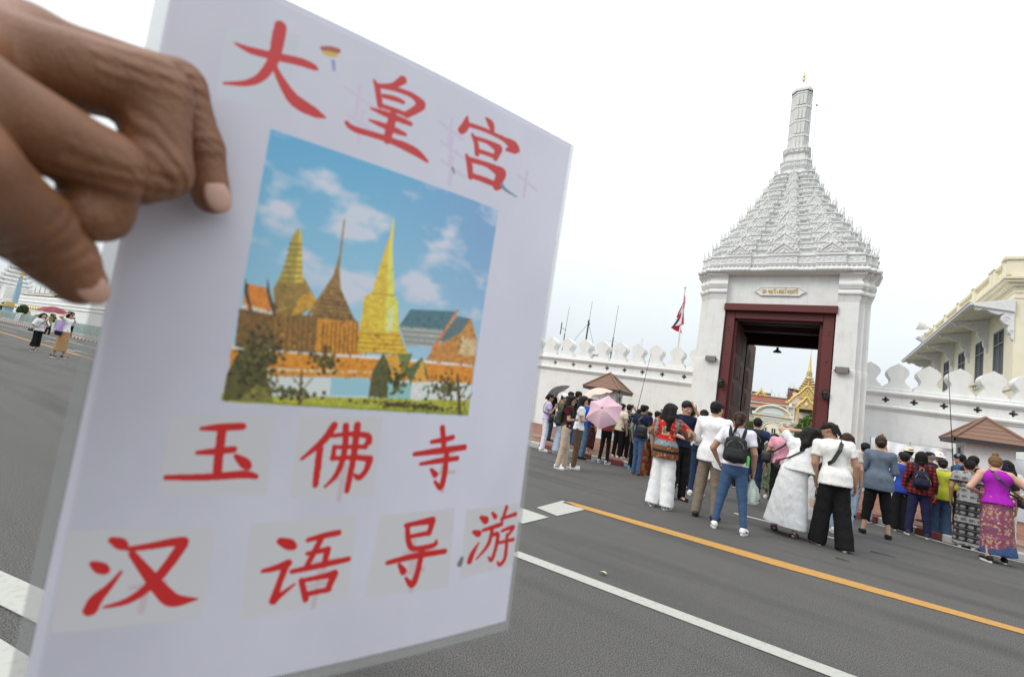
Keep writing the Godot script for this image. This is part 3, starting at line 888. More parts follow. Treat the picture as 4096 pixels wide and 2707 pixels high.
# ---- the gate -----------------------------------------------------------
const GX := -1.22
const GZ := -23.48
func gring(w: float, s: float, b: float, y: float) -> PackedVector3Array:
	var side := [Vector2(w, w - 2 * s), Vector2(w - s, w - 2 * s), Vector2(w - s, w - s), Vector2(w - 2 * s, w - s), Vector2(w - 2 * s, w)]
	var q := w - 2 * s
	for f in [[0.78, 0.42], [0.19, -0.19], [-0.42, -0.78]]:
		side.append_array([Vector2(q * f[0], w), Vector2(q * f[0], w + b), Vector2(q * f[1], w + b), Vector2(q * f[1], w)])
	var r := PackedVector3Array()
	for k in 4:
		for p in side:
			var t: Vector2 = p
			for i in k: t = Vector2(-t.y, t.x)
			r.append(Vector3(t.x, y, t.y))
	return r
func gable(m: MB, o: Vector3, out: Vector3, wd: float, ht: float) -> void:
	# a pointed pediment standing on the tier, its face turned to out
	var u := Vector3.UP.cross(out)
	var prof := [[0.5, 0.0], [0.56, 0.06], [0.5, 0.14], [0.46, 0.2], [0.5, 0.26], [0.4, 0.33], [0.34, 0.4], [0.36, 0.46], [0.25, 0.54], [0.2, 0.62], [0.2, 0.68], [0.1, 0.78], [0.05, 0.9], [0.0, 1.05]]
	var pl := PackedVector2Array()
	for p in prof: pl.append(Vector2(p[0] * wd, p[1] * ht))
	for i in range(prof.size() - 2, -1, -1): pl.append(Vector2(-prof[i][0] * wd, prof[i][1] * ht))
	m.slab(o, pl, u, Vector3.UP, out * 0.07)
	# raised rim, inner arch and studs
	for s in [-1, 1]:
		var pts := []
		for q in [[0.36, 0.04], [0.33, 0.2], [0.22, 0.34], [0.12, 0.5], [0.03, 0.62], [0.0, 0.85]]: pts.append(o + u * (s * q[0] * wd) + Vector3.UP * q[1] * ht + out * 0.08)
		m.tube(pts, [0.04 * wd, 0.045 * wd, 0.045 * wd, 0.04 * wd, 0.035 * wd, 0.02 * wd], 5)
		pts = []
		for q in [[0.2, 0.04], [0.19, 0.14], [0.12, 0.24], [0.0, 0.36]]: pts.append(o + u * (s * q[0] * wd) + Vector3.UP * q[1] * ht + out * 0.075)
		m.tube(pts, [0.025 * wd], 4)
		for q in [[0.45, 0.1], [0.4, 0.28], [0.27, 0.46], [0.15, 0.64]]:
			ball(m, o + u * (s * q[0] * wd) + Vector3.UP * q[1] * ht + out * 0.075, Vector3(0.05, 0.07, 0.05) * wd, 6)
	ball(m, o + Vector3.UP * 0.12 * ht + out * 0.075, Vector3(0.05, 0.09, 0.05) * wd, 6)
	m.tube([o + Vector3.UP * ht * 0.95 + out * 0.03, o + Vector3.UP * ht * 1.12 + out * 0.06, o + Vector3.UP * ht * 1.3 + out * 0.05], [0.05 * wd, 0.03 * wd, 0.005], 5)
func band_relief(m: MB, w: float, s: float, b: float, y0: float, y1: float) -> void:
	var h := (y1 - y0)
	var cy := (y0 + y1) / 2
	var q := w - 2 * s
	var n := maxi(3, int(2 * q / 0.17))
	for k in 4:
		var bs := Basis(Vector3.UP, k * PI / 2)
		for i in n:
			var x := -q + 2 * q * (i + 0.5) / n
			var f := absf(x) / q
			var z := w + (b if f < 0.19 or (f > 0.42 and f < 0.78) else 0.0)
			var dx := q / n * 0.8
			var e := 0.028
			var c := bs * Vector3(x, cy, z + e)
			var p := [bs * Vector3(x + dx, cy, z), bs * Vector3(x, cy + h * 0.32, z), bs * Vector3(x - dx, cy, z), bs * Vector3(x, cy - h * 0.32, z)]
			if i % 2 == 0:
				for j in 4: m.tri(c, p[(j + 1) % 4], p[j])
			else:
				for sg in [-1, 1]:
					var c2 := bs * Vector3(x, cy + sg * h * 0.2, z + e)
					var t := [bs * Vector3(x + dx * 0.8, cy + sg * h * 0.34, z), bs * Vector3(x, cy + sg * h * 0.4, z), bs * Vector3(x - dx * 0.8, cy + sg * h * 0.34, z), bs * Vector3(x, cy + sg * h * 0.02, z)]
					for j in 4:
						if sg > 0: m.tri(c2, t[(j + 1) % 4], t[j])
						else: m.tri(c2, t[j], t[(j + 1) % 4])
func gate_roof(g: Node3D) -> void:
	# cornice
	var m := MB.new()
	var rows := []
	for p in [[7.97, 2.9], [7.985, 3.06], [8.0, 3.1], [8.05, 3.2], [8.11, 3.235], [8.18, 3.22], [8.23, 3.14], [8.25, 3.05], [8.32, 3.05], [8.33, 3.1]]: rows.append(gring(p[1], 0.19, 0.07, p[0]))
	m.grid(rows); m.cap(rows[0], false)
	for k in 4:
		var bs := Basis(Vector3.UP, k * PI / 2)
		for i in 36:
			var x := -2.75 + 5.5 * i / 35.0
			var f := absf(x) / 2.8
			var zz := 3.2 + (0.07 if f < 0.19 or (f > 0.42 and f < 0.78) else 0.0)
			ball(m, bs * Vector3(x, 8.115, zz), Vector3(0.055, 0.075, 0.055), 6)
			m.tube([bs * Vector3(x, 8.24, zz - 0.1), bs * Vector3(x, 8.33, zz - 0.06)], [0.035, 0.008], 5)
	put(m, "cornice", M.stucco, g)
	# receding storeys
	var ws := [3.08, 2.82, 2.54, 2.24, 1.96, 1.68, 1.41, 1.17, 0.96, 0.8, 0.62]
	var ys := [8.33, 8.86, 9.4, 9.94, 10.47, 11.0, 11.55, 12.1, 12.62, 13.12, 13.6]
	for i in 10:
		var w: float = ws[i]
		var s := 0.064 * w
		var b := 0.05 + 0.01 * w
		var y: float = ys[i]
		var y1: float = ys[i + 1]
		var h := y1 - y
		m = MB.new()
		rows = []
		var o := 0.04 if i == 0 else 0.0
		for p in [[0.0, -0.085], [0.4, -0.085], [0.42, -0.035], [0.47, -0.035], [0.49, 0.015], [0.53, 0.015], [0.55, -0.02], [0.86, -0.02], [0.88, 0.02], [0.96, 0.02], [1.0, -0.05], [1.0, -0.24]]:
			if i == 0: p = [[0.0, 0.0], [0.1, 0.0], [0.12, 0.03], [0.2, 0.03], [0.22, 0.0], [0.7, 0.0], [0.72, 0.04], [0.82, 0.04], [0.85, 0.0], [0.9, -0.05], [0.95, -0.1], [1.0, -0.24]][rows.size()]
			rows.append(gring(w + p[1], s, b, y + p[0] * h))
		m.grid(rows); m.cap(rows[-1])
		if i == 0: band_relief(m, w, s, b, y + 0.22 * h, y + 0.7 * h)
		else: band_relief(m, w - 0.02, s, b, y + 0.55 * h, y + 0.86 * h)
		var q := w - 2 * s
		for k in 4:
			var bs := Basis(Vector3.UP, k * PI / 2)
			var out := bs * Vector3.BACK
			if i < 9: gable(m, bs * Vector3(0, y1, w + b - 0.12), out, q * 0.44 if i > 0 else q * 0.42, 0.62 if i != 3 else 0.9)
			if i < 6:
				for sd in [-1, 1]: gable(m, bs * Vector3(sd * q * 0.6, y1, w + b - 0.12), out, q * 0.36, 0.56)
			# horn shaped corner ornaments
			for cx in [[w - 0.03, w - 2 * s - 0.04], [w - s - 0.03, w - s - 0.03], [w - 2 * s - 0.04, w - 0.03]]:
				var c := bs * Vector3(cx[0], y1, cx[1])
				var d := (bs * Vector3(cx[0], 0, cx[1])).normalized()
				m.tube([c - Vector3(0, 0.04, 0), c + Vector3(0, 0.05, 0) + d * 0.01, c + Vector3(0, 0.12, 0) + d * 0.06, c + Vector3(0, 0.2, 0) + d * 0.045, c + Vector3(0, 0.3, 0) + d * 0.06], [0.045, 0.035, 0.022, 0.02, 0.004], 5)
		put(m, "roof_tier", M.stucco, g)
	# neck and prang shaft
	m = MB.new()
	rows = []
	for p in [[13.5, 0.66], [13.62, 0.68], [13.64, 0.56], [13.9, 0.5], [14.0, 0.56], [14.06, 0.6], [14.24, 0.6], [14.26, 0.63], [14.34, 0.63], [14.36, 0.5], [14.7, 0.46], [14.78, 0.54], [14.9, 0.54], [14.92, 0.56], [15.0, 0.56], [15.02, 0.4]]: rows.append(gring(p[1], p[1] * 0.13, 0.012, p[0]))
	m.grid(rows); m.cap(rows[-1])
	band_relief(m, 0.6, 0.078, 0.012, 14.07, 14.24)
	band_relief(m, 0.54, 0.07, 0.012, 14.79, 14.9)
	put(m, "spire_base", M.stucco, g)
	m = MB.new()
	for i in 4:
		var y := 15.0 + i * 0.75
		rows = []
		for p in [[0.0, 0.385], [0.6, 0.41], [0.61, 0.4], [0.63, 0.425], [0.69, 0.425], [0.70, 0.405], [0.75, 0.4], [0.75, 0.3]]:
			rows.append(gring(p[1] * (1.02 - 0.012 * i), 0.085, 0.006, y + p[0]))
		m.grid(rows); m.cap(rows[-1])
		for k in 4:
			var bs := Basis(Vector3.UP, k * PI / 2)
			for j in 3: m.box(bs * Vector3((j - 1) * 0.145, y + 0.3, 0.4), Vector3(0.115, 0.52, 0.06), bs)
	rows = []
	for p in [[18.0, 0.42], [18.03, 0.44], [18.14, 0.425], [18.3, 0.36], [18.45, 0.27], [18.58, 0.17], [18.66, 0.08]]: rows.append(gring(p[1], p[1] * 0.18, 0.004, p[0]))
	m.grid(rows); m.cap(rows[-1])
	put(m, "spire", M.stucco, g)
	m = MB.new()
	m.tube([Vector3(0, 18.6, 0), Vector3(0, 19.1, 0), Vector3(0, 19.22, 0), Vector3(0, 19.4, 0)], [0.03, 0.018, 0.03, 0.003], 6)
	for i in 4:
		var y := 18.72 + i * 0.11
		var r := 0.17 - i * 0.025
		for k in 4:
			var d := Basis(Vector3.UP, k * PI / 2 + (i % 2) * PI / 4) * Vector3.RIGHT
			m.tube([Vector3(0, y, 0), Vector3(0, y - 0.01, 0) + d * r * 0.7, Vector3(0, y + 0.05, 0) + d * r, Vector3(0, y + 0.15, 0) + d * r * 0.95], [0.016, 0.014, 0.011, 0.003], 5)
	put(m, "finial", M.gold, g)
	m = MB.new()
	m.bar(Vector3(0.4, 17.75, 0), Vector3(0.62, 17.4, 0), 0.008); m.bar(Vector3(0.4, 17.45, 0), Vector3(0.64, 17.38, 0), 0.008)
	m.cbox(Vector3(0.63, 17.38, 0), Vector3(0.08, 0.07, 0.08), 0.01)
	m.bar(Vector3(0.63, 17.38, 0), Vector3(0.64, 14.35, 0), 0.012); m.bar(Vector3(0.55, 14.4, 0), Vector3(0.68, 14.34, 0), 0.012); m.bar(Vector3(0.64, 14.35, 0), Vector3(0.7, 13.3, 0), 0.006)
	put(m, "lightning_conductor", M.metal_pale, g)
func pier(m: MB, sd: float) -> void:
	var base := [[1.93, 2.98], [2.6, 2.98], [2.6, 2.79], [2.79, 2.79], [2.79, 2.6], [2.98, 2.6], [2.98, -2.6], [2.79, -2.6], [2.79, -2.79], [2.6, -2.79], [2.6, -2.98], [1.93, -2.98]]
	if sd > 0: base.reverse()
	var rows := []
	for p in [[0, 0.12], [0.5, 0.12], [0.52, 0.06], [0.62, 0.09], [0.7, 0.02], [4.32, 0.02], [4.33, 0.0], [6.9, 0.0], [7.06, 0.035], [7.1, 0.05], [7.105, 0.02], [7.15, 0.02], [7.16, 0.05], [7.19, 0.09], [7.24, 0.1], [7.29, 0.09], [7.31, 0.05], [7.36, 0.05], [7.365, 0.02], [7.42, 0.02], [7.425, 0.07], [7.45, 0.07], [7.455, 0.04], [7.5, 0.08], [7.57, 0.1], [7.64, 0.08], [7.72, 0.03], [7.8, 0.03], [7.88, 0.08], [7.95, 0.17], [7.98, 0.18]]:
		var r := PackedVector3Array()
		for q in base:
			var x: float = q[0] + (p[1] if q[0] > 1.95 else 0.0)
			r.append(Vector3(sd * x, p[0], q[1] + (p[1] if q[1] > 0 else -p[1])))
		rows.append(r)
	m.grid(rows); m.cap(rows[-1])
func gate() -> Node3D:
	var g := thing("palace_gate", "white palace gate with stepped ornate roof, tall spire and dark red doorway", "gate", Vector3(GX, 0, GZ))
	for sd in [-1.0, 1.0]:
		var m := MB.new()
		pier(m, sd)
		put(m, "pier", M.plaster, g)
	var m := MB.new()
	m.box(Vector3(0, 7.345, 0), Vector3(3.86, 1.25, 5.7))
	put(m, "lintel_wall", M.plaster, g)
	gate_roof(g)
	# timber frame of the doorway
	m = MB.new()
	m.cbox(Vector3(0, 6.57, 2.9), Vector3(3.94, 0.3, 0.34), 0.02)
	for sd in [-1, 1]:
		m.cbox(Vector3(sd * 1.72, 3.1, 2.72), Vector3(0.36, 6.64, 0.3), 0.015)
		m.cbox(Vector3(sd * 1.5, 3.0, 2.55), Vector3(0.1, 6.2, 0.2), 0.01)
		for y in [5.75, 5.62, 4.6, 3.4]: ball(m, Vector3(sd * 1.74, y, 2.875), Vector3(0.035, 0.035, 0.02), 8)
	m.cbox(Vector3(0, 6.27, 2.72), Vector3(3.08, 0.3, 0.3), 0.015)
	m.cbox(Vector3(0, 6.1, 2.6), Vector3(2.95, 0.07, 0.2), 0.01)
	put(m, "door_frame", M.maroon, g)
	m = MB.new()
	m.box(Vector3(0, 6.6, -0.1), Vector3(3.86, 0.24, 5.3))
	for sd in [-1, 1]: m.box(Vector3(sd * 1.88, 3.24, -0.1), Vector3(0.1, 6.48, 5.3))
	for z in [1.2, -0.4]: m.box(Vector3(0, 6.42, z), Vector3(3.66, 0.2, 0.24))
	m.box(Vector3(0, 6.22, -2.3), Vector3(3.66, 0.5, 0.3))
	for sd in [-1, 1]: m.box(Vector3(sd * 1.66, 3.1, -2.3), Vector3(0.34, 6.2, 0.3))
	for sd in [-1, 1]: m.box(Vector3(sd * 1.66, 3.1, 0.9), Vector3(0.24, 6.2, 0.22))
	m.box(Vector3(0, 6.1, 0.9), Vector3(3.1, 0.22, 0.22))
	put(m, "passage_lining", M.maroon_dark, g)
	# open leaves with their panels
	for q in [[-1.5, 2.45, -0.075, 1.4, 6.05], [1.52, 2.45, -0.05, 1.35, 6.05], [-1.5, 0.75, -0.06, 1.3, 5.98], [-1.52, -2.45, -0.13, 1.6, 6.15]]:
		var bs := Basis(Vector3.UP, q[2])
		var lf := MB.new()
		var along := bs * Vector3.FORWARD
		var sgn := -signf(q[0])
		lf.cbox(Vector3(q[0], q[4] / 2 + 0.03, q[1]) + along * q[3] / 2, Vector3(0.09, q[4], q[3]), 0.01, bs)
		var o := put(lf, "door_leaf", M.maroon, g)
		for r in 5:
			var fr := MB.new()
			var y0: float = 0.35 + r * (q[4] - 0.5) / 5.0
			var ph: float = (q[4] - 0.5) / 5.0 - 0.22
			var c: Vector3 = Vector3(q[0], y0 + ph / 2, q[1]) + along * q[3] / 2 + bs * Vector3(sgn * 0.05, 0, 0)
			fr.cbox(c, Vector3(0.03, ph, q[3] * 0.7), 0.01, bs)
			fr.cbox(c + bs * Vector3(sgn * 0.014, 0, 0), Vector3(0.03, ph * 0.78, q[3] * 0.5), 0.012, bs)
			put(fr, "door_panel", M.maroon_grey, o)
	# name board over the door
	var pl := pv([0.9, 0, 0.74, 0.1, 0.68, 0.17, -0.68, 0.17, -0.74, 0.1, -0.9, 0, -0.74, -0.1, -0.68, -0.17, 0.68, -0.17, 0.74, -0.1])
	var nb := MB.new()
	nb.slab(Vector3(0, 7.3, 2.85), pl, Vector3.RIGHT, Vector3.UP, Vector3.BACK * 0.05)
	for i in 10: nb.bar(Vector3(pl[i].x, 7.3 + pl[i].y, 2.905), Vector3(pl[(i + 1) % 10].x, 7.3 + pl[(i + 1) % 10].y, 2.905), 0.018)
	var board := put(nb, "name_board", M.plaster, g)
	put(thai_letters(Vector3(-0.62, 7.22, 2.905)), "lettering", M.gold_letter, board)
	return g
# ประตูวิเศษไชยศรี in raised strokes; each letter is a set of polylines on a 6 x 8 raster
func thai_letters(o: Vector3) -> MB:
	var m := MB.new()
	var L := [
		[[1, 7, 1, 1, 2, 0, 5, 0, 5, 8], [1, 7, 2, 7]],
		[[1, 6, 2, 5, 1, 4.6], [1, 2, 2, 1.4, 1, 1], [2, 6, 2.6, 6.4], [2, 2, 2.6, 2.4]],
		[[1, 5, 3, 7, 5, 6, 2, 4, 5, 3, 5, 0.4, 4, 0]],
		[[2, 2, 1, 1, 1, 6, 3, 5, 5, 6, 5, 0], [4, -1, 5, -1, 5, -2.4], [2, 2, 2.4, 1]],
		[[1, 6, 3, 7, 5, 6, 5, 0, 3.6, 0, 3.6, 1.2], [1.4, 8.6, 5, 8.6, 5, 10]],
		[[3, 7, 3, 1, 4, 0, 4, 1]],
		[[2, 2, 1, 1, 1, 6, 3, 7, 5, 6, 5, 0], [4, 7, 5.6, 8.4], [2, 3.6, 3.6, 3.6]],
		[[1, 7, 1, 1, 2, 0, 5, 0, 5, 8], [3.4, 3.4, 6, 4]],
		[[3, 0, 3, 7, 1.4, 9, 4.6, 9.6], [3, 0, 4, 0.4]],
		[[1, 5, 2, 7, 2, 1, 3.4, 0, 5, 2, 4, 5, 5.4, 7.6]],
		[[1.4, 7, 1.4, 4.6, 2.4, 4, 1, 3, 1.4, 0, 5, 0, 5, 8]],
		[[2, 2, 1, 1, 1, 6, 3, 7, 5, 6, 5, 0], [4, 7, 5.6, 8.4]],
		[[1, 5, 3, 7, 5, 6, 2, 4, 5, 3, 5, 0.4, 4, 0], [1, 8.8, 5, 8.8, 5, 10.4]],
	]
	for i in L.size():
		for st in L[i]:
			var pts := []
			for k in range(0, st.size(), 2): pts.append(o + Vector3(i * 0.0965 + st[k] * 0.0135, st[k + 1] * 0.02, 0.012))
			for k in pts.size() - 1:
				var d: Vector3 = pts[k + 1] - pts[k]
				m.box((pts[k] + pts[k + 1]) / 2 + Vector3(0, 0, k * 0.0006), Vector3(d.length() + 0.014, 0.018, 0.02), Basis(Vector3.BACK, atan2(d.y, d.x)))
	return m
func gate_fittings() -> void:
	for sd in [-1, 1]:
		var x: float = -3.47 if sd < 0 else 1.0
		var f := thing("floodlight", ["grey floodlight on the left pier of the gate", "grey floodlight on the right pier of the gate"][0 if sd < 0 else 1], "floodlight", Vector3(x, 4.28, -20.5), 0.0, "floodlights on the gate piers")
		var m := MB.new()
		var bs := Basis(Vector3.RIGHT, 0.45)
		m.cbox(Vector3(0, 0, 0.17), Vector3(0.42, 0.24, 0.09), 0.015, bs)
		for k in 6: m.box(Vector3(-0.16 + k * 0.064, 0.03, 0.11), Vector3(0.012, 0.2, 0.05), bs)
		put(m, "housing", M.metal_grey, f)
		m = MB.new(); m.cbox(Vector3(0, -0.02, 0.22), Vector3(0.36, 0.18, 0.01), 0.003, bs); put(m, "lens", M.lens, f)
		m = MB.new(); m.bar(Vector3(0.23, 0, 0.0), Vector3(0.23, 0, 0.18), 0.014); m.bar(Vector3(-0.23, 0, 0.0), Vector3(-0.23, 0, 0.18), 0.014); m.bar(Vector3(-0.23, 0, 0.015), Vector3(0.23, 0, 0.015), 0.014)
		put(m, "bracket", M.metal_dark, f)
		var lx: float = -3.0 if sd < 0 else 0.56
		var l := thing("wall_lantern", ["black lantern on the left jamb of the red doorway", "black lantern on the right jamb of the red doorway"][0 if sd < 0 else 1], "lantern", Vector3(lx, 3.3, -20.6), 0.0, "lanterns on the door jambs")
		m = MB.new()
		m.bar(Vector3(0, 0.2, 0), Vector3(0, 0.26, 0.16), 0.014)
		m.lathe(Vector3(0, 0, 0.17), [[0.02, -0.17], [0.06, -0.15], [0.07, -0.13]], 10)
		m.lathe(Vector3(0, 0, 0.17), [[0.13, 0.07], [0.125, 0.09], [0.09, 0.15], [0.04, 0.19], [0.02, 0.21], [0.025, 0.23], [0.0, 0.26]], 12)
		for k in 5:
			var a := TAU * k / 5
			m.tube([Vector3(cos(a) * 0.07, -0.14, 0.17 + sin(a) * 0.07), Vector3(cos(a) * 0.115, 0.0, 0.17 + sin(a) * 0.115), Vector3(cos(a) * 0.12, 0.08, 0.17 + sin(a) * 0.12)], [0.01], 5)
		put(m, "lantern_frame", M.black_iron, l)
		m = MB.new(); m.lathe(Vector3(0, 0, 0.17), [[0.05, -0.13], [0.095, -0.02], [0.1, 0.07]], 12); put(m, "glass", M.glass_smoke, l)
		m = MB.new(); ball(m, Vector3(0, -0.01, 0.17), Vector3(0.035, 0.05, 0.035)); put(m, "bulb", M.lens, l)
	var p := thing("pendant_lamp", "black pendant lamp hanging in the gateway", "lamp", Vector3(-1.24, 5.2, -23.0))
	var m := MB.new()
	m.lathe(Vector3.ZERO, [[0.17, 0.0], [0.175, 0.01], [0.16, 0.04], [0.09, 0.1], [0.05, 0.12], [0.05, 0.18], [0.03, 0.22], [0.0, 0.23]], 18)
	put(m, "lamp_shade", M.black_iron, p)
	m = MB.new(); m.bar(Vector3(0, 0.2, 0), Vector3(0, 1.3, 0), 0.008); m.bar(Vector3(0.04, 0.18, 0), Vector3(0.04, 0.34, 0), 0.005); m.bar(Vector3(-0.04, 0.18, 0), Vector3(-0.04, 0.34, 0), 0.005); put(m, "cord", M.black_iron, p)
	m = MB.new(); ball(m, Vector3(0, 0.02, 0), Vector3(0.05, 0.05, 0.05)); put(m, "bulb", M.lens, p)
	# pigeon on the cornice
	var b := thing("pigeon", "dark pigeon perched on the right end of the gate cornice", "bird", Vector3(1.44, 8.66, -20.52), 0.7)
	m = net([bone(Vector3(-0.05, 0.09, 0), Vector3(0.06, 0.12, 0), 0.035, 0.042, 0.03), bone(Vector3(0.08, 0.14, 0), Vector3(0.1, 0.19, 0), 0.024, 0.022, 0.02), bone(Vector3(-0.06, 0.09, 0), Vector3(-0.2, 0.05, 0), 0.025, 0.01, 0.02, 0, Vector3.UP, 1.6), bone(Vector3(0.12, 0.19, 0), Vector3(0.14, 0.185, 0), 0.008, 0.003, 0.01), bone(Vector3(0.01, 0.07, 0.02), Vector3(0.01, 0, 0.02), 0.008, 0.006, 0.01), bone(Vector3(0.01, 0.07, -0.02), Vector3(0.01, 0, -0.02), 0.008, 0.006, 0.01)], 0.01)
	put(m, "body", M.pigeon, b)
# ---- buildings and furniture round the gate -----------------------------
func booth(x: float, label: String, door_side: float) -> void:
	var b := thing("guard_booth", label, "guard booth", Vector3(x, 0.13, -20.5))
	var m := MB.new()
	# walls with an opening on the door side
	m.box(Vector3(0, 1.1, 0.52), Vector3(1.1, 2.2, 0.06)); m.box(Vector3(0, 1.1, -0.52), Vector3(1.1, 2.2, 0.06))
	m.box(Vector3(-door_side * 0.52, 1.1, 0), Vector3(0.06, 2.2, 0.98))
	m.box(Vector3(door_side * 0.52, 1.1, 0.4), Vector3(0.06, 2.2, 0.18)); m.box(Vector3(door_side * 0.52, 1.1, -0.4), Vector3(0.06, 2.2, 0.18)); m.box(Vector3(door_side * 0.52, 2.12, 0), Vector3(0.06, 0.16, 0.62)); m.box(Vector3(door_side * 0.52, 0.3, 0), Vector3(0.06, 0.6, 0.62))
	m.box(Vector3(0, 0.03, 0), Vector3(1.16, 0.06, 1.16))
	put(m, "wall", M.white_paint, b)
	m = MB.new()
	for z in [-0.31, 0.31]: m.cbox(Vector3(door_side * 0.54, 1.32, z), Vector3(0.06, 1.44, 0.05), 0.008)
	m.cbox(Vector3(door_side * 0.54, 2.03, 0), Vector3(0.06, 0.05, 0.66), 0.008); m.cbox(Vector3(door_side * 0.54, 0.61, 0), Vector3(0.07, 0.05, 0.66), 0.008)
	var fr := put(m, "window_frame", M.metal_pale, b)
	m = MB.new(); m.box(Vector3(door_side * 0.52, 1.32, 0), Vector3(0.012, 1.4, 0.58)); put(m, "pane", M.glass_smoke, fr)
	m = MB.new(); m.cbox(Vector3(0.25 if door_side < 0 else -0.22, 1.42, 0.555), Vector3(0.26, 0.28, 0.02), 0.006); put(m, "notice_plate", M.metal_grey, b)
	# hip roof laid with boards
	m = MB.new()
	m.box(Vector3(0, 2.2, 0), Vector3(1.74, 0.05, 1.74))
	for k in 4:
		var bs := Basis(Vector3.UP, k * PI / 2)
		m.box(bs * Vector3(0, 2.2, 0.87), Vector3(1.78, 0.1, 0.04), bs)
	put(m, "eaves", M.metal_dark, b)
	for k in 4:
		var bs := Basis(Vector3.UP, k * PI / 2)
		for i in 6:
			var f0 := i / 6.0
			var f1 := (i + 1) / 6.0
			var a := 0.89
			var h := 0.78
			var y0 := 2.26 + h * f0 + 0.022
			var y1 := 2.26 + h * f1 + 0.004
			var w0 := a * (1 - f0) - 0.03
			var w1 := maxf(a * (1 - f1) - 0.03, 0.0)
			var q := MB.new()
			var p := [bs * Vector3(w0, y0, a * (1 - f0)), bs * Vector3(-w0, y0, a * (1 - f0)), bs * Vector3(-w1, y1, a * (1 - f1)), bs * Vector3(w1, y1, a * (1 - f1))]
			var d := Vector3(0, -0.018, 0)
			q.quad(p[0], p[1], p[2], p[3]); q.quad(p[1] + d, p[0] + d, p[3] + d, p[2] + d)
			for j in 4: q.quad(p[(j + 1) % 4], p[j], p[j] + d, p[(j + 1) % 4] + d)
			put(q, "roof_board", M.roof_brown if (i + k) % 2 else M.roof_brown2, b)
		var rr := MB.new()
		rr.tube([bs * Vector3(0.9, 2.27, 0.9), bs * Vector3(0, 3.06, 0)], [0.05, 0.05], 6)
		put(rr, "hip_ridge", M.roof_brown, b)
func cream_building() -> void:
	var b := thing("cream_building", "cream two storey building with scrolled canopy brackets and balustrade behind the wall", "building", Vector3(7.33, 0, -28))
	# local: x to the right of the long left face, z back from the corner
	var m := MB.new()
	var wz := [-1.85, -4.65, -7.9, -11.3, -14.6]
	var e := 0.0
	for z in wz:
		var a: float = z + 0.72
		m.box(Vector3(0.2, 7.1, (e + a) / 2), Vector3(0.4, 2.2, e - a))
		e = z - 0.72
	m.box(Vector3(0.2, 7.1, (e - 17.4) / 2), Vector3(0.4, 2.2, e + 17.4))
	m.box(Vector3(0.2, 3.0, -8.7), Vector3(0.4, 6.0, 17.4)); m.box(Vector3(0.2, 9.2, -8.7), Vector3(0.4, 2.0, 17.4))
	m.box(Vector3(6.2, 5.1, -0.2), Vector3(11.6, 10.2, 0.4)); m.box(Vector3(6.2, 5.1, -17.2), Vector3(11.6, 10.2, 0.4)); m.box(Vector3(12.2, 5.1, -8.7), Vector3(0.4, 10.2, 17.4)); m.box(Vector3(6.0, 10.1, -8.7), Vector3(11.9, 0.2, 17.3))
	put(m, "wall", M.cream, b)
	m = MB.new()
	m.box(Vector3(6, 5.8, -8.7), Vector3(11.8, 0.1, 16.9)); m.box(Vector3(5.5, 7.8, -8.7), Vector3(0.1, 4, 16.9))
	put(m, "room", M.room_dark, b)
	m = MB.new()
	for p in [[0.12, 9.9, 0.16], [0.26, 10.03, 0.12], [0.34, 10.14, 0.1]]: m.box(Vector3(6.2 - p[0] / 2, p[1], -8.7), Vector3(12.6 + p[0], p[2], 17.4 + 2 * p[0]))
	for y in [9.55, 9.72, 9.3]: m.box(Vector3(6.2, y, -8.7), Vector3(12.46, 0.05, 17.46))
	m.box(Vector3(6.2, 5.25, -8.7), Vector3(12.5, 0.06, 17.5))
	put(m, "cornice", M.cream, b)
	for z in wz:
		var w := MB.new()
		for q in [[-0.68, 0.08], [0.0, 0.07], [0.68, 0.08]]: w.cbox(Vector3(0.05, 7.1, z + q[0]), Vector3(0.1, 2.2, q[1]), 0.008)
		for q in [6.04, 7.55, 8.15]: w.cbox(Vector3(0.05, q, z), Vector3(0.09, 0.08, 1.4), 0.008)
		for q in [-0.34, 0.34]: w.cbox(Vector3(0.06, 7.85, z + q), Vector3(0.05, 0.6, 0.04), 0.006)
		for q in [-0.34, 0.34]: w.cbox(Vector3(0.06, 6.8, z + q), Vector3(0.05, 1.5, 0.03), 0.006)
		var o := put(w, "window", M.grey_paint, b)
		for q in [-0.34, 0.34]:
			w = MB.new(); w.box(Vector3(0.07, 6.8, z + q), Vector3(0.01, 1.44, 0.6)); put(w, "pane", M.glass_window, o)
			w = MB.new(); w.box(Vector3(0.07, 7.85, z + q), Vector3(0.01, 0.52, 0.6)); put(w, "pane", M.glass_window, o)
		w = MB.new(); w.cbox(Vector3(-0.08, 5.93, z), Vector3(0.24, 0.1, 1.6), 0.02)
		for q in [-0.5, -0.17, 0.17, 0.5]: w.cbox(Vector3(-0.04, 5.78, z + q), Vector3(0.14, 0.2, 0.1), 0.03)
		put(w, "window_sill", M.cream, b)
	# canopy over the windows
	m = MB.new()
	var sec := [Vector2(0.0, 9.12), Vector2(-1.36, 8.93), Vector2(-1.36, 8.98), Vector2(0.0, 9.2)]
	var lo := PackedVector3Array()
	m.slab(Vector3(0, 0, 0.12), PackedVector2Array(sec), Vector3.RIGHT, Vector3.UP, Vector3(0, 0, -17.2))
	m.box(Vector3(-1.4, 8.95, -8.48), Vector3(0.1, 0.12, 17.3)); m.box(Vector3(-1.44, 9.02, -8.48), Vector3(0.1, 0.05, 17.34))
	var can := put(m, "canopy", M.white_paint, b)
	for i in 7:
		var s := MB.new()
		var x := -0.1 - i * 0.18
		s.box(Vector3(x - 0.09, 9.09 + (x - 0.09) * 0.14 - 0.005, -8.48), Vector3(0.165, 0.02, 17.0), Basis(Vector3.BACK, 0.139))
		put(s, "soffit_board", M.cream_pale, can)
	m = MB.new()
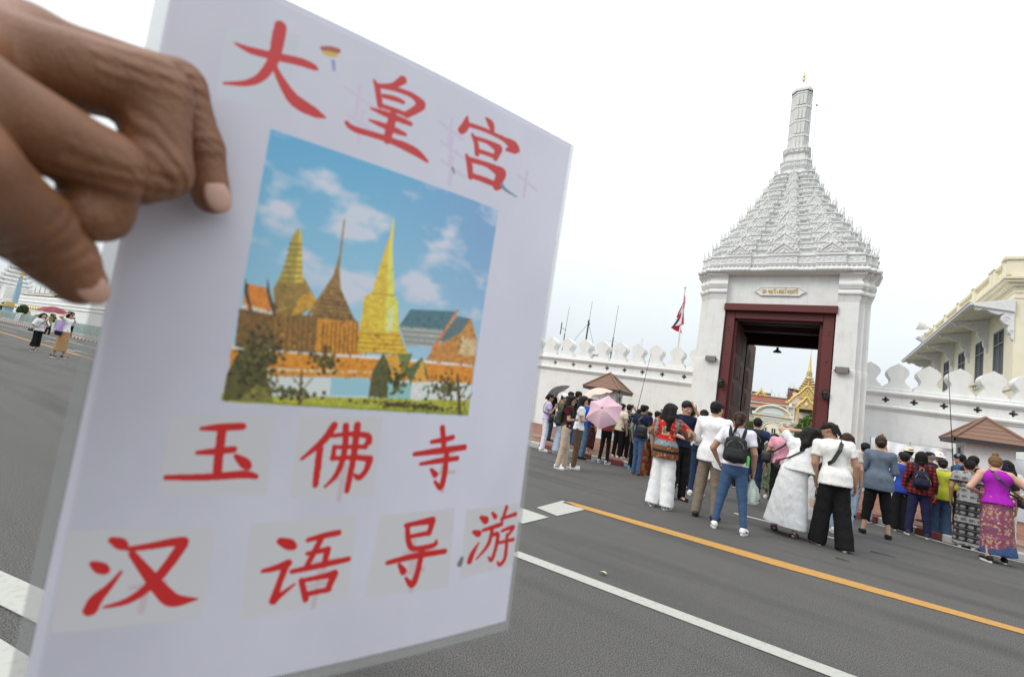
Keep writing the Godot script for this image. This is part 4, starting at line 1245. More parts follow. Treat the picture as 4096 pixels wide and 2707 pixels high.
	m.slab(Vector3(0, 0, 0.06), pv([0.0, 8.62, -1.3, 8.86, -1.34, 8.95, 0.0, 9.16]), Vector3.RIGHT, Vector3.UP, Vector3(0, 0, 0.1))
	put(m, "canopy_end", M.white_paint, b)
	for z in [-0.02, -3.35, -6.4, -9.6, -12.9, -16.2]:
		var k := MB.new()
		var pl := pv([0.0, 8.95, 0.0, 7.35, -0.06, 7.4, -0.1, 7.52, -0.08, 7.6, -0.16, 7.68, -0.2, 7.86, -0.16, 8.02, -0.3, 8.1, -0.42, 8.28, -0.4, 8.45, -0.28, 8.55, -0.5, 8.5, -0.72, 8.58, -0.86, 8.7, -1.0, 8.74, -1.1, 8.68, -1.22, 8.7, -1.26, 8.8, -1.32, 8.84, -1.3, 8.93])
		k.slab(Vector3(0, 0, z - 0.09), pl, Vector3.RIGHT, Vector3.UP, Vector3(0, 0, 0.18))
		for sd in [-1, 1]:
			for q in [[-0.26, 8.3, 0.13], [-0.62, 8.74, 0.09], [-1.18, 8.77, 0.06], [-0.1, 7.75, 0.08]]:
				var sp := []
				for i in 15:
					var a := i * 0.62
					sp.append(Vector3(q[0] + cos(a) * q[2] * (1 - i / 17.0), q[1] + sin(a) * q[2] * (1 - i / 17.0), z + sd * 0.095))
				k.tube(sp, [0.018], 5)
		put(k, "bracket", M.white_paint, b)
	# balustrade
	m = MB.new()
	m.box(Vector3(-0.16, 10.26, -8.7), Vector3(0.26, 0.14, 17.2)); m.box(Vector3(-0.16, 10.98, -8.7), Vector3(0.30, 0.1, 17.3)); m.box(Vector3(-0.16, 11.05, -8.7), Vector3(0.22, 0.05, 17.3))
	m.box(Vector3(6.1, 10.26, 0.1), Vector3(12.5, 0.15, 0.3)); m.box(Vector3(6.0, 10.66, 0.08), Vector3(12.6, 0.68, 0.2)); m.box(Vector3(6.0, 11.06, 0.08), Vector3(12.8, 0.12, 0.36))
	put(m, "balustrade_rail", M.cream, b)
	var bal := MB.new()
	bal.lathe(Vector3.ZERO, [[0.07, 0.0], [0.07, 0.04], [0.04, 0.07], [0.065, 0.2], [0.07, 0.26], [0.045, 0.38], [0.03, 0.48], [0.05, 0.54], [0.07, 0.57], [0.07, 0.62]], 8)
	var balm := bal.mesh(M.cream)
	var pz := [-0.15, -1.5, -1.95, -4.7, -7.6, -10.5, -13.4, -16.3, -17.1]
	for z in pz:
		m = MB.new()
		m.cbox(Vector3(-0.16, 10.62, z), Vector3(0.33, 0.82, 0.34), 0.02); m.cbox(Vector3(-0.16, 11.06, z), Vector3(0.42, 0.1, 0.44), 0.02)
		put(m, "balustrade_post", M.cream, b)
	for i in pz.size() - 1:
		var ln: float = pz[i] - pz[i + 1] - 0.4
		var c := int(ln / 0.24)
		for j in c: share(balm, "baluster", b, null, Transform3D(Basis(), Vector3(-0.16, 10.32, pz[i] - 0.2 - ln * (j + 0.5) / c)))
	# horn and camera on the roof edge
	var h := thing("loudspeaker", "white horn lamp on the far roof edge of the cream building", "floodlight", Vector3(7.0, 11.3, -43.7))
	m = MB.new()
	m.tube([Vector3(-0.5, 0.3, 0), Vector3(-0.1, 0.18, 0), Vector3(0.1, 0.1, 0), Vector3(0.3, 0.05, 0)], [0.42, 0.28, 0.12, 0.08], 14); put(m, "horn", M.white_paint, h)
	m = MB.new(); m.bar(Vector3(0.1, 0.1, 0), Vector3(0.5, -0.5, 0), 0.04); m.bar(Vector3(0.3, 0.05, 0), Vector3(0.5, 0.1, 0), 0.05); put(m, "bracket", M.metal_grey, h)
	h = thing("security_camera", "grey box camera on a bracket at the canopy's far end", "camera", Vector3(6.0, 9.05, -38.8))
	m = MB.new(); m.cbox(Vector3(-0.05, 0.4, 0), Vector3(0.5, 0.22, 0.24), 0.03, Basis(Vector3.BACK, -0.6)); put(m, "housing", M.metal_pale, h)
	m = MB.new(); m.bar(Vector3(0, 0.3, 0), Vector3(0.1, -0.05, 0), 0.05); m.cbox(Vector3(0.05, 0.1, 0), Vector3(0.2, 0.16, 0.2), 0.02); put(m, "bracket", M.metal_grey, h)
func masts() -> void:
	var fl := thing("flagpole", "white flagpole left of the gate flying a limp striped flag", "flagpole", Vector3(-5.97, 0, -25))
	var m := MB.new()
	m.tube([Vector3(0, 0, 0), Vector3(0, 8.7, 0)], [0.06, 0.04], 10); ball(m, Vector3(0, 8.74, 0), Vector3(0.07, 0.07, 0.07))
	m.bar(Vector3(0.1, 8.6, 0), Vector3(0.14, 5.0, 0), 0.006)
	put(m, "pole", M.white_paint, fl)
	# the flag hangs in folds; its stripes run along the cloth
	m = MB.new()
	var cols := [Color(0.55, 0.03, 0.04), Color(0.78, 0.78, 0.76), Color(0.03, 0.03, 0.12), Color(0.03, 0.03, 0.12), Color(0.78, 0.78, 0.76), Color(0.55, 0.03, 0.04)]
	for st in 6:
		m.col = cols[st]
		var rows := []
		for i in 17:
			var f := i / 16.0
			var r := PackedVector3Array()
			for j in 3:
				var g: float = lerpf([0.0, 0.16, 0.27, 0.33, 0.39, 0.5][st], [0.16, 0.27, 0.33, 0.39, 0.5, 1.0][st], j / 2.0)
				var y := 8.32 - f * 1.65 - g * (0.62 - 0.15 * f)
				var wave := sin(f * 7.0 + g * 3.4)
				r.append(Vector3(0.02 + 0.34 * sin(g * 5.0 + f * 2.2) * (0.35 + 0.65 * f) * (0.4 + f * 0.6) - 0.16 * f + wave * 0.03, y, 0.05 + 0.12 * cos(g * 6.0 + f * 4.0) * f))
			rows.append(r)
		rows.reverse()
		m.grid(rows, false, true)
	put(m, "flag", M.vcol, fl)
	for q in [[-12.55, 7.3, "thin whip aerial with side dipole, farthest left above the wall"], [-11.1, 7.7, "guyed aerial mast with clamp above the wall"], [-9.45, 7.5, "thin grey aerial mast between merlons above the wall"]]:
		var a := thing("aerial_mast", q[2], "aerial", Vector3(q[0], 0, -24.5), 0.0, "aerials behind the wall")
		m = MB.new()
		var thick: float = 0.045 if q[0] < -11.05 and q[0] > -12 else 0.03
		m.tube([Vector3(0, 0, 0), Vector3(0, 6.5 if thick > 0.04 else 5.6, 0)], [thick, thick], 7)
		m.tube([Vector3(0, 5.5, 0), Vector3(0.04, q[1], 0)], [0.016, 0.009], 5)
		if q[0] < -12:
			m.bar(Vector3(-0.3, 5.55, 0), Vector3(-0.3, 6.3, 0), 0.03); m.bar(Vector3(-0.3, 5.95, 0), Vector3(0.05, 5.85, 0), 0.015)
		elif thick > 0.04:
			ball(m, Vector3(0, 6.45, 0), Vector3(0.06, 0.12, 0.06)); m.cbox(Vector3(0.04, 6.3, 0), Vector3(0.1, 0.1, 0.08), 0.01)
			for d in [Vector3(-1.1, -1.6, 0), Vector3(0.75, -1.7, 0.2)]: m.bar(Vector3(0, 6.35, 0), Vector3(0, 6.35, 0) + d, 0.009)
		else:
			m.bar(Vector3(-0.25, 5.4, 0), Vector3(0.2, 5.36, 0), 0.006); m.cbox(Vector3(0, 4.9, 0), Vector3(0.07, 0.6, 0.07), 0.01)
		put(m, "mast", M.metal_dark, a)
	var hp := thing("hoop_aerial", "slim white hoop aerial standing between merlons left of the flagpole", "aerial", Vector3(-7.8, 4.0, -24.5))
	m = MB.new(); m.tube([Vector3(-0.04, 0, 0), Vector3(-0.02, 1.6, 0), Vector3(0.02, 1.7, 0), Vector3(0.06, 1.6, 0), Vector3(0.05, 0, 0)], [0.012], 6); put(m, "hoop", M.white_paint, hp)
	var cm := thing("security_camera", "small black camera on the wall top left of the flagpole", "camera", Vector3(-7.35, 4.05, -22.75))
	m = MB.new(); m.bar(Vector3(0.1, 0, 0), Vector3(0.12, 0.6, 0), 0.02); m.cbox(Vector3(0, 0.28, 0.05), Vector3(0.2, 0.13, 0.14), 0.015); put(m, "housing", M.black_iron, cm)
	var wf := thing("floodlight", "grey floodlight lying between merlons on the left wall", "floodlight", Vector3(-9.55, 4.05, -22.6))
	m = MB.new(); m.cbox(Vector3(0, 0.16, 0), Vector3(0.34, 0.24, 0.12), 0.02, Basis(Vector3.RIGHT, 0.5)); m.box(Vector3(0, 0.02, -0.04), Vector3(0.1, 0.06, 0.1)); put(m, "housing", M.metal_pale, wf)
	# whip aerials of the guards' radio sets
	for q in [[-5.3, 1.0, -5.0, 3.78, "tall thin whip aerial leaning over the crowd left of the gate"], [3.45, 0.6, 3.22, 4.0, "tall thin whip aerial beside the right guard booth"]]:
		var wp := thing("whip_aerial", q[4], "aerial", Vector3(q[0], 0.12, -17.0))
		m = MB.new(); m.tube([Vector3(0, 0, 0), Vector3(0, q[1], 0), Vector3(q[2] - q[0], q[3] - 0.12, 0)], [0.018, 0.014, 0.006], 6)
		if q[0] > 0:
			m.bar(Vector3(-0.07, 0.0, 0), Vector3(-0.05, 1.25, 0), 0.022); m.cbox(Vector3(-0.06, 1.25, 0), Vector3(0.07, 0.22, 0.06), 0.02); m.bar(Vector3(-0.06, 0.95, 0), Vector3(-0.12, 0.9, 0.05), 0.02)
		put(m, "rod", M.black_iron, wp)
	# white sheeting along the wall
	for q in [[2.05, 4.25, "white cloth sheet hung along the wall left of the right guard booth"], [5.45, 9.5, "white cloth sheet hung along the wall right of the booth"]]:
		m = MB.new()
		var rows := []
		for i in 12:
			var f := i / 11.0
			var r := PackedVector3Array()
			for j in 40:
				var g := 1.0 - j / 39.0
				var x: float = lerpf(q[0], q[1], g)
				var sag := 0.09 * sin(g * PI)
				var y := 0.14 + f * (1.93 - sag)
				r.append(Vector3(x, y, -21.35 + 0.035 * sin(g * 31.0 + sin(f * 3.0) * 2.0) + 0.05 * exp(-pow((f - 0.88 + 0.06 * sin(g * PI)) * 9.0, 2.0)) + 0.03 * sin(f * 9.0 + g * 7.0)))
			rows.append(r)
		m.grid(rows, false, true)
		var c := thing("cloth_screen", q[2], "cloth screen")
		put(m, "sheet", M.sheet, c)
		m = MB.new()
		for g in [0.0, 0.5, 1.0]: m.bar(Vector3(lerpf(q[0], q[1], g), 0.11, -21.42), Vector3(lerpf(q[0], q[1], g), 2.1, -21.42), 0.02)
		m.bar(Vector3(q[0], 2.06, -21.42), Vector3(q[1], 2.06, -21.42), 0.012)
		put(m, "post", M.metal_pale, c)

# ---- what shows through the gateway ------------------------------------
func roof_slope(m: MB, x0: float, x1: float, y0: float, z0: float, y1: float, z1: float) -> void:
	m.quad(Vector3(x1, y0, z0), Vector3(x0, y0, z0), Vector3(x0, y1, z1), Vector3(x1, y1, z1))
	m.quad(Vector3(x0, y0 - 0.2, z0), Vector3(x1, y0 - 0.2, z0), Vector3(x1, y1 - 0.2, z1), Vector3(x0, y1 - 0.2, z1))
	m.quad(Vector3(x1, y0 - 0.2, z0), Vector3(x0, y0 - 0.2, z0), Vector3(x0, y0, z0), Vector3(x1, y0, z0))
func chofa(m: MB, o: Vector3, h: float, lean: float) -> void:
	m.tube([o, o + Vector3(lean * 0.25, h * 0.35, 0), o + Vector3(-lean * 0.05, h * 0.65, 0), o + Vector3(lean * 0.35, h, 0)], [0.12, 0.1, 0.06, 0.01], 5)
func gold_gable(m: MB, cx: float, y0: float, z: float, hw: float, ht: float) -> void:
	for s in [-1.0, 1.0]:
		var pts := []
		for i in 9:
			var f := i / 8.0
			pts.append(Vector3(cx + s * hw * (1 - f), y0 + ht * f - 0.12 * sin(f * PI * 4.0), z + 0.1))
		m.tube(pts, [0.2], 6)
		for i in 7: ball(m, pts[i + 1] + Vector3(s * 0.1, 0.22, 0), Vector3(0.09, 0.2, 0.08), 6)
		chofa(m, Vector3(cx + s * hw, y0, z), 0.9, s)
	chofa(m, Vector3(cx, y0 + ht, z), 1.1, 0.2)
func palace() -> void:
	var p := thing("throne_hall", "palace hall with orange tiled roof, gold gables and tiered gold spire seen through the gateway", "palace", Vector3(0, 0, -110))
	var m := MB.new()
	m.box(Vector3(-14, 3.9, -6), Vector3(21, 7.8, 10)); m.box(Vector3(0.0, 4.4, -3.5), Vector3(6.6, 8.8, 9)); m.box(Vector3(14, 3.9, -6), Vector3(21, 7.8, 10))
	m.box(Vector3(0, 10.3, -4), Vector3(5.0, 3.2, 7))
	put(m, "wall", M.palace_wall, p)
	for s in [-1, 1]:
		m = MB.new()
		var a: float = -25.0 if s < 0 else 3.0
		var b: float = -3.0 if s < 0 else 25.0
		roof_slope(m, a, b, 9.2, -0.6, 10.5, -3.0); roof_slope(m, a, b, 8.1, 0.6, 8.9, -0.6)
		put(m, "roof", M.tile_orange, p)
		m = MB.new()
		for q in [[10.5, -2.9, 0.22], [9.15, -0.5, 0.16]]: m.box(Vector3((a + b) / 2, q[0], q[1]), Vector3(b - a, q[2], 0.2))
		put(m, "roof_border", M.tile_green, p)
		m = MB.new()
		for q in [[10.68, -3.0, 0.12], [9.0, -0.45, 0.1], [8.85, -0.5, 0.1], [8.0, 0.66, 0.14], [7.82, 0.5, 0.12]]: m.box(Vector3((a + b) / 2, q[0], q[1]), Vector3(b - a, q[2], 0.3))
		put(m, "roof_trim", M.palace_trim, p)
	# raised roof with a small gold gable
	m = MB.new(); roof_slope(m, -10.1, -6.7, 10.5, -3.2, 11.35, -5.0); put(m, "upper_roof", M.tile_orange, p)
	m = MB.new(); m.box(Vector3(-8.4, 11.35, -5), Vector3(3.6, 0.3, 0.3)); m.box(Vector3(-10.1, 10.95, -4), Vector3(0.2, 0.8, 1.5)); m.box(Vector3(-6.7, 10.95, -4), Vector3(0.2, 0.8, 1.5)); put(m, "roof_border", M.tile_green, p)
	m = MB.new(); gold_gable(m, -8.45, 10.5, -3.0, 0.85, 1.15); put(m, "small_gable", M.gold, p)
	m = MB.new()
	for q in [[-11.0, 10.6], [-10.1, 11.4], [-6.6, 11.3], [-6.0, 10.6], [-5.2, 10.6], [-3.8, 11.0], [-3.3, 12.9], [-2.6, 13.0]]: chofa(m, Vector3(q[0], q[1], -3.0), 1.3, -1.0 if q[0] < -8 else 1.0)
	put(m, "roof_horn", M.palace_trim, p)
	# windows
	for x in [-10.7, -9.4, -8.1, -6.8, -5.5, -4.3, 4.5, 6.0]:
		m = MB.new()
		var pl := PackedVector2Array()
		pl.append(Vector2(-0.55, 0)); pl.append(Vector2(0.55, 0))
		for i in 9: pl.append(Vector2(cos(PI * i / 8) * 0.55, 1.05 + sin(PI * i / 8) * 0.5))
		m.slab(Vector3(x, 6.1, -1.0), pl, Vector3.RIGHT, Vector3.UP, Vector3.BACK * 0.06)
		var w := put(m, "window", M.blue_grey, p)
		m = MB.new()
		var pts := []
		for q in pl: pts.append(Vector3(x + q.x, 6.1 + q.y, -0.93))
		pts.append(pts[0])
		m.tube(pts, [0.07], 5); put(m, "frame", M.palace_trim, w)
	m = MB.new(); m.box(Vector3(-14, 5.9, -0.9), Vector3(21, 0.2, 0.3)); put(m, "ledge", M.palace_trim, p)
	# centre block: stacked roof ends, gables, porch
	m = MB.new()
	for q in [[-3.4, -2.2, 12.8, 9.6], [-2.3, -1.2, 12.9, 10.2]]:
		m.quad(Vector3(q[1], q[3], -1.2), Vector3(q[0], q[3], -1.2), Vector3(q[0] + 0.2, q[2], -3), Vector3(q[1], q[2], -3))
		m.quad(Vector3(-q[0], q[3], -1.2), Vector3(-q[1], q[3], -1.2), Vector3(-q[1], q[2], -3), Vector3(-q[0] - 0.2, q[2], -3))
	put(m, "side_roof", M.tile_orange, p)
	m = MB.new()
	for q in [-3.35, -2.3, -1.3, 3.35, 2.3, 1.3]: m.box(Vector3(q, 11.3, -1.9), Vector3(0.22, 3.0, 0.3))
	m.box(Vector3(-2.7, 12.75, -2.8), Vector3(1.4, 0.25, 0.3)); m.box(Vector3(2.7, 12.75, -2.8), Vector3(1.4, 0.25, 0.3)); put(m, "roof_border", M.tile_green, p)
	m = MB.new()
	m.slab(Vector3(0, 9.5, -0.2), pv([-3.0, 0, 3.0, 0, 0, 3.7]), Vector3.RIGHT, Vector3.UP, Vector3.BACK * 0.3); put(m, "pediment", M.palace_wall, p)
	m = MB.new(); m.slab(Vector3(0, 11.1, 0.12), pv([-1.4, 0, 1.4, 0, 0, 1.9]), Vector3.RIGHT, Vector3.UP, Vector3.BACK * 0.15)
	for i in 24: ball(m, Vector3(rng.randf_range(-0.9, 0.9) * (1 - (i / 24.0)), 11.2 + 1.4 * i / 24.0, 0.3), Vector3(0.12, 0.12, 0.08), 6)
	put(m, "pediment_relief", M.gold_pale, p)
	m = MB.new(); gold_gable(m, 0, 9.5, 0.1, 3.4, 3.8); m.box(Vector3(0, 10.95, 0.25), Vector3(2.9, 0.25, 0.3)); put(m, "gable", M.gold, p)
	m = MB.new(); gold_gable(m, 0, 8.8, 2.2, 1.6, 2.1)
	m.slab(Vector3(0, 8.9, 2.0), pv([-1.3, 0, 1.3, 0, 0, 1.7]), Vector3.RIGHT, Vector3.UP, Vector3.BACK * 0.2)
	for s in [-1, 1]:
		m.cbox(Vector3(s * 1.25, 7.4, 2.2), Vector3(0.3, 3.2, 0.3), 0.05); m.tube([Vector3(s * 1.3, 7.8, 2.3), Vector3(s * 1.7, 8.7, 2.3)], [0.08, 0.06], 5)
	m.box(Vector3(0, 8.75, 2.1), Vector3(2.8, 0.2, 0.3)); put(m, "porch", M.gold, p)
	m = MB.new(); m.box(Vector3(0, 8.2, 1.6), Vector3(2.2, 0.7, 0.2)); put(m, "porch_screen", M.room_dark, p)
	m = MB.new(); ball(m, Vector3(0, 9.5, 2.3), Vector3(0.35, 0.45, 0.1), 10); put(m, "medallion", M.palace_trim, p)
	for x in [-0.7, 0.0, 0.7, -2.5, 2.5]:
		m = MB.new(); m.cbox(Vector3(x, 6.7 if absf(x) > 1 else 6.2, 1.02), Vector3(0.7, 1.0, 0.08), 0.02)
		put(m, "shutter", M.shutter_brown, p)
	m = MB.new()
	for x in [-3.1, -2.0, 2.0, 3.1]: m.cbox(Vector3(x, 5.5, 1.1), Vector3(0.35, 6.4, 0.3), 0.04)
	m.box(Vector3(0, 5.6, 1.3), Vector3(7, 0.2, 0.6)); m.box(Vector3(0, 8.7, 1.1), Vector3(7, 0.25, 0.4)); put(m, "pilaster", M.palace_trim, p)
	# spire
	var ws := [2.3, 1.62, 1.32, 1.06, 0.85, 0.68, 0.6]
	for i in 6:
		m = MB.new()
		var y := 12.35 + i * 0.54
		var rows := []
		for q in [[0.0, -0.32], [0.22, -0.3], [0.24, 0.0], [0.32, 0.06], [0.36, 0.0], [0.54, -0.3]]: rows.append(gring(ws[i] + q[1], (ws[i] + q[1]) * 0.1, 0.03, y + q[0]))
		m.grid(rows); m.cap(rows[-1])
		for s in m.v.size(): m.v[s] += Vector3(0.1, 0, -4)
		for k in 8:
			var a := TAU * k / 8
			var dd := Vector3(cos(a), 0, sin(a))
			chofa(m, Vector3(0.1, y + 0.36, -4) + dd * ws[i] * (1.0 if k % 2 == 0 else 1.25), 0.4, 0.2)
		put(m, "spire_tier", M.gold_tile, p)
	m = MB.new()
	m.lathe(Vector3(0.1, 0, -4), [[0.6, 15.4], [0.5, 15.8], [0.34, 17.0], [0.42, 17.1], [0.3, 17.3], [0.33, 17.55], [0.24, 17.75], [0.27, 18.0], [0.2, 18.2], [0.22, 18.5], [0.15, 18.8], [0.17, 19.1], [0.11, 19.6], [0.12, 19.8], [0.06, 20.4], [0.09, 20.5], [0.04, 20.8], [0.025, 22.4]], 12)
	put(m, "spire", M.gold, p)
	m = MB.new()
	for k in 4:
		var bs := Basis(Vector3.UP, k * PI / 2)
		var o := Vector3(0.1, 16.35, -4) + bs * Vector3(0, 0, 0.42)
		m.slab(o, pv([-0.24, -0.45, 0.24, -0.45, 0.13, 0.5, -0.13, 0.5]), bs * Vector3.RIGHT, Vector3.UP, bs * Vector3(0, 0, 0.1))
	put(m, "spire_glaze", M.tile_green_pale, p)

	# triumphal arch before the hall
	var a := thing("courtyard_arch", "cream stone arch with rounded pediment standing before the palace hall", "arch", Vector3(-4.1, 0, -80))
	m = MB.new()
	m.slab(Vector3(-2.4, 0, -0.8), pv([0, 0, 1.35, 0, 1.35, 5.0, 0, 5.0]), Vector3.RIGHT, Vector3.UP, Vector3.BACK * 1.6)
	m.slab(Vector3(1.05, 0, -0.8), pv([0, 0, 1.35, 0, 1.35, 5.0, 0, 5.0]), Vector3.RIGHT, Vector3.UP, Vector3.BACK * 1.6)
	var pl := PackedVector2Array([Vector2(-1.05, 5.0), Vector2(-1.05, 2.9)])
	for i in 13: pl.append(Vector2(-cos(PI * i / 12) * 1.05, 2.9 + sin(PI * i / 12) * 1.0))
	pl.append(Vector2(1.05, 5.0))
	m.slab(Vector3(0, 0, -0.8), pl, Vector3.RIGHT, Vector3.UP, Vector3.BACK * 1.6)
	m.box(Vector3(4.6, 2.1, -0.2), Vector3(4.3, 4.2, 0.8)); m.box(Vector3(-4.6, 2.1, -0.2), Vector3(4.3, 4.2, 0.8))
	put(m, "arch_body", M.stone_cream, a)
	m = MB.new()
	m.box(Vector3(0, 5.05, 0), Vector3(5.4, 0.2, 2.0)); m.box(Vector3(0, 4.2, 0), Vector3(5.0, 0.12, 1.75)); m.box(Vector3(4.6, 4.25, -0.2), Vector3(4.4, 0.15, 1.0)); m.box(Vector3(-4.6, 4.25, -0.2), Vector3(4.4, 0.15, 1.0))
	for s in [-1, 1]:
		for x in [1.35, 2.1]: m.lathe(Vector3(s * x, 0, 0.85), [[0.24, 0.6], [0.24, 0.8], [0.18, 0.85], [0.16, 3.9], [0.24, 4.0], [0.24, 4.2]], 12)
		m.box(Vector3(s * 2.5, 5.25, 0.6), Vector3(0.5, 0.35, 0.5))
	var pts := []
	for i in 17: pts.append(Vector3(-cos(PI * (i + 1.5) / 19) * 2.45, 4.75 + sin(PI * (i + 1.5) / 19) * 1.8, 0.5))
	m.tube(pts, [0.16], 6)
	pts = []
	for i in 13: pts.append(Vector3(-cos(PI * i / 12) * 1.12, 2.9 + sin(PI * i / 12) * 1.06, 0.82))
	m.tube(pts, [0.1], 6)
	put(m, "moulding", M.palace_trim, a)
	m = MB.new()
	pl = PackedVector2Array()
	for i in 17: pl.append(Vector2(cos(PI * (i + 1.5) / 19) * 2.4, 4.75 + sin(PI * (i + 1.5) / 19) * 1.75))
	m.slab(Vector3(0, 0, -0.5), pl, Vector3.RIGHT, Vector3.UP, Vector3.BACK * 0.8)
	put(m, "pediment", M.stone_cream, a)
	m = MB.new()
	m.slab(Vector3(0, 5.3, 0.3), pv([-1.5, 0, 1.5, 0, 1.3, 0.45, 0.8, 0.75, 0, 0.86, -0.8, 0.75, -1.3, 0.45]), Vector3.RIGHT, Vector3.UP, Vector3.BACK * 0.1)
	m.box(Vector3(0, 4.6, 0.82), Vector3(2.4, 0.3, 0.08))
	for s in [-1, 1]: ball(m, Vector3(s * 1.05, 3.9, 0.82), Vector3(0.2, 0.22, 0.05), 10)
	put(m, "relief_panel", M.relief_blue, a)
	# the pale facade seen through its opening
	var f := thing("courtyard_facade", "pale yellow facade with french windows seen through the stone arch", "building", Vector3(-4.1, 0, -96))
	m = MB.new(); m.box(Vector3(0, 2.4, 0), Vector3(8, 4.8, 0.4)); put(m, "wall", M.cream, f)
	for x in [-1.9, -0.5, 0.9, 2.3]:
		m = MB.new(); m.cbox(Vector3(x, 2.6, 0.22), Vector3(0.8, 2.2, 0.08), 0.02); var w := put(m, "window", M.palace_trim, f)
		for s in [-0.17, 0.17]:
			m = MB.new(); m.box(Vector3(x + s, 2.6, 0.27), Vector3(0.22, 1.9, 0.02)); put(m, "pane", M.room_dark, w)
	m = MB.new(); m.box(Vector3(0, 1.35, 0.7), Vector3(6, 0.1, 0.12)); m.box(Vector3(0, 0.8, 0.7), Vector3(6, 0.1, 0.12))
	for i in 24: m.box(Vector3(-2.9 + i * 0.25, 1.07, 0.7), Vector3(0.07, 0.45, 0.07))
	put(m, "balcony", M.palace_trim, f)

func leaf_cloud(mm: String, parent: Node3D, shape: Callable, n: int, size: float, mt: Material) -> void:
	# small leaf clumps spread through the crown's volume
	var lf := MB.new()
	for k in 5:
		var bs := Basis.from_euler(Vector3(k * 1.3, k * 2.1, k * 0.7))
		var pts := [bs * Vector3(-1, 0, 0.1), bs * Vector3(0, 0.1, 0.42), bs * Vector3(1, 0, 0.05), bs * Vector3(0, 0.1, -0.42)]
		var o := bs * Vector3(0.3, 0.2 * k - 0.4, 0.25)
		lf.quad(pts[0] + o, pts[1] + o, pts[2] + o, pts[3] + o)
	var mu := MultiMesh.new()
	mu.transform_format = MultiMesh.TRANSFORM_3D; mu.use_colors = true
	mu.mesh = lf.mesh(mt); mu.instance_count = n
	for i in n:
		var p: Vector3 = shape.call()
		mu.set_instance_transform(i, Transform3D(Basis.from_euler(Vector3(rng.randf() * TAU, rng.randf() * TAU, rng.randf() * TAU)) * Basis.from_scale(Vector3.ONE * size * rng.randf_range(0.6, 1.3)), p))
		var c := rng.randf_range(0.55, 1.35)
		mu.set_instance_color(i, Color(c * rng.randf_range(0.85, 1.2), c, c * 0.8))
	var o := MultiMeshInstance3D.new()
	o.name = mm; o.multimesh = mu
	parent.add_child(o, true)
	o.set_meta("kind", "stuff")
func trees() -> void:
	for q in [[0.95, -45.0, 1.55, 4.1, "clipped bright green tree right of the stone arch in the gateway"], [-5.6, -55.0, 0.75, 3.9, "narrow clipped green tree left of the stone arch"], [-4.9, -58.0, 0.6, 3.1, "low rounded green tree beside the arch's left column"]]:
		var t := thing("topiary_tree", q[4], "tree", Vector3(q[0], 0, q[1]), 0.0, "clipped trees in the courtyard")
		var m := MB.new()
		m.tube([Vector3.ZERO, Vector3(0.03, 0.6, 0), Vector3(0, 1.6, 0.02), Vector3(0, q[3] * 0.7, 0)], [0.16, 0.11, 0.09, 0.03], 8)
		for k in 5: m.tube([Vector3(0, 0.9 + k * 0.3, 0), Vector3(cos(k * 2.3) * q[2] * 0.5, 1.3 + k * 0.35, sin(k * 2.3) * q[2] * 0.5)], [0.05, 0.015], 5)
		put(m, "trunk", M.bark, t)
		var rad: float = q[2]
		var top: float = q[3]
		leaf_cloud("crown", t, func() -> Vector3:
			var f := pow(rng.randf(), 0.7)
			var y := lerpf(top, 0.6, f)
			var r := rad * sqrt(clampf(1.0 - pow((0.6 - f) / 0.62, 2.0), 0.02, 1.0)) if f < 0.6 else rad
			var a := rng.randf() * TAU
			var l := r * (0.72 + 0.3 * sqrt(rng.randf())) * (1.0 + 0.07 * sin(a * 5.0 + y * 4.0))
			return Vector3(cos(a) * l, y, sin(a) * l), 2600, 0.10, M.leaf)
	var cg := MB.new()
	cg.box(Vector3(-3, 0.02, -60), Vector3(30, 0.012, 60))
	setting(put(cg, "courtyard_ground", M.courtyard))
	var lw := MB.new()
	lw.box(Vector3(-12, 0.05, -60), Vector3(12, 0.1, 30))
	setting(put(lw, "lawn", M.grass))
	for q in [[-0.55, -40.0, "black courtyard lamp post before the right clipped tree"], [0.25, -43.0, "second black lamp post nearer the right doorway jamb"], [-4.6, -46.0, "black courtyard lamp post by the left clipped tree"]]:
		var l := thing("lamp_post", q[2], "lamp post", Vector3(q[0], 0, q[1]))
		var m := MB.new()
		m.tube([Vector3.ZERO, Vector3(0, 0.4, 0), Vector3(0, 2.3, 0)], [0.1, 0.045, 0.035], 8); put(m, "post", M.black_iron, l)
		m = MB.new(); m.lathe(Vector3(0, 2.3, 0), [[0.06, 0.0], [0.13, 0.2], [0.14, 0.22], [0.05, 0.33], [0.0, 0.4]], 8); put(m, "lantern", M.black_iron, l)

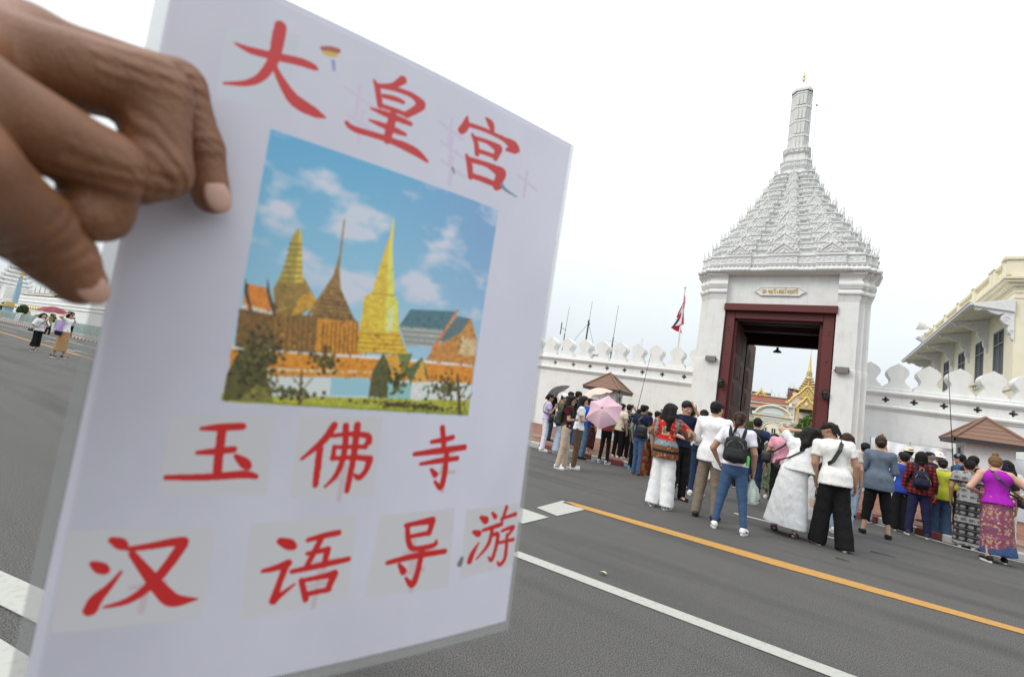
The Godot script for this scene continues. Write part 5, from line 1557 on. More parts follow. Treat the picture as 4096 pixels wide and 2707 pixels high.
# ---- down the street to the left ---------------------------------------
func far_left() -> void:
	# the next tower of the same wall
	var ft := thing("gate_tower", "distant white stepped tower at the far left end of the wall", "tower", Vector3(-172, 0, -26))
	var tm := MB.new()
	tm.box(Vector3(0, 3.9, 0), Vector3(6.0, 7.8, 6.0)); tm.box(Vector3(0, 7.6, 0), Vector3(6.5, 0.25, 6.5)); tm.box(Vector3(0, 7.0, 0), Vector3(6.3, 0.2, 6.3)); tm.box(Vector3(4, 3.6, 0), Vector3(9.0, 7.2, 4.6))
	put(tm, "tower_body", M.plaster, ft)
	for i in 9:
		var w: float = [3.05, 2.75, 2.3, 1.9, 1.62, 1.36, 1.12, 0.9, 0.72][i]
		var y := 7.75 + i * 1.05
		tm = MB.new()
		var rows := []
		for p in [[0.0, -0.5], [0.35, -0.45], [0.4, -0.05], [0.55, 0.05], [0.75, 0.05], [0.8, -0.15], [1.05, -0.5]]: rows.append(gring(maxf(w + p[1], 0.25), 0.07 * w, 0.06, y + p[0]))
		tm.grid(rows); tm.cap(rows[-1])
		band_relief(tm, w + 0.05, 0.07 * w, 0.06, y + 0.55, y + 0.75)
		for k in 4:
			var bs := Basis(Vector3.UP, k * PI / 2)
			for x in [-0.95, -0.6, -0.3, 0.0, 0.3, 0.6, 0.95]:
				var o := bs * Vector3(x * w, y + 0.75, w)
				tm.tube([o, o + Vector3(0, 0.25, 0) + bs * Vector3(0, 0, 0.1), o + Vector3(0, 0.55, 0)], [0.13, 0.09, 0.01], 5)
		put(tm, "roof_tier", M.stucco, ft)
	tm = MB.new(); tm.lathe(Vector3.ZERO, [[0.45, 17.1], [0.5, 17.4], [0.42, 17.5], [0.42, 21.0], [0.2, 22.0], [0.02, 23.0]], 10); put(tm, "spire", M.stucco, ft)
	# raised shrine with a blue crest and gold swags
	var s := thing("street_shrine", "tall pale blue decorative crest with gold tip on a gold and blue pedestal", "shrine", Vector3(-108, 0.1, -16.6))
	var m := MB.new()
	m.box(Vector3(0, 1.0, 0), Vector3(1.6, 2.0, 1.0)); put(m, "pedestal", M.blue_pale, s)
	m = MB.new(); m.box(Vector3(0, 2.1, 0), Vector3(2.0, 0.3, 1.5)); m.box(Vector3(0, 0.2, 0), Vector3(2.0, 0.4, 1.4)); m.box(Vector3(0, 2.5, 0), Vector3(1.4, 0.5, 1.0)); put(m, "gold_tray", M.gold_pale, s)
	m = MB.new()
	m.slab(Vector3(0, 2.75, -0.5), pv([-0.3, 0, 0.3, 0, 0.28, 1.8, 0.18, 3.2, 0, 4.2, -0.18, 3.2, -0.28, 1.8]), Vector3(0, 0, 1), Vector3.UP, Vector3.RIGHT * 0.3); m.slab(Vector3(-0.15, 2.75, -0.5), pv([-0.5, 0, 0.5, 0, 0.45, 1.8, 0.3, 3.1, 0, 4.0, -0.3, 3.1, -0.45, 1.8]), Vector3(1, 0, 0), Vector3.UP, Vector3.BACK * 0.3)
	put(m, "crest", M.blue_pale, s)
	m = MB.new(); m.lathe(Vector3(0, 6.9, -0.4), [[0.14, 0.0], [0.2, 0.3], [0.12, 0.6], [0.14, 0.8], [0.04, 1.1], [0.0, 1.5]], 8); put(m, "gold_tip", M.gold, s)
	for i in 10:
		var sw := thing("swag", "%s yellow and white cloth swag along the far wall, counted from the blue shrine" % ["first", "second", "third", "fourth", "fifth", "sixth", "seventh", "eighth", "ninth", "tenth"][i], "swag", Vector3(-131.0 + i * 1.9, 3.1, -22.38), 0.0, "swags along the far wall")
		m = MB.new()
		for k in 3:
			m.col = [Color(0.75, 0.62, 0.2), Color(0.78, 0.78, 0.72), Color(0.75, 0.62, 0.2)][k]
			var pts := []
			for j in 7: pts.append(Vector3(-0.9 + 0.3 * j, -sin(PI * j / 6) * (0.3 + k * 0.14), 0.05 + 0.03 * k))
			m.tube(pts, [0.04, 0.06, 0.08, 0.08, 0.08, 0.06, 0.04], 6)
		put(m, "cloth", M.vcol, sw)
	# glass barrier
	var gb := thing("glass_barrier", "long green glass barrier with steel posts along the far pavement", "barrier", Vector3(-85, 0.112, -16))
	for i in 24:
		m = MB.new(); m.box(Vector3(-26 + i * 2.2, 0.65, 0), Vector3(2.05, 1.15, 0.03)); put(m, "pane", M.glass_green, gb)
		m = MB.new(); m.cbox(Vector3(-27.1 + i * 2.2, 0.6, 0), Vector3(0.06, 1.25, 0.08), 0.01); put(m, "post", M.metal_pale, gb)
	m = MB.new(); m.box(Vector3(0, 0.05, 0), Vector3(54, 0.1, 0.16)); put(m, "base_rail", M.metal_pale, gb)
	# steel turnstile gate before it
	var tg := thing("turnstile", "curved steel railing gate standing in front of the glass barrier", "railing", Vector3(-88, 0.112, -15.0))
	m = MB.new()
	for k in 3:
		var x := k * 0.9 - 0.9
		m.tube([Vector3(x, 0, 0), Vector3(x, 1.0, 0), Vector3(x + 0.3, 1.25, 0.2), Vector3(x + 1.4, 1.1, 0.6), Vector3(x + 1.6, 0, 0.7)], [0.05], 6)
	put(m, "rail", M.metal_pale, tg)
	# shrubs behind the barrier and clipped pots
	for q in [[-96, -18.5, 1.3, 1.5, "round green bush behind the glass barrier"], [-91, -18.2, 1.9, 1.25, "low broad green hedge bush behind the glass barrier"], [-103, -17.4, 0.8, 2.6, "cloud clipped pot tree beside the blue shrine"], [-112, -17.0, 0.9, 2.8, "potted shrub with yellow flowers left of the shrine"]]:
		var t := thing("shrub", q[4], "shrub", Vector3(q[0], 0.1, q[1]))
		m = MB.new(); m.tube([Vector3.ZERO, Vector3(0.05, q[3] * 0.8, 0)], [0.09, 0.04], 6); put(m, "stem", M.bark, t)
		var r: float = q[2]
		var h: float = q[3]
		leaf_cloud("foliage", t, func() -> Vector3:
			var d := Vector3(rng.randfn(), rng.randfn(), rng.randfn()).normalized() * pow(rng.randf(), 0.4)
			return Vector3(d.x * r, h * 0.62 + d.y * h * 0.38, d.z * r * 0.8), 900, 0.14, M.leaf_dark)
	# temple roofs above the far wall
	var tr := thing("temple_roof", "brown and white tiered temple roofs with horn finials above the far wall", "temple", Vector3(-152, 0, -32))
	m = MB.new(); m.box(Vector3(0, 3.2, 0), Vector3(26, 6.4, 8)); put(m, "wall", M.palace_wall, tr)
	m = MB.new()
	roof_slope(m, -14, 14, 6.2, 5, 8.0, 0); put(m, "roof", M.tile_dark, tr)
	m = MB.new()
	for q in [[6.2, 4.9], [7.1, 2.6], [8.0, 0.1]]: m.box(Vector3(0, q[0], q[1]), Vector3(28, 0.3, 0.4))
	put(m, "roof_trim", M.palace_trim, tr)
	m = MB.new()
	for x in [-13.5, -9.0, -4.0, 1.0, 6.0, 11.0]: chofa(m, Vector3(x, 7.2, 3.0), 2.0, 1.0 if int(x) % 2 else -1.0)
	m.box(Vector3(2, 8.6, -3), Vector3(30, 0.8, 1.0)); put(m, "roof_horn", M.gold_tile, tr)
# ---- the card held up before the lens ----------------------------------
func fill(im: Image, a: Array, c: Color) -> void:
	var n := a.size() / 2
	var y0 := 1e9
	var y1 := -1e9
	for i in n:
		y0 = minf(y0, a[2 * i + 1]); y1 = maxf(y1, a[2 * i + 1])
	for y in range(maxi(0, int(y0)), mini(im.get_height() - 1, int(y1)) + 1):
		var xs := []
		var f := y + 0.5
		for i in n:
			var ya: float = a[2 * i + 1]
			var j := (i + 1) % n
			var yb: float = a[2 * j + 1]
			if (ya <= f) != (yb <= f):
				xs.append(a[2 * i] + (f - ya) / (yb - ya) * (a[2 * j] - a[2 * i]))
		xs.sort()
		for i in range(0, xs.size() - 1, 2):
			var x0 := int(round(xs[i]))
			var w := int(round(xs[i + 1])) - x0
			if w > 0: im.fill_rect(Rect2i(x0, y, w, 1), c)
func disc(im: Image, x: float, y: float, r: float, c: Color) -> void:
	for iy in range(int(y - r), int(y + r) + 1):
		var d := r * r - (iy + 0.5 - y) * (iy + 0.5 - y)
		if d > 0.0:
			var w := sqrt(d)
			im.fill_rect(Rect2i(int(round(x - w)), iy, maxi(1, int(round(2 * w))), 1), c)
# a brush stroke through [x, y, width] points, smoothed
func ink(im: Image, a: Array, c: Color, dx := 0.0, dy := 0.0) -> void:
	var n := a.size() / 3
	for i in n - 1:
		var p0 := Vector3(a[3 * maxi(i - 1, 0)], a[3 * maxi(i - 1, 0) + 1], a[3 * maxi(i - 1, 0) + 2])
		var p1 := Vector3(a[3 * i], a[3 * i + 1], a[3 * i + 2])
		var p2 := Vector3(a[3 * i + 3], a[3 * i + 4], a[3 * i + 5])
		var k := mini(i + 2, n - 1)
		var p3 := Vector3(a[3 * k], a[3 * k + 1], a[3 * k + 2])
		var steps := int(Vector2(p2.x - p1.x, p2.y - p1.y).length() / 1.6) + 2
		for s in steps + 1:
			var p := p1.cubic_interpolate(p2, p0, p3, float(s) / steps)
			disc(im, p.x + dx, p.y + dy, maxf(p.z * 0.56, 1.0), c)
func card_print() -> ImageTexture:
	var f := FastNoiseLite.new()
	f.seed = 5; f.frequency = 0.03
	var lo := Image.create(50, 71, false, Image.FORMAT_RGB8)
	for y in 71:
		for x in 50:
			var k := 0.93 + 0.04 * f.get_noise_2d(x * 1.5, y) + 0.075 * x / 50.0 - 0.02 * y / 71.0
			lo.set_pixel(x, y, Color(0.91 * k, 0.905 * k, 0.955 * k))
	lo.resize(1000, 1414, Image.INTERPOLATE_CUBIC)
	var im := lo
	var red := Color(0.83, 0.18, 0.18)
	var patch := Color(0.855, 0.85, 0.855)
	var patch2 := Color(0.84, 0.85, 0.88)
	var ghost := Color(0.87, 0.82, 0.90)
	var ghost2 := Color(0.835, 0.775, 0.785)
	fill(im, [123, 863, 299, 851, 312, 1016, 125, 1010], patch)
	fill(im, [352, 848, 535, 840, 539, 1025, 358, 1022], patch)
	fill(im, [6, 1071, 230, 1078, 230, 1250, 8, 1246], patch)
	fill(im, [292, 1074, 506, 1062, 519, 1253, 302, 1264], patch)
	fill(im, [565, 1070, 767, 1064, 779, 1267, 556, 1258], patch)
	fill(im, [804, 1071, 983, 1067, 986, 1240, 811, 1249], patch)
	fill(im, [98, 96, 225, 51, 223, 218, 101, 240], patch2)
	# faint strokes of older prints showing through
	for q in [[330, 120], [345, 175], [560, 105], [570, 150], [580, 195], [812, 150]]:
		ink(im, [q[0], q[1], 7, q[0] + 70, q[1] + 18, 8], ghost); ink(im, [q[0] + 30, q[1] - 20, 8, q[0] + 32, q[1] + 50, 9], ghost)
	for q in [[455, 935], [440, 985], [690, 925], [700, 975], [110, 1180], [430, 1165], [420, 1215], [640, 1165], [650, 1215]]:
		ink(im, [q[0], q[1], 8, q[0] + 50, q[1] - 4, 9], ghost2); ink(im, [q[0] + 24, q[1] - 30, 9, q[0] + 22, q[1] + 44, 10], ghost2)
	# 大
	ink(im, [116, 121, 4, 145, 122, 12, 185, 115, 14, 234, 105, 15, 260, 104, 12, 269, 106, 3], red)
	ink(im, [187, 51, 20, 187, 78, 21, 186, 109, 19, 182, 135, 17, 167, 169, 14, 144, 190, 10, 109, 205, 4], red)
	ink(im, [188, 133, 8, 204, 156, 14, 230, 183, 22, 251, 192, 24, 278, 197, 18, 301, 199, 3], red)
	# 皇
	ink(im, [452, 47, 17, 432, 69, 11, 402, 83, 7], red)
	ink(im, [388, 77, 5, 399, 94, 12, 410, 126, 12], red)
	ink(im, [397, 85, 10, 440, 75, 10, 481, 73, 12, 505, 83, 21], red)
	ink(im, [506, 87, 18, 490, 106, 16, 474, 122, 13], red)
	ink(im, [415, 102, 9, 444, 97, 11, 462, 97, 8], red)
	ink(im, [410, 126, 9, 448, 123, 10, 477, 123, 10], red)
	ink(im, [391, 141, 4, 423, 140, 12, 463, 139, 13, 488, 139, 9], red)
	ink(im, [392, 168, 4, 420, 168, 11, 456, 168, 13, 480, 168, 7], red)
	ink(im, [443, 137, 17, 441, 173, 17, 439, 198, 15], red)
	ink(im, [345, 193, 8, 365, 200, 12, 440, 195, 13, 506, 198, 18, 544, 210, 7], red)
	# 宫
	ink(im, [630, 62, 5, 629, 86, 19, 620, 102, 17], red)
	ink(im, [685, 43, 6, 701, 52, 18, 710, 67, 10], red)
	ink(im, [633, 80, 11, 686, 74, 10, 747, 74, 12, 783, 80, 26, 801, 86, 9], red)
	ink(im, [787, 87, 22, 762, 98, 7], red)
	ink(im, [653, 100, 8, 668, 118, 13, 675, 142, 13], red)
	ink(im, [662, 105, 10, 701, 101, 11, 737, 105, 22], red)
	ink(im, [737, 107, 21, 732, 134, 12], red)
	ink(im, [676, 133, 10, 731, 129, 11], red)
	ink(im, [646, 157, 8, 659, 178, 16, 667, 207, 13], red)
	ink(im, [652, 165, 13, 711, 159, 13, 758, 165, 29], red)
	ink(im, [758, 167, 28, 749, 204, 20], red)
	ink(im, [669, 202, 13, 718, 200, 14, 759, 201, 15], red)
	# 玉
	ink(im, [176, 884, 7, 207, 880, 13, 245, 876, 13], red)
	ink(im, [176, 931, 7, 203, 928, 12, 237, 923, 12], red)
	ink(im, [211, 882, 14, 212, 926, 14, 216, 976, 14], red)
	ink(im, [133, 979, 9, 200, 978, 12, 261, 973, 14, 285, 977, 10], red)
	ink(im, [243, 936, 8, 261, 950, 18, 268, 958, 12], red)
	# 佛
	ink(im, [426, 864, 14, 409, 898, 14, 369, 940, 6], red)
	ink(im, [404, 915, 12, 405, 961, 13, 406, 996, 11], red)
	ink(im, [426, 888, 8, 464, 882, 10, 505, 885, 13, 512, 900, 11], red)
	ink(im, [509, 894, 11, 504, 911, 10], red)
	ink(im, [436, 913, 8, 469, 911, 9, 504, 910, 10], red)
	ink(im, [434, 912, 9, 434, 938, 10], red)
	ink(im, [433, 938, 9, 478, 935, 10, 519, 938, 14], red)
	ink(im, [519, 941, 14, 513, 966, 12, 500, 981, 12, 489, 974, 6], red)
	ink(im, [452, 864, 13, 458, 921, 12, 449, 971, 11, 427, 1000, 5], red)
	ink(im, [478, 861, 14, 480, 936, 13, 477, 1010, 11], red)
	# 寺
	ink(im, [672, 895, 9, 705, 889, 13, 732, 882, 12], red)
	ink(im, [697, 858, 13, 706, 894, 13, 709, 914, 12], red)
	ink(im, [630, 926, 10, 697, 917, 15, 771, 907, 14], red)
	ink(im, [650, 950, 8, 702, 942, 13, 754, 936, 12], red)
	ink(im, [720, 922, 13, 722, 973, 14, 716, 1009, 14, 697, 994, 7], red)
	ink(im, [682, 964, 8, 695, 977, 15], red)
	# 汉
	ink(im, [68, 1091, 9, 81, 1098, 17, 88, 1104, 12], red)
	ink(im, [47, 1131, 8, 60, 1140, 17, 68, 1145, 12], red)
	ink(im, [91, 1149, 4, 77, 1174, 10, 62, 1195, 18, 57, 1212, 19], red)
	ink(im, [96, 1109, 8, 128, 1106, 11, 161, 1101, 14, 178, 1102, 18], red)
	ink(im, [178, 1108, 17, 161, 1144, 16, 139, 1178, 15, 110, 1202, 11, 76, 1210, 4], red)
	ink(im, [102, 1118, 10, 128, 1152, 16, 157, 1189, 21, 181, 1211, 21, 219, 1213, 3], red)
	# 语
	ink(im, [353, 1112, 13, 371, 1120, 20, 381, 1126, 13], red)
	ink(im, [329, 1171, 8, 353, 1167, 12, 375, 1160, 15], red)
	ink(im, [372, 1165, 13, 363, 1207, 12, 359, 1234, 16], red)
	ink(im, [359, 1234, 13, 378, 1219, 8, 396, 1205, 4], red)
	ink(im, [409, 1114, 9, 442, 1107, 12, 473, 1103, 12], red)
	ink(im, [438, 1109, 12, 425, 1144, 12, 415, 1169, 10], red)
	ink(im, [412, 1143, 8, 454, 1138, 12], red)
	ink(im, [454, 1138, 13, 452, 1172, 11], red)
	ink(im, [386, 1178, 9, 438, 1172, 12, 504, 1164, 11], red)
	ink(im, [408, 1199, 10, 424, 1241, 12], red)
	ink(im, [411, 1200, 9, 452, 1196, 11, 477, 1193, 16], red)
	ink(im, [476, 1198, 15, 468, 1226, 12], red)
	ink(im, [422, 1230, 10, 471, 1226, 11], red)
	# 导
	ink(im, [634, 1098, 10, 673, 1094, 13, 705, 1091, 17], red)
	ink(im, [706, 1094, 15, 701, 1122, 13], red)
	ink(im, [650, 1126, 9, 700, 1122, 12], red)
	ink(im, [638, 1098, 11, 648, 1139, 13, 666, 1157, 12, 719, 1154, 12, 724, 1143, 6], red)
	ink(im, [600, 1183, 10, 669, 1175, 14, 755, 1173, 12], red)
	ink(im, [687, 1164, 13, 684, 1212, 14, 674, 1244, 15, 653, 1225, 6], red)
	ink(im, [631, 1191, 8, 645, 1209, 16], red)
	# 游
	ink(im, [854, 1095, 10, 871, 1104, 19], red)
	ink(im, [836, 1132, 10, 853, 1138, 17], red)
	ink(im, [857, 1163, 5, 841, 1189, 14, 835, 1208, 15], red)
	ink(im, [891, 1086, 8, 902, 1097, 13], red)
	ink(im, [867, 1130, 9, 913, 1122, 12, 928, 1119, 10], red)
	ink(im, [897, 1129, 11, 890, 1170, 11, 857, 1205, 5], red)
	ink(im, [893, 1150, 8, 918, 1146, 12, 917, 1185, 11, 908, 1214, 11, 896, 1205, 5], red)
	ink(im, [938, 1073, 11, 927, 1113, 8], red)
	ink(im, [925, 1104, 8, 974, 1095, 11], red)
	ink(im, [932, 1138, 8, 971, 1131, 11, 956, 1152, 8], red)
	ink(im, [952, 1151, 10, 955, 1212, 11, 940, 1231, 10, 929, 1222, 5], red)
	ink(im, [923, 1170, 8, 977, 1166, 10], red)
	# scuffs
	ink(im, [272, 58, 9, 287, 54, 14, 303, 48, 9], Color(0.72, 0.36, 0.28)); ink(im, [277, 65, 8, 287, 63, 10, 300, 59, 7], Color(0.88, 0.74, 0.3)); ink(im, [297, 75, 7, 301, 92, 5], Color(0.6, 0.6, 0.82))
	ink(im, [766, 194, 9, 780, 203, 8, 820, 210, 3], Color(0.42, 0.58, 0.68)); ink(im, [613, 202, 4, 621, 213, 3], Color(0.3, 0.34, 0.34))
	ink(im, [809, 1198, 10, 805, 1211, 14], Color(0.48, 0.52, 0.47))
	# the pasted photograph: sky and clouds first
	var sk := Image.create(96, 96, false, Image.FORMAT_RGB8)
	f.frequency = 0.035; f.fractal_octaves = 4
	for y in 96:
		for x in 96:
			var t := y / 60.0
			var c := Color(0.36, 0.70, 0.88).lerp(Color(0.70, 0.88, 0.96), clampf(t * 0.8 + x / 300.0, 0, 1)).lerp(Color(0.5, 0.67, 0.86), clampf((x - 40) / 60.0, 0, 0.8) * (1 - t * 0.6))
			var d := f.get_noise_2d(x * 1.0 + 11, y * 1.7) + 0.55 * exp(-pow((x - 34.0) / 13, 2) - pow((y - 27.0) / 8, 2)) + 0.4 * exp(-pow((x - 68.0) / 14, 2) - pow((y - 46.0) / 9, 2)) + 0.3 * exp(-pow((x - 28.0) / 22, 2) - pow((y - 44.0) / 7, 2)) + 0.3 * exp(-pow((x - 7.0) / 6, 2) - pow((y - 24.0) / 9, 2))
			sk.set_pixel(x, y, c.lerp(Color(0.90, 0.91, 0.96), clampf((d - 0.12) * 2.0, 0, 0.95)))
	sk.resize(567, 565, Image.INTERPOLATE_CUBIC)
	im.blit_rect(sk, Rect2i(0, 0, 567, 565), Vector2i(202, 262))
	fill(im, [199, 812, 297, 810, 399, 803, 550, 794, 768, 784, 769, 823, 200, 827], Color(0.737, 0.737, 0.212))
	fill(im, [255, 823, 462, 821, 767, 810, 769, 823, 200, 828], Color(0.595, 0.618, 0.164))
	fill(im, [206, 776, 290, 769, 487, 753, 766, 738, 768, 784, 531, 795, 289, 808, 201, 813], Color(0.929, 0.953, 0.929))
	fill(im, [404, 760, 491, 753, 498, 793, 406, 799], Color(0.642, 0.857, 0.904))
	fill(im, [201, 720, 263, 715, 497, 704, 764, 692, 769, 738, 486, 751, 275, 769, 205, 772], Color(1.000, 0.595, 0.164))
	fill(im, [273, 753, 493, 735, 494, 739, 274, 758], Color(1.000, 0.929, 0.737))
	fill(im, [202, 716, 496, 699, 763, 687, 764, 694, 497, 706, 203, 722], Color(1.000, 1.000, 1.000))
	fill(im, [262, 693, 320, 688, 327, 708, 266, 711], Color(1.000, 0.904, 0.546))
	fill(im, [207, 717, 203, 639, 270, 639, 354, 628, 443, 626, 458, 702, 327, 711], Color(0.532, 0.374, 0.166))
	fill(im, [355, 632, 444, 628, 458, 702, 359, 709], Color(0.929, 0.595, 0.164))
	fill(im, [366, 639, 369, 638, 377, 709, 373, 709], Color(0.595, 0.356, 0.115))
	fill(im, [375, 637, 378, 637, 386, 707, 382, 708], Color(0.595, 0.356, 0.115))
	fill(im, [384, 636, 387, 635, 395, 706, 391, 707], Color(0.595, 0.356, 0.115))
	fill(im, [393, 634, 396, 634, 404, 705, 400, 705], Color(0.595, 0.356, 0.115))
	fill(im, [402, 633, 405, 632, 413, 704, 410, 704], Color(0.595, 0.356, 0.115))
	fill(im, [411, 631, 414, 631, 423, 703, 419, 703], Color(0.595, 0.356, 0.115))
	fill(im, [420, 630, 423, 629, 432, 701, 428, 702], Color(0.595, 0.356, 0.115))
	fill(im, [430, 628, 433, 628, 442, 700, 438, 701], Color(0.595, 0.356, 0.115))
	fill(im, [439, 627, 442, 626, 451, 699, 447, 699], Color(0.595, 0.356, 0.115))
	fill(im, [271, 647, 273, 646, 280, 711, 277, 711], Color(0.752, 0.532, 0.215))
	fill(im, [281, 645, 283, 645, 289, 710, 287, 710], Color(0.752, 0.532, 0.215))
	fill(im, [290, 643, 292, 643, 299, 708, 296, 709], Color(0.752, 0.532, 0.215))
	fill(im, [300, 642, 302, 641, 309, 707, 306, 707], Color(0.752, 0.532, 0.215))
	fill(im, [310, 640, 312, 640, 318, 706, 316, 706], Color(0.752, 0.532, 0.215))
	fill(im, [320, 638, 322, 638, 328, 704, 326, 705], Color(0.752, 0.532, 0.215))
	fill(im, [330, 637, 332, 636, 339, 703, 336, 703], Color(0.752, 0.532, 0.215))
	fill(im, [340, 635, 342, 634, 349, 702, 346, 702], Color(0.752, 0.532, 0.215))
	fill(im, [207, 586, 243, 587, 264, 640, 208, 638], Color(1.000, 0.546, 0.164))
	fill(im, [209, 628, 263, 634, 266, 641, 207, 638], Color(1.000, 0.904, 0.809))
	fill(im, [204, 575, 210, 593, 228, 642, 224, 645, 207, 606], Color(0.307, 0.212, 0.164))
	fill(im, [244, 566, 254, 597, 274, 642, 267, 643, 247, 598], Color(0.307, 0.212, 0.164))
	fill(im, [268, 556, 313, 551, 349, 599, 319, 634, 270, 639, 258, 588], Color(0.630, 0.496, 0.203))
	fill(im, [300, 638, 312, 593, 330, 577, 349, 599, 336, 614], Color(0.881, 0.642, 0.187))
	fill(im, [287, 447, 295, 462, 307, 535, 315, 563, 263, 570, 272, 535, 276, 471], Color(0.737, 0.642, 0.212))
	fill(im, [287, 447, 295, 462, 307, 535, 315, 563, 296, 565, 294, 513], Color(0.929, 0.785, 0.259))
	fill(im, [274, 484, 298, 480, 299, 483, 273, 488], Color(0.523, 0.451, 0.164))
	fill(im, [273, 497, 300, 492, 301, 495, 272, 501], Color(0.523, 0.451, 0.164))
	fill(im, [272, 510, 302, 504, 303, 507, 271, 513], Color(0.523, 0.451, 0.164))
	fill(im, [271, 523, 304, 517, 305, 520, 270, 526], Color(0.523, 0.451, 0.164))
	fill(im, [270, 535, 306, 529, 307, 532, 269, 539], Color(0.523, 0.451, 0.164))
	fill(im, [269, 548, 308, 541, 308, 544, 268, 551], Color(0.523, 0.451, 0.164))
	fill(im, [268, 561, 310, 553, 310, 556, 267, 564], Color(0.523, 0.451, 0.164))
	fill(im, [374, 405, 377, 404, 383, 518, 393, 560, 428, 615, 444, 630, 333, 625, 360, 562, 372, 533, 377, 484], Color(0.642, 0.475, 0.212))
	fill(im, [366, 561, 393, 560, 394, 563, 365, 564], Color(0.426, 0.307, 0.164))
	fill(im, [362, 570, 399, 568, 399, 572, 362, 574], Color(0.426, 0.307, 0.164))
	fill(im, [359, 580, 405, 577, 405, 580, 358, 583], Color(0.426, 0.307, 0.164))
	fill(im, [355, 589, 410, 585, 411, 589, 355, 593], Color(0.426, 0.307, 0.164))
	fill(im, [352, 598, 416, 594, 417, 598, 351, 602], Color(0.426, 0.307, 0.164))
	fill(im, [349, 608, 422, 603, 422, 606, 348, 611], Color(0.426, 0.307, 0.164))
	fill(im, [345, 617, 428, 612, 428, 615, 345, 620], Color(0.426, 0.307, 0.164))
	fill(im, [342, 626, 433, 620, 434, 624, 341, 629], Color(0.426, 0.307, 0.164))
	fill(im, [484, 368, 487, 372, 494, 441, 517, 548, 529, 565, 543, 633, 574, 685, 450, 697, 447, 567, 463, 554, 471, 488, 483, 415], Color(1.000, 0.809, 0.212))
	fill(im, [484, 373, 487, 372, 494, 441, 517, 548, 529, 565, 540, 633, 505, 639, 500, 551, 486, 466], Color(1.000, 0.953, 0.356))
	fill(im, [508, 583, 520, 580, 526, 635, 513, 640], Color(1.000, 1.000, 0.690))
	fill(im, [463, 553, 517, 548, 519, 552, 463, 558], Color(0.834, 0.618, 0.140))
	fill(im, [449, 650, 549, 641, 550, 645, 450, 653], Color(0.857, 0.570, 0.115))
	fill(im, [449, 661, 555, 652, 555, 655, 450, 664], Color(0.857, 0.570, 0.115))
	fill(im, [449, 671, 561, 662, 561, 666, 450, 675], Color(0.857, 0.570, 0.115))
	fill(im, [449, 682, 566, 673, 567, 676, 450, 686], Color(0.857, 0.570, 0.115))
	fill(im, [449, 693, 572, 684, 573, 687, 450, 696], Color(0.857, 0.570, 0.115))
	fill(im, [563, 575, 689, 557, 664, 609, 541, 619], Color(0.307, 0.475, 0.523))
	fill(im, [541, 619, 664, 609, 639, 657, 566, 665], Color(0.595, 0.618, 0.595))
	fill(im, [549, 623, 659, 614, 659, 617, 549, 627], Color(0.809, 0.809, 0.737))
	fill(im, [550, 636, 653, 627, 653, 631, 550, 639], Color(0.809, 0.809, 0.737))
	fill(im, [551, 648, 647, 641, 647, 645, 551, 651], Color(0.809, 0.809, 0.737))
	fill(im, [552, 660, 642, 655, 641, 658, 552, 663], Color(0.809, 0.809, 0.737))
	fill(im, [691, 569, 737, 569, 725, 599, 675, 642, 653, 640], Color(0.379, 0.475, 0.498))
	fill(im, [736, 566, 764, 624, 767, 689, 624, 693, 639, 657, 709, 612], Color(0.857, 0.570, 0.259))
	fill(im, [716, 616, 764, 624, 764, 666, 713, 667], Color(0.929, 0.785, 0.546))
	fill(im, [690, 551, 696, 553, 641, 667, 633, 665], Color(0.929, 0.523, 0.259))
	fill(im, [513, 688, 540, 732, 540, 794, 493, 794, 493, 737], Color(0.356, 0.356, 0.187))
	fill(im, [517, 695, 547, 689, 569, 729, 558, 753, 541, 753, 540, 732], Color(1.000, 0.690, 0.212))
	fill(im, [547, 686, 586, 681, 578, 723, 569, 729], Color(0.475, 0.523, 0.259))
	fill(im, [613, 687, 640, 740, 592, 750, 569, 729], Color(0.356, 0.426, 0.235))
	fill(im, [614, 692, 636, 746, 593, 752], Color(0.976, 0.690, 0.259))
	fill(im, [534, 756, 595, 752, 597, 792, 540, 794], Color(0.595, 0.834, 0.809))
	fill(im, [596, 754, 618, 752, 626, 795, 600, 794], Color(1.000, 0.976, 0.929))
	fill(im, [227, 714, 257, 722, 288, 804, 295, 822, 202, 825, 202, 773, 213, 732], Color(0.379, 0.356, 0.164))
	fill(im, [253, 787, 283, 792, 293, 820, 234, 823], Color(0.546, 0.523, 0.235))
	fill(im, [338, 750, 342, 749, 349, 824, 343, 825], Color(0.403, 0.307, 0.164))
	fill(im, [716, 717, 722, 717, 748, 821, 737, 822], Color(0.403, 0.307, 0.164))
	fill(im, [688, 720, 692, 720, 734, 766, 730, 767], Color(0.426, 0.356, 0.187))
	fill(im, [758, 728, 762, 728, 739, 781, 736, 781], Color(0.426, 0.356, 0.187))
	fill(im, [684, 790, 687, 790, 742, 796, 738, 797], Color(0.426, 0.356, 0.187))
	fill(im, [770, 763, 774, 763, 742, 801, 739, 802], Color(0.426, 0.356, 0.187))
	fill(im, [320, 764, 322, 764, 345, 787, 343, 787], Color(0.426, 0.356, 0.187))
	fill(im, [363, 764, 366, 764, 349, 791, 347, 791], Color(0.426, 0.356, 0.187))
	# broken tone over the buildings, foliage over the trees
	var rp := RandomNumberGenerator.new()
	rp.seed = 11
	for i in 2600:
		var x := rp.randi_range(206, 765)
		var y := rp.randi_range(560, 820)
		var c := im.get_pixel(x, y)
		if c.b > 0.55 or c.g > 0.62: continue
		var k := rp.randf_range(0.72, 1.22)
		im.fill_rect(Rect2i(x, y, rp.randi_range(1, 5), rp.randi_range(2, 9)), Color(minf(c.r * k, 1), minf(c.g * k * 0.98, 1), minf(c.b * k * 0.9, 1)))
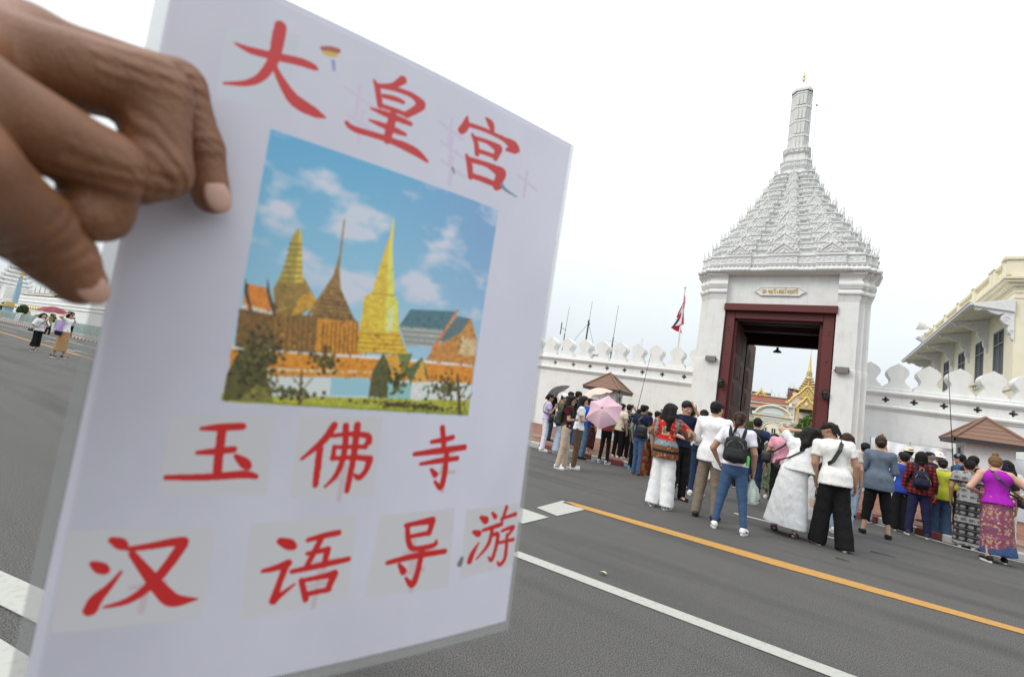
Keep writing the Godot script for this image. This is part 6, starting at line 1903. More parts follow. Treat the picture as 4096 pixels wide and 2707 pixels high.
	for q in [[255, 735, 38, 60, 500], [385, 725, 30, 26, 90], [690, 755, 50, 32, 160], [560, 745, 18, 34, 120], [330, 800, 60, 10, 90], [600, 808, 120, 8, 160]]:
		for i in q[4]:
			var gx: float = q[0] + rp.randfn() * q[2] * 0.5
			var gy: float = q[1] + rp.randfn() * q[3] * 0.5
			if gy > 815 or gx < 206 or gx > 760: continue
			disc(im, gx, gy, rp.randf_range(1.5, 4.5), [Color(0.2, 0.2, 0.08), Color(0.32, 0.3, 0.12), Color(0.42, 0.4, 0.16), Color(0.25, 0.18, 0.1)][rp.randi() % 4])
	# grain of the real scene: columns, tiles, gilding
	f.frequency = 0.22; f.fractal_octaves = 3
	for y in range(480, 827):
		for x in range(202, 769):
			var c := im.get_pixel(x, y)
			if c.b > c.r * 0.98: continue
			var k := 1.0 + 0.34 * f.get_noise_2d(x * 1.6, y * 0.7) + 0.16 * f.get_noise_2d(x * 0.2 + 300, y * 0.25)
			im.set_pixel(x, y, Color(minf(c.r * k, 1), minf(c.g * k, 1), minf(c.b * k, 1)))
	# the print has faded under its film
	for y in range(262, 827):
		for x in range(202, 769):
			im.set_pixel(x, y, im.get_pixel(x, y).lerp(Color(0.90, 0.89, 0.93), 0.10))
	# soften the print a little
	im.resize(420, 594, Image.INTERPOLATE_LANCZOS); im.resize(1000, 1414, Image.INTERPOLATE_CUBIC)
	return ImageTexture.create_from_image(im)
func card() -> void:
	var cen := Vector3(-0.1837, 1.3322, -0.1563)
	var ex := Vector3(0.4102, 0.0586, -0.9101)
	var nf := Vector3(0.9118, -0.0495, 0.4077)
	var ey := ex.cross(nf).normalized()
	if ey.y > 0: ey = -ey
	var w := 0.2104
	var h := 0.303
	var c := thing("guide_card", "laminated lavender tour guide card with red brush characters and a temple photograph", "sign card", cen)
	var at := func(u: float, v: float, off: float) -> Vector3:
		return ex * ((u - 0.5) * w) + ey * ((v - 0.5) * h) + nf * (off + 0.004 * sin(u * PI) - 0.0025 * sin(v * PI * 1.3))
	for part in 2:
		var m := MB.new()
		var lim := [0.004, 0.987, -0.004, 0.985] if part == 0 else [-0.018, 1.002, -0.006, 1.004]
		var nu := 14
		var nv := 20
		var off := 0.0003 if part == 0 else 0.0
		for side in 2:
			for i in nv:
				for j in nu:
					var p := []
					var t := []
					for q in [[0, 0], [1, 0], [1, 1], [0, 1]]:
						var u := lerpf(lim[0] - 0.018 * clampf((i + q[1]) / float(nv), 0, 1), lim[1], (j + q[0]) / float(nu))
						var v := lerpf(lim[2], lim[3], (i + q[1]) / float(nv))
						p.append(at.call(u, v, off if side == 0 else -off - 0.0004)); t.append(Vector2(u, v))
					# leave the film only where there is no paper
					if part == 1 and j > 0 and j < nu - 1 and i > 0 and i < nv - 1: continue
					var k0 := m.v.size()
					if side == 0: m.quad(p[0], p[1], p[2], p[3])
					else: m.quad(p[1], p[0], p[3], p[2])
					for k in range(k0, m.v.size()):
						var best := 0
						for e in 4:
							if m.v[k].distance_squared_to(p[e]) < m.v[k].distance_squared_to(p[best]): best = e
						m.t[k] = t[best]; m.n[k] = nf if side == 0 else -nf
		put(m, "printed_sheet" if part == 0 else "laminate_border", M.card if part == 0 else M.film, c)
const KNUCKLES := [[Vector3(-0.2087, 1.4203, -0.0575), Vector3(-0.2072, 1.4010, -0.0685)], [Vector3(-0.2072, 1.4010, -0.0685), Vector3(-0.2060, 1.3841, -0.0764)], [Vector3(-0.1996, 1.4093, -0.0481), Vector3(-0.1953, 1.3827, -0.0550)], [Vector3(-0.1953, 1.3827, -0.0550), Vector3(-0.1939, 1.3757, -0.0498)], [Vector3(-0.1926, 1.3748, -0.0411), Vector3(-0.1983, 1.3619, -0.0429)], [Vector3(-0.1914, 1.3512, -0.0274), Vector3(-0.1965, 1.3447, -0.0371)], [Vector3(-0.1965, 1.3447, -0.0371), Vector3(-0.1983, 1.3379, -0.0441)]]
func hand_() -> void:
	var b := [
		bone(Vector3(-0.2233, 1.4135, -0.0196), Vector3(-0.2087, 1.4203, -0.0575), 0.0098, 0.0090, 0.003), # index
		bone(Vector3(-0.2087, 1.4203, -0.0575), Vector3(-0.2072, 1.4010, -0.0685), 0.0090, 0.0083, 0.003), # index
		bone(Vector3(-0.2072, 1.4010, -0.0685), Vector3(-0.2060, 1.3841, -0.0764), 0.0083, 0.0070, 0.003), # index
		bone(Vector3(-0.2057, 1.3973, -0.0096), Vector3(-0.1996, 1.4093, -0.0481), 0.0125, 0.0118, 0.003), # middle
		bone(Vector3(-0.1996, 1.4093, -0.0481), Vector3(-0.1953, 1.3827, -0.0550), 0.0118, 0.0096, 0.003), # middle
		bone(Vector3(-0.1953, 1.3827, -0.0550), Vector3(-0.1939, 1.3757, -0.0498), 0.0096, 0.0082, 0.003), # middle
		bone(Vector3(-0.1812, 1.3771, -0.0048), Vector3(-0.1921, 1.3759, -0.0412), 0.0128, 0.0106, 0.003), # ring
		bone(Vector3(-0.1921, 1.3759, -0.0412), Vector3(-0.1983, 1.3619, -0.0429), 0.0106, 0.0094, 0.003), # ring
		bone(Vector3(-0.1983, 1.3619, -0.0429), Vector3(-0.1934, 1.3589, -0.0394), 0.0094, 0.0082, 0.003), # ring
		bone(Vector3(-0.1688, 1.3565, -0.0088), Vector3(-0.1914, 1.3512, -0.0274), 0.0128, 0.0112, 0.003), # little
		bone(Vector3(-0.1914, 1.3512, -0.0274), Vector3(-0.1965, 1.3447, -0.0371), 0.0112, 0.0092, 0.003), # little
		bone(Vector3(-0.1965, 1.3447, -0.0371), Vector3(-0.1983, 1.3379, -0.0441), 0.0092, 0.0072, 0.003), # little
		bone(Vector3(-0.1548, 1.3590, 0.0137), Vector3(-0.2233, 1.4135, -0.0196), 0.0130, 0.0105, 0.006), # palm
		bone(Vector3(-0.1548, 1.3590, 0.0137), Vector3(-0.2057, 1.3973, -0.0096), 0.0130, 0.0105, 0.006), # palm
		bone(Vector3(-0.1548, 1.3590, 0.0137), Vector3(-0.1812, 1.3771, -0.0048), 0.0130, 0.0105, 0.006), # palm
		bone(Vector3(-0.1548, 1.3590, 0.0137), Vector3(-0.1688, 1.3565, -0.0088), 0.0130, 0.0105, 0.006), # palm
		bone(Vector3(-0.2057, 1.3973, -0.0096), Vector3(-0.1812, 1.3771, -0.0048), 0.0085, 0.0085, 0.006), # palm
		bone(Vector3(-0.1812, 1.3771, -0.0048), Vector3(-0.1688, 1.3565, -0.0088), 0.0085, 0.0085, 0.006), # palm
		bone(Vector3(-0.2233, 1.4135, -0.0196), Vector3(-0.2057, 1.3973, -0.0096), 0.0090, 0.0090, 0.006), # palm
		bone(Vector3(-0.1962, 1.3739, -0.0013), Vector3(-0.2393, 1.4162, -0.0328), 0.0110, 0.0095, 0.008), # thumb
		bone(Vector3(-0.2393, 1.4162, -0.0328), Vector3(-0.2390, 1.4265, -0.0604), 0.0095, 0.0080, 0.003), # thumb
		bone(Vector3(-0.3256, 1.2584, 0.1483), Vector3(-0.1548, 1.3590, 0.0137), 0.0360, 0.0240, 0.020), # arm
	]
	var hnd := thing("hand", "brown hand gripping the left edge of the red lettered card", "hand", Vector3.ZERO)
	# every finger meshed by itself and joined into one skin, so that the creases between them stay
	var m := MB.new()
	for grp in [[0, 1, 2, 12, 18], [3, 4, 5, 13, 16], [6, 7, 8, 14, 16, 17], [9, 10, 11, 15, 17], [19, 20, 21]]:
		var some := []
		for k in grp: some.append(b[k])
		m.add(net(some, 0.0019))
	# creases across the knuckles bend the skin's normals
	for q in KNUCKLES:
		var d: Vector3 = (q[1] - q[0]).normalized()
		for i in m.v.size():
			var w: Vector3 = m.v[i] - q[0]
			var ds := w.length()
			if ds < 0.02:
				var a := w.dot(d)
				m.n[i] = (m.n[i] + d * (0.42 * cos(a * TAU / 0.0048 + 0.8 * sin(w.x * 900.0)) * exp(-pow(a / 0.007, 2.0)))).normalized()
	var f := FastNoiseLite.new()
	f.seed = 3; f.frequency = 60.0
	var fine := FastNoiseLite.new()
	fine.seed = 9; fine.frequency = 420.0
	for i in m.v.size():
		var k := 1.0 + 0.22 * f.get_noise_3dv(m.v[i]) + 0.10 * fine.get_noise_3dv(m.v[i])
		m.c[i] = Color(0.195 * k, 0.080 * k, 0.032 * k)
	# fingertips are paler and pinker
	for q in [[Vector3(-0.2060, 1.3841, -0.0764), 0.011], [Vector3(-0.1983, 1.3379, -0.0441), 0.012]]:
		for i in m.v.size():
			var d: float = clampf(1.0 - m.v[i].distance_to(q[0]) / (q[1] * 1.6), 0, 1)
			m.c[i] = m.c[i].lerp(Color(0.36, 0.155, 0.09), d * 0.7)
	put(m, "skin", M.skin_hand, hnd)
	for q in [[Vector3(-0.1994, 1.3833, -0.0761), Vector3(0.0614, -0.9060, -0.4187), Vector3(0.9947, 0.0212, 0.1001), 0.0058], [Vector3(-0.1925, 1.3369, -0.0461), Vector3(-0.1825, -0.6815, -0.7087), Vector3(0.9777, -0.0495, -0.2041), 0.0052]]:
		var d: Vector3 = q[1].normalized()
		var o: Vector3 = q[2].normalized()
		var s := d.cross(o).normalized()
		o = s.cross(d)
		var nl := MB.new()
		nl.col = Color(0.52, 0.31, 0.23)
		ball(nl, Vector3.ZERO, Vector3(1, 1, 1), 14)
		var r: float = q[3]
		var nm := MB.new()
		nm.add(nl, Transform3D(Basis(s * r * 0.86, o * r * 0.26, d * r * 1.15), q[0] - o * 0.0004))
		put(nm, "fingernail", M.nail, hnd)
# ---- cloth patterns -----------------------------------------------------
func plaid() -> ImageTexture:
	var im := Image.create(64, 64, false, Image.FORMAT_RGB8)
	for y in 64:
		for x in 64:
			var a := 1 if (x % 32) < 17 else 0
			var b := 1 if (y % 32) < 17 else 0
			var c := Color(0.62, 0.06, 0.07) if a + b == 0 else (Color(0.32, 0.04, 0.06) if a + b == 1 else Color(0.04, 0.04, 0.09))
			if x % 32 == 24 or y % 32 == 24: c = c.lerp(Color(0.75, 0.45, 0.3), 0.35)
			im.set_pixel(x, y, c)
	return ImageTexture.create_from_image(im)
func petals(im: Image, cx: float, cy: float, r: float, n: int, c: Color, mid: Color) -> void:
	for i in n:
		var a := TAU * i / n + cx
		ink(im, [cx + cos(a) * r * 0.3, cy + sin(a) * r * 0.3, r * 0.3, cx + cos(a) * r, cy + sin(a) * r, r * 0.22], c)
	disc(im, cx, cy, r * 0.28, mid)
func floral(base: Color, cols: Array, seed_: int, n: int, size: float) -> ImageTexture:
	var r := RandomNumberGenerator.new()
	r.seed = seed_
	var im := Image.create(256, 256, false, Image.FORMAT_RGB8)
	im.fill(base)
	for i in n:
		var c: Color = cols[r.randi() % cols.size()]
		var s := size * r.randf_range(0.6, 1.25)
		petals(im, r.randf_range(s, 256 - s), r.randf_range(s, 256 - s), s, 5 + r.randi() % 4, c, c.darkened(0.5))
	return ImageTexture.create_from_image(im)
func elephants(light: bool) -> ImageTexture:
	var im := Image.create(256, 256, false, Image.FORMAT_RGB8)
	var r := RandomNumberGenerator.new()
	r.seed = 4
	for b in 4:
		var dark := b == 1 if light else b != 3
		im.fill_rect(Rect2i(0, b * 64, 256, 64), Color(0.10, 0.10, 0.12) if dark else Color(0.60, 0.60, 0.60))
		var ec := Color(0.52, 0.52, 0.52) if dark else Color(0.36, 0.36, 0.37)
		for i in 60: disc(im, r.randf() * 256, b * 64 + r.randf() * 64, 1.4, ec)
		for i in 4:
			var x := 30.0 + i * 64
			var y := b * 64 + 34.0
			var k := -1.0 if dark else 1.0
			disc(im, x, y, 13, ec); disc(im, x - 8 * k, y + 1, 12, ec); disc(im, x + 14 * k, y - 4, 8, ec)
			for l in [-15, -6, 4]: im.fill_rect(Rect2i(int(x + l), int(y + 6), 6, 15), ec)
			ink(im, [x + 18 * k, y - 2, 6, x + 24 * k, y + 8, 5, x + 20 * k, y + 16, 4], ec)
		im.fill_rect(Rect2i(0, b * 64, 256, 4), Color(0.5, 0.5, 0.5))
	return ImageTexture.create_from_image(im)
func scarf_print() -> ImageTexture:
	# one metre a tile: red panel with a medallion inside blue and brown borders, a black band low down
	var im := Image.create(256, 256, false, Image.FORMAT_RGB8)
	var r := RandomNumberGenerator.new()
	r.seed = 8
	for y in 256:
		for x in 256:
			var px := absf((x + 128) % 256 - 128) / 256.0
			var py := (y / 256.0)
			var h := fposmod(1.0 - py, 1.0) # height above the ground, mod 1 m: 0.8..1.0 then 0..0.45
			var up := h if h > 0.6 else h + 1.0
			var c := Color(0.42, 0.24, 0.14)
			if up < 0.86: c = Color(0.45, 0.27, 0.16)
			elif up < 0.905: c = Color(0.02, 0.02, 0.02)
			elif up < 0.97: c = Color(0.46, 0.28, 0.17)
			elif up < 1.06: c = Color(0.40, 0.52, 0.56)
			elif up < 1.37: c = Color(0.72, 0.07, 0.06) if px < 0.14 + 0.012 * sin(up * 90.0) else (Color(0.42, 0.55, 0.58) if px < 0.19 else Color(0.43, 0.25, 0.15))
			if px > 0.24 and up > 1.25: c = Color(0.66, 0.07, 0.06)
			if up > 1.14 and up < 1.28 and px < 0.06: c = Color(0.72, 0.66, 0.58)
			im.set_pixel(x, y, c)
	for i in 260:
		var x := r.randf() * 256
		var y := r.randf() * 256
		var hh := 1.0 - y / 256.0
		if hh > 0.855 and hh < 0.91: continue
		petals(im, x, y, r.randf_range(2.5, 5.0), 6, [Color(0.7, 0.5, 0.3), Color(0.75, 0.68, 0.55), Color(0.25, 0.15, 0.1)][r.randi() % 3], Color(0.6, 0.1, 0.08))
	petals(im, 0, 205, 12, 8, Color(0.3, 0.25, 0.2), Color(0.7, 0.55, 0.3)); petals(im, 255, 205, 12, 8, Color(0.3, 0.25, 0.2), Color(0.7, 0.55, 0.3))
	return ImageTexture.create_from_image(im)
func cloth(c: Color, rough := 0.9, legs := false) -> StandardMaterial3D:
	var m := mat(Color(c.r * 1.1, c.g * 1.1, c.b * 1.1), rough)
	m.albedo_texture = fade_tex
	m.uv1_triplanar = true; m.uv1_world_triplanar = true; m.uv1_scale = Vector3(1.0, 2.6, 1.0) if legs else Vector3(2.0, 0.7, 2.0)
	m.normal_enabled = true; m.normal_texture = bump_tex(0.0085, 31, 12.0); m.normal_scale = 0.6 if legs else 0.36
	m.metallic_specular = 0.25
	return m
func printed(t: Texture2D, scale: float) -> StandardMaterial3D:
	var m := mat(Color(1, 1, 1), 0.88)
	m.albedo_texture = t
	m.uv1_triplanar = true; m.uv1_scale = Vector3.ONE * scale
	m.uv1_triplanar_sharpness = 6.0
	return m

# ---- carried things -----------------------------------------------------
func worn(id: String, called: String, label: String, cat: String) -> Node3D:
	var o := thing(called, label, cat)
	o.transform = spots[id].x
	return o
func ribbon(m: MB, pts: Array, w: float, th: float, out: Vector3) -> void:
	for i in pts.size() - 1:
		var d: Vector3 = pts[i + 1] - pts[i]
		var l := d.length()
		d = d.normalized()
		var mid: Vector3 = (pts[i] + pts[i + 1]) / 2
		var o := Vector3(mid.x * 0.7, 0, mid.z)
		o = out if o.length() < 0.02 else o.normalized()
		o = (o - d * o.dot(d)).normalized()
		m.box(mid, Vector3(w, l + th, th), Basis(d.cross(o), d, o))
func backpack(id: String, label: String, mt: Material, strap: Material, sz := Vector3(0.28, 0.36, 0.13), y := 1.19, trim: Material = null) -> void:
	var sp: Dictionary = spots[id]
	var s: float = sp.s
	var o := worn(id, "backpack", label, "backpack")
	var z: float = sp.ch * 0.9 / s + sz.z * 0.5 + 0.015
	var c := func(x: float, yy: float, zz: float) -> Vector3: return sp.T.call(Vector3(x, y + yy, z + zz))
	var hx := sz.x * 0.5
	var hy := sz.y * 0.5
	var r := minf(sz.z * 0.42, 0.07)
	var b := []
	for sx in [-1, 1]:
		b.append(bone(c.call(sx * (hx - r), -hy + r, 0), c.call(sx * (hx - r * 1.25), hy - r * 1.2, 0), r * s * 1.05, r * s, 0.03 * s))
		b.append(bone(c.call(0, -hy + r, sx * 0.015), c.call(0, hy - r, 0), r * 1.1 * s, r * s, 0.05 * s))
	put(net(b, 0.014, 0.003, 40.0), "bag_body", mt, o)
	put(net([bone(c.call(-hx * 0.5, -hy * 0.45, sz.z * 0.42), c.call(hx * 0.5, -hy * 0.45, sz.z * 0.42), 0.05 * s, 0.05 * s, 0.02, 0, Vector3.UP, 0.75), bone(c.call(-hx * 0.45, -hy * 0.1, sz.z * 0.4), c.call(hx * 0.45, -hy * 0.1, sz.z * 0.4), 0.04 * s, 0.04 * s, 0.02)], 0.014, 0.002, 40.0), "front_pocket", mt, o)
	for sx in [-1, 1]:
		var m := MB.new()
		var q: float = sp.ch / s + 0.012
		var pts := []
		for p in [[hx * 0.5, y + hy * 0.8, q * 1.2], [hx * 0.6, 1.40, q * 0.98], [hx * 0.66, 1.45, q * 0.5], [hx * 0.68 + 0.01, 1.472, 0.0], [hx * 0.72, 1.43, -q * 0.75], [hx * 0.8, 1.28, -q * 1.02], [hx * 0.95, 1.14, -q * 0.7], [hx * 1.05, 1.06, 0.0], [hx * 0.8, y - hy * 0.75, q]]: pts.append(sp.T.call(Vector3(sx * p[0], p[1], p[2])))
		ribbon(m, pts, 0.045 * s, 0.012 * s, Vector3.BACK)
		put(m, "strap", strap, o)
	var m := MB.new()
	m.tube([c.call(-0.035, hy - 0.02, 0), c.call(-0.03, hy + 0.045, 0.0), c.call(0.0, hy + 0.065, 0), c.call(0.03, hy + 0.045, 0), c.call(0.035, hy - 0.02, 0)], [0.008 * s], 6)
	put(m, "handle", trim if trim else strap, o)
	m = MB.new()
	var zp := []
	for i in 9:
		var a := PI * i / 8
		zp.append(c.call(cos(a) * hx * 0.72, hy * 0.1 + sin(a) * hy * 0.62, r * 1.05))
	m.tube(zp, [0.005 * s], 5)
	put(m, "zip", trim if trim else M.metal_grey, o)
# a soft rounded box hanging in the wearer's frame
func pouch(m: MB, sp: Dictionary, at: Vector3, size: Vector3) -> void:
	var rows := []
	for i in 9:
		var f := -1.0 + i / 4.0
		var e := pow(1.0 - pow(absf(f), 4.0), 0.25) if absf(f) < 1.0 else 0.0
		e = maxf(e, 0.02)
		var r := PackedVector3Array()
		for j in 20:
			var a := TAU * j / 20
			r.append(sp.T.call(at + Vector3(signf(cos(a)) * pow(absf(cos(a)), 0.55) * size.x * 0.5 * e, f * size.y * 0.5, signf(sin(a)) * pow(absf(sin(a)), 0.55) * size.z * 0.5 * e * (1.06 - 0.1 * f))))
		rows.append(r)
	m.grid(rows, true, true); m.cap(rows[0], false); m.cap(rows[-1])
func crossbag(id: String, label: String, cat: String, mt: Material, strap: Material, at: Vector3, size: Vector3, from_right: bool, sw := 0.03, called := "shoulder_bag") -> void:
	# bag hanging at a point of the body, its strap over the other shoulder
	var sp: Dictionary = spots[id]
	var s: float = sp.s
	var o := worn(id, called, label, cat)
	var mb := MB.new()
	pouch(mb, sp, at, size)
	put(mb, "bag_body", mt, o)
	var fl := MB.new()
	var os := signf(at.x) if size.x < size.z else 0.0
	if os != 0.0: pouch(fl, sp, at + Vector3(os * size.x * 0.34, size.y * 0.16, 0), Vector3(size.x * 0.5, size.y * 0.62, size.z * 0.94))
	else: pouch(fl, sp, at + Vector3(0, size.y * 0.16, signf(at.z) * size.z * 0.34), Vector3(size.x * 0.94, size.y * 0.62, size.z * 0.5))
	put(fl, "flap", mt, o)
	var q: float = sp.ch / s + 0.012
	var k := 1.0 if from_right else -1.0
	for f in [1.0, -1.0]:
		var pts := []
		for p in [[k * 0.09, 1.468, f * 0.01], [k * 0.065, 1.42, f * q * 0.72], [k * 0.02, 1.32, f * q * 1.16], [lerpf(k * 0.02, at.x, 0.5), lerpf(1.32, at.y, 0.5), f * q * 1.12], [at.x * 0.96, at.y + size.y * 0.45, lerpf(f * q, at.z, 0.6)]]: pts.append(sp.T.call(Vector3(p[0], p[1], p[2])))
		var m := MB.new()
		ribbon(m, pts, sw * s, 0.008 * s, Vector3.BACK * f)
		put(m, "strap", strap, o)
func tote(id: String, label: String, mt: Material, strap: Material, at: Vector3, w: float, h: float, turn := 0.0, sh_y := 1.45) -> Node3D:
	var sp: Dictionary = spots[id]
	var s: float = sp.s
	var o := worn(id, "tote_bag", label, "tote bag")
	var bs := Basis(Vector3.UP, turn)
	var rows := []
	for q in [[0.0, 0.82, 0.06], [0.02, 0.94, 0.08], [0.4, 1.0, 0.09], [0.85, 0.96, 0.06], [1.0, 0.94, 0.035]]:
		var r := PackedVector3Array()
		for j in 16:
			var a := TAU * j / 16
			var e := Vector3(signf(cos(a)) * pow(absf(cos(a)), 0.5) * w * 0.5 * q[1], 0, signf(sin(a)) * pow(absf(sin(a)), 0.7) * q[2] * 0.7)
			r.append((at + bs * e + Vector3(0.006 * sin(q[0] * 9 + j), (q[0] - 1.0) * h, 0)) * s)
		rows.append(r)
	var m := MB.new()
	m.grid(rows, true, true); m.cap(rows[0], false); m.cap(rows[-1])
	put(m, "bag_body", mt, o)
	for f in [-1, 1]:
		m = MB.new()
		var sg := signf(at.x)
		ribbon(m, [(at + bs * Vector3(w * 0.25 * f, -0.02, 0)) * s, Vector3(at.x * 0.85, lerpf(at.y, sh_y, 0.6), at.z * 0.7 + 0.03 * f) * s, Vector3(sg * 0.15, sh_y, 0.02 * f) * s], 0.022 * s, 0.006 * s, Vector3(sg, 0, 0))
		put(m, "strap", strap, o)
	return o
func phone(id: String, side: int, label: String, mt: Material, tilt := 0.3, off := Vector3(0, 0.085, 0)) -> void:
	var sp: Dictionary = spots[id]
	var o := worn(id, "phone", label, "phone")
	var m := MB.new()
	var bs := Basis.from_euler(Vector3(-tilt * 0.5, 0, tilt))
	var p: Vector3 = sp.arms[side][1] + off * sp.s
	m.cbox(p, Vector3(0.078, 0.16, 0.011), 0.004, bs)
	put(m, "case", mt, o)
	m = MB.new(); m.box(p + bs * Vector3(0, 0, -0.0062), Vector3(0.07, 0.148, 0.001), bs); put(m, "screen", M.black_gloss, o)
	m = MB.new(); m.cbox(p + bs * Vector3(-0.018, 0.05, 0.008), Vector3(0.03, 0.035, 0.006), 0.002, bs); put(m, "lens", M.black_gloss, o)
func umbrella(label: String, apex: Vector3, axis: Vector3, r: float, depth: float, n: int, mt: Material, hold: Vector3, spin := 0.0) -> void:
	# canopy of n panels about the axis, apex at the tip; the shaft ends in the holder's hand
	var o := thing("umbrella", label, "umbrella", apex)
	axis = axis.normalized()
	var u := axis.cross(Vector3.UP if absf(axis.y) < 0.95 else Vector3.RIGHT).normalized()
	var w := u.cross(axis)
	for k in n:
		var rows := []
		for i in 7:
			var f := 1.0 - i / 6.0
			var row := PackedVector3Array()
			for j in 5:
				var g := j / 4.0
				var a := TAU * (k + g) / n + spin
				var chord := cos(PI / n) / cos(PI / n - TAU / n * g) # straight hem between rib tips
				var rr := r * f * lerpf(1.0, chord, 1.0)
				var sag := 0.06 * r * sin(g * PI) * f * (0.4 + 0.6 * f)
				row.append((u * cos(a) + w * sin(a)) * (rr * (1.0 - 0.05 * sin(g * PI) * f)) - axis * (depth * (1.0 - cos(f * 1.35)) / (1.0 - cos(1.35)) + sag))
			rows.append(row)
		var m := MB.new()
		m.grid(rows, false, true)
		put(m, "panel", mt, o)
		var m2 := MB.new()
		var a0 := TAU * k / n + spin
		var pts := []
		for i in 6:
			var f := i / 5.0
			pts.append((u * cos(a0) + w * sin(a0)) * r * f - axis * (depth * (1.0 - cos(f * 1.35)) / (1.0 - cos(1.35)) + 0.008))
		m2.tube(pts, [0.004], 4)
		put(m2, "rib", M.metal_grey, o)
	var m := MB.new()
	m.tube([axis * 0.05, Vector3.ZERO, hold - apex], [0.004, 0.007, 0.007], 6)
	put(m, "shaft", M.metal_grey, o)
	m = MB.new(); m.tube([hold - apex, hold - apex - axis * 0.1], [0.014, 0.016], 8); put(m, "handle", M.black_plastic, o)

# ---- the crowd ----------------------------------------------------------
func V(x: float, z: float, y := 0.0) -> Vector3: return Vector3(x, y, z)
func P(id: String, label: String, x: float, z: float, h: float, yaw: float, d: Dictionary, y := 0.0) -> void:
	d.id = id; d.l = label; d.at = Vector3(x, y, z); d.h = h; d.yaw = yaw
	if not d.has("cell"): d.cell = 0.016 if z > -9.0 else (0.02 if z > -12.2 else 0.024)
	person(d)
func crowd() -> void:
	var lt := Color(0.50, 0.30, 0.21)
	var md := Color(0.38, 0.21, 0.135)
	var dk := Color(0.24, 0.125, 0.08)
	var fair := Color(0.55, 0.36, 0.27)
	var black := cloth(Color(0.012, 0.012, 0.013))
	var white := cloth(Color(0.76, 0.76, 0.77))
	var jean := cloth(Color(0.055, 0.10, 0.19), 0.9, true); var jean_l := cloth(Color(0.30, 0.38, 0.48), 0.9, true); var jean_d := cloth(Color(0.025, 0.045, 0.095), 0.9, true)
	var navy := cloth(Color(0.015, 0.02, 0.045)); var khaki := cloth(Color(0.22, 0.18, 0.135), 0.9, true); var beige := cloth(Color(0.46, 0.37, 0.29), 0.9, true)
	var sn_w := ["sneaker", cloth(Color(0.72, 0.72, 0.72), 0.6)]; var sn_b := ["sneaker", cloth(Color(0.015, 0.015, 0.016), 0.6)]; var sn_g := ["sneaker", cloth(Color(0.32, 0.34, 0.38), 0.7)]
	var sn_k := ["sneaker", cloth(Color(0.02, 0.02, 0.02), 0.5), M.black_plastic]; var fl_b := ["flat", M.black_leather, M.black_plastic]
	# the group on the left, looking towards the gate
	P("A6", "woman in maroon shirt and sunglasses with long black hair and beige trousers", -4.27, -9.09, 1.57, -72, {"hair": "long", "top": ["tee", cloth(Color(0.065, 0.012, 0.018)), 0.93, 0.92], "bot": ["pants", beige], "shoe": sn_w, "L": "fold", "R": "fold", "skin": lt, "glasses": true, "step": 0.06, "turn": Vector3(-6, -4, 0)})
	P("A7", "woman in white blouse and brown trousers beside the maroon shirt", -4.22, -9.62, 1.6, -66, {"hair": "long", "top": ["tee", white, 0.9], "bot": ["pants", cloth(Color(0.12, 0.075, 0.05))], "shoe": ["sneaker", cloth(Color(0.6, 0.6, 0.52), 0.6)], "L": "fold", "R": "fold", "skin": lt})
	P("A5", "man in white cap and olive shirt with pale blue jeans", -5.72, -11.69, 1.64, -60, {"male": true, "hair": "short", "hat": ["cap", cloth(Color(0.72, 0.73, 0.76))], "top": ["tee", cloth(Color(0.10, 0.12, 0.065))], "bot": ["wide", cloth(Color(0.42, 0.48, 0.58))], "shoe": sn_w, "skin": md, "L": "front", "R": "front", "turn": Vector3(-10, -8, 0)})
	P("A1", "woman in lavender top and white trousers half hidden by the card", -6.02, -11.45, 1.58, -55, {"hair": "bun", "top": ["tee", cloth(Color(0.48, 0.42, 0.62)), 0.92], "bot": ["pants", cloth(Color(0.66, 0.64, 0.7))], "shoe": sn_w, "skin": md, "glasses": true, "R": "strap", "L": "front"})
	P("A2", "bald man at the back left behind the white cap", -7.3, -14.0, 1.69, -50, {"male": true, "top": ["tee", cloth(Color(0.4, 0.38, 0.36))], "bot": ["pants", black], "skin": fair}, 0.112)
	P("A3", "short haired man in black shirt holding the dark umbrella", -6.9, -13.4, 1.69, -45, {"male": true, "hair": "short", "top": ["tee", black], "bot": ["pants", jean_d], "shoe": sn_b, "skin": lt, "R": "strap"}, 0.112)
	P("A8", "young man with cropped hair behind the white cap's umbrella", -6.6, -14.0, 1.7, -40, {"male": true, "hair": "short", "top": ["tee", cloth(Color(0.2, 0.2, 0.21))], "bot": ["pants", black], "skin": lt}, 0.112)
	P("A9", "man holding up a phone behind the woman in white blouse", -6.15, -13.6, 1.72, -30, {"male": true, "hair": "curly", "top": ["tee", navy], "bot": ["pants", jean], "skin": md, "glasses": true, "L": "phone"}, 0.112)
	P("A10", "person in navy leaf patterned shirt behind the blue shirted man", -5.66, -13.0, 1.6, -50, {"hair": "short", "top": ["tee", printed(floral(Color(0.03, 0.05, 0.1), [Color(0.35, 0.45, 0.55), Color(0.2, 0.3, 0.4)], 3, 60, 16), 2.5)], "bot": ["pants", jean_d], "shoe": sn_b, "skin": lt}, 0.112)
	P("A11", "man in bright blue shirt and blue jeans facing the gate", -4.96, -11.75, 1.64, -38, {"male": true, "hair": "balding", "top": ["tee", cloth(Color(0.018, 0.075, 0.38)), 0.9], "bot": ["pants", cloth(Color(0.07, 0.13, 0.2))], "shoe": sn_k, "skin": md, "L": "fold", "R": "fold", "step": 0.08})
	P("A12", "person holding the peach umbrella behind the blue shirted man", -5.5, -13.6, 1.55, -30, {"hair": "short", "top": ["tee", cloth(Color(0.3, 0.31, 0.33))], "bot": ["pants", black], "skin": lt, "R": "phone"}, 0.112)
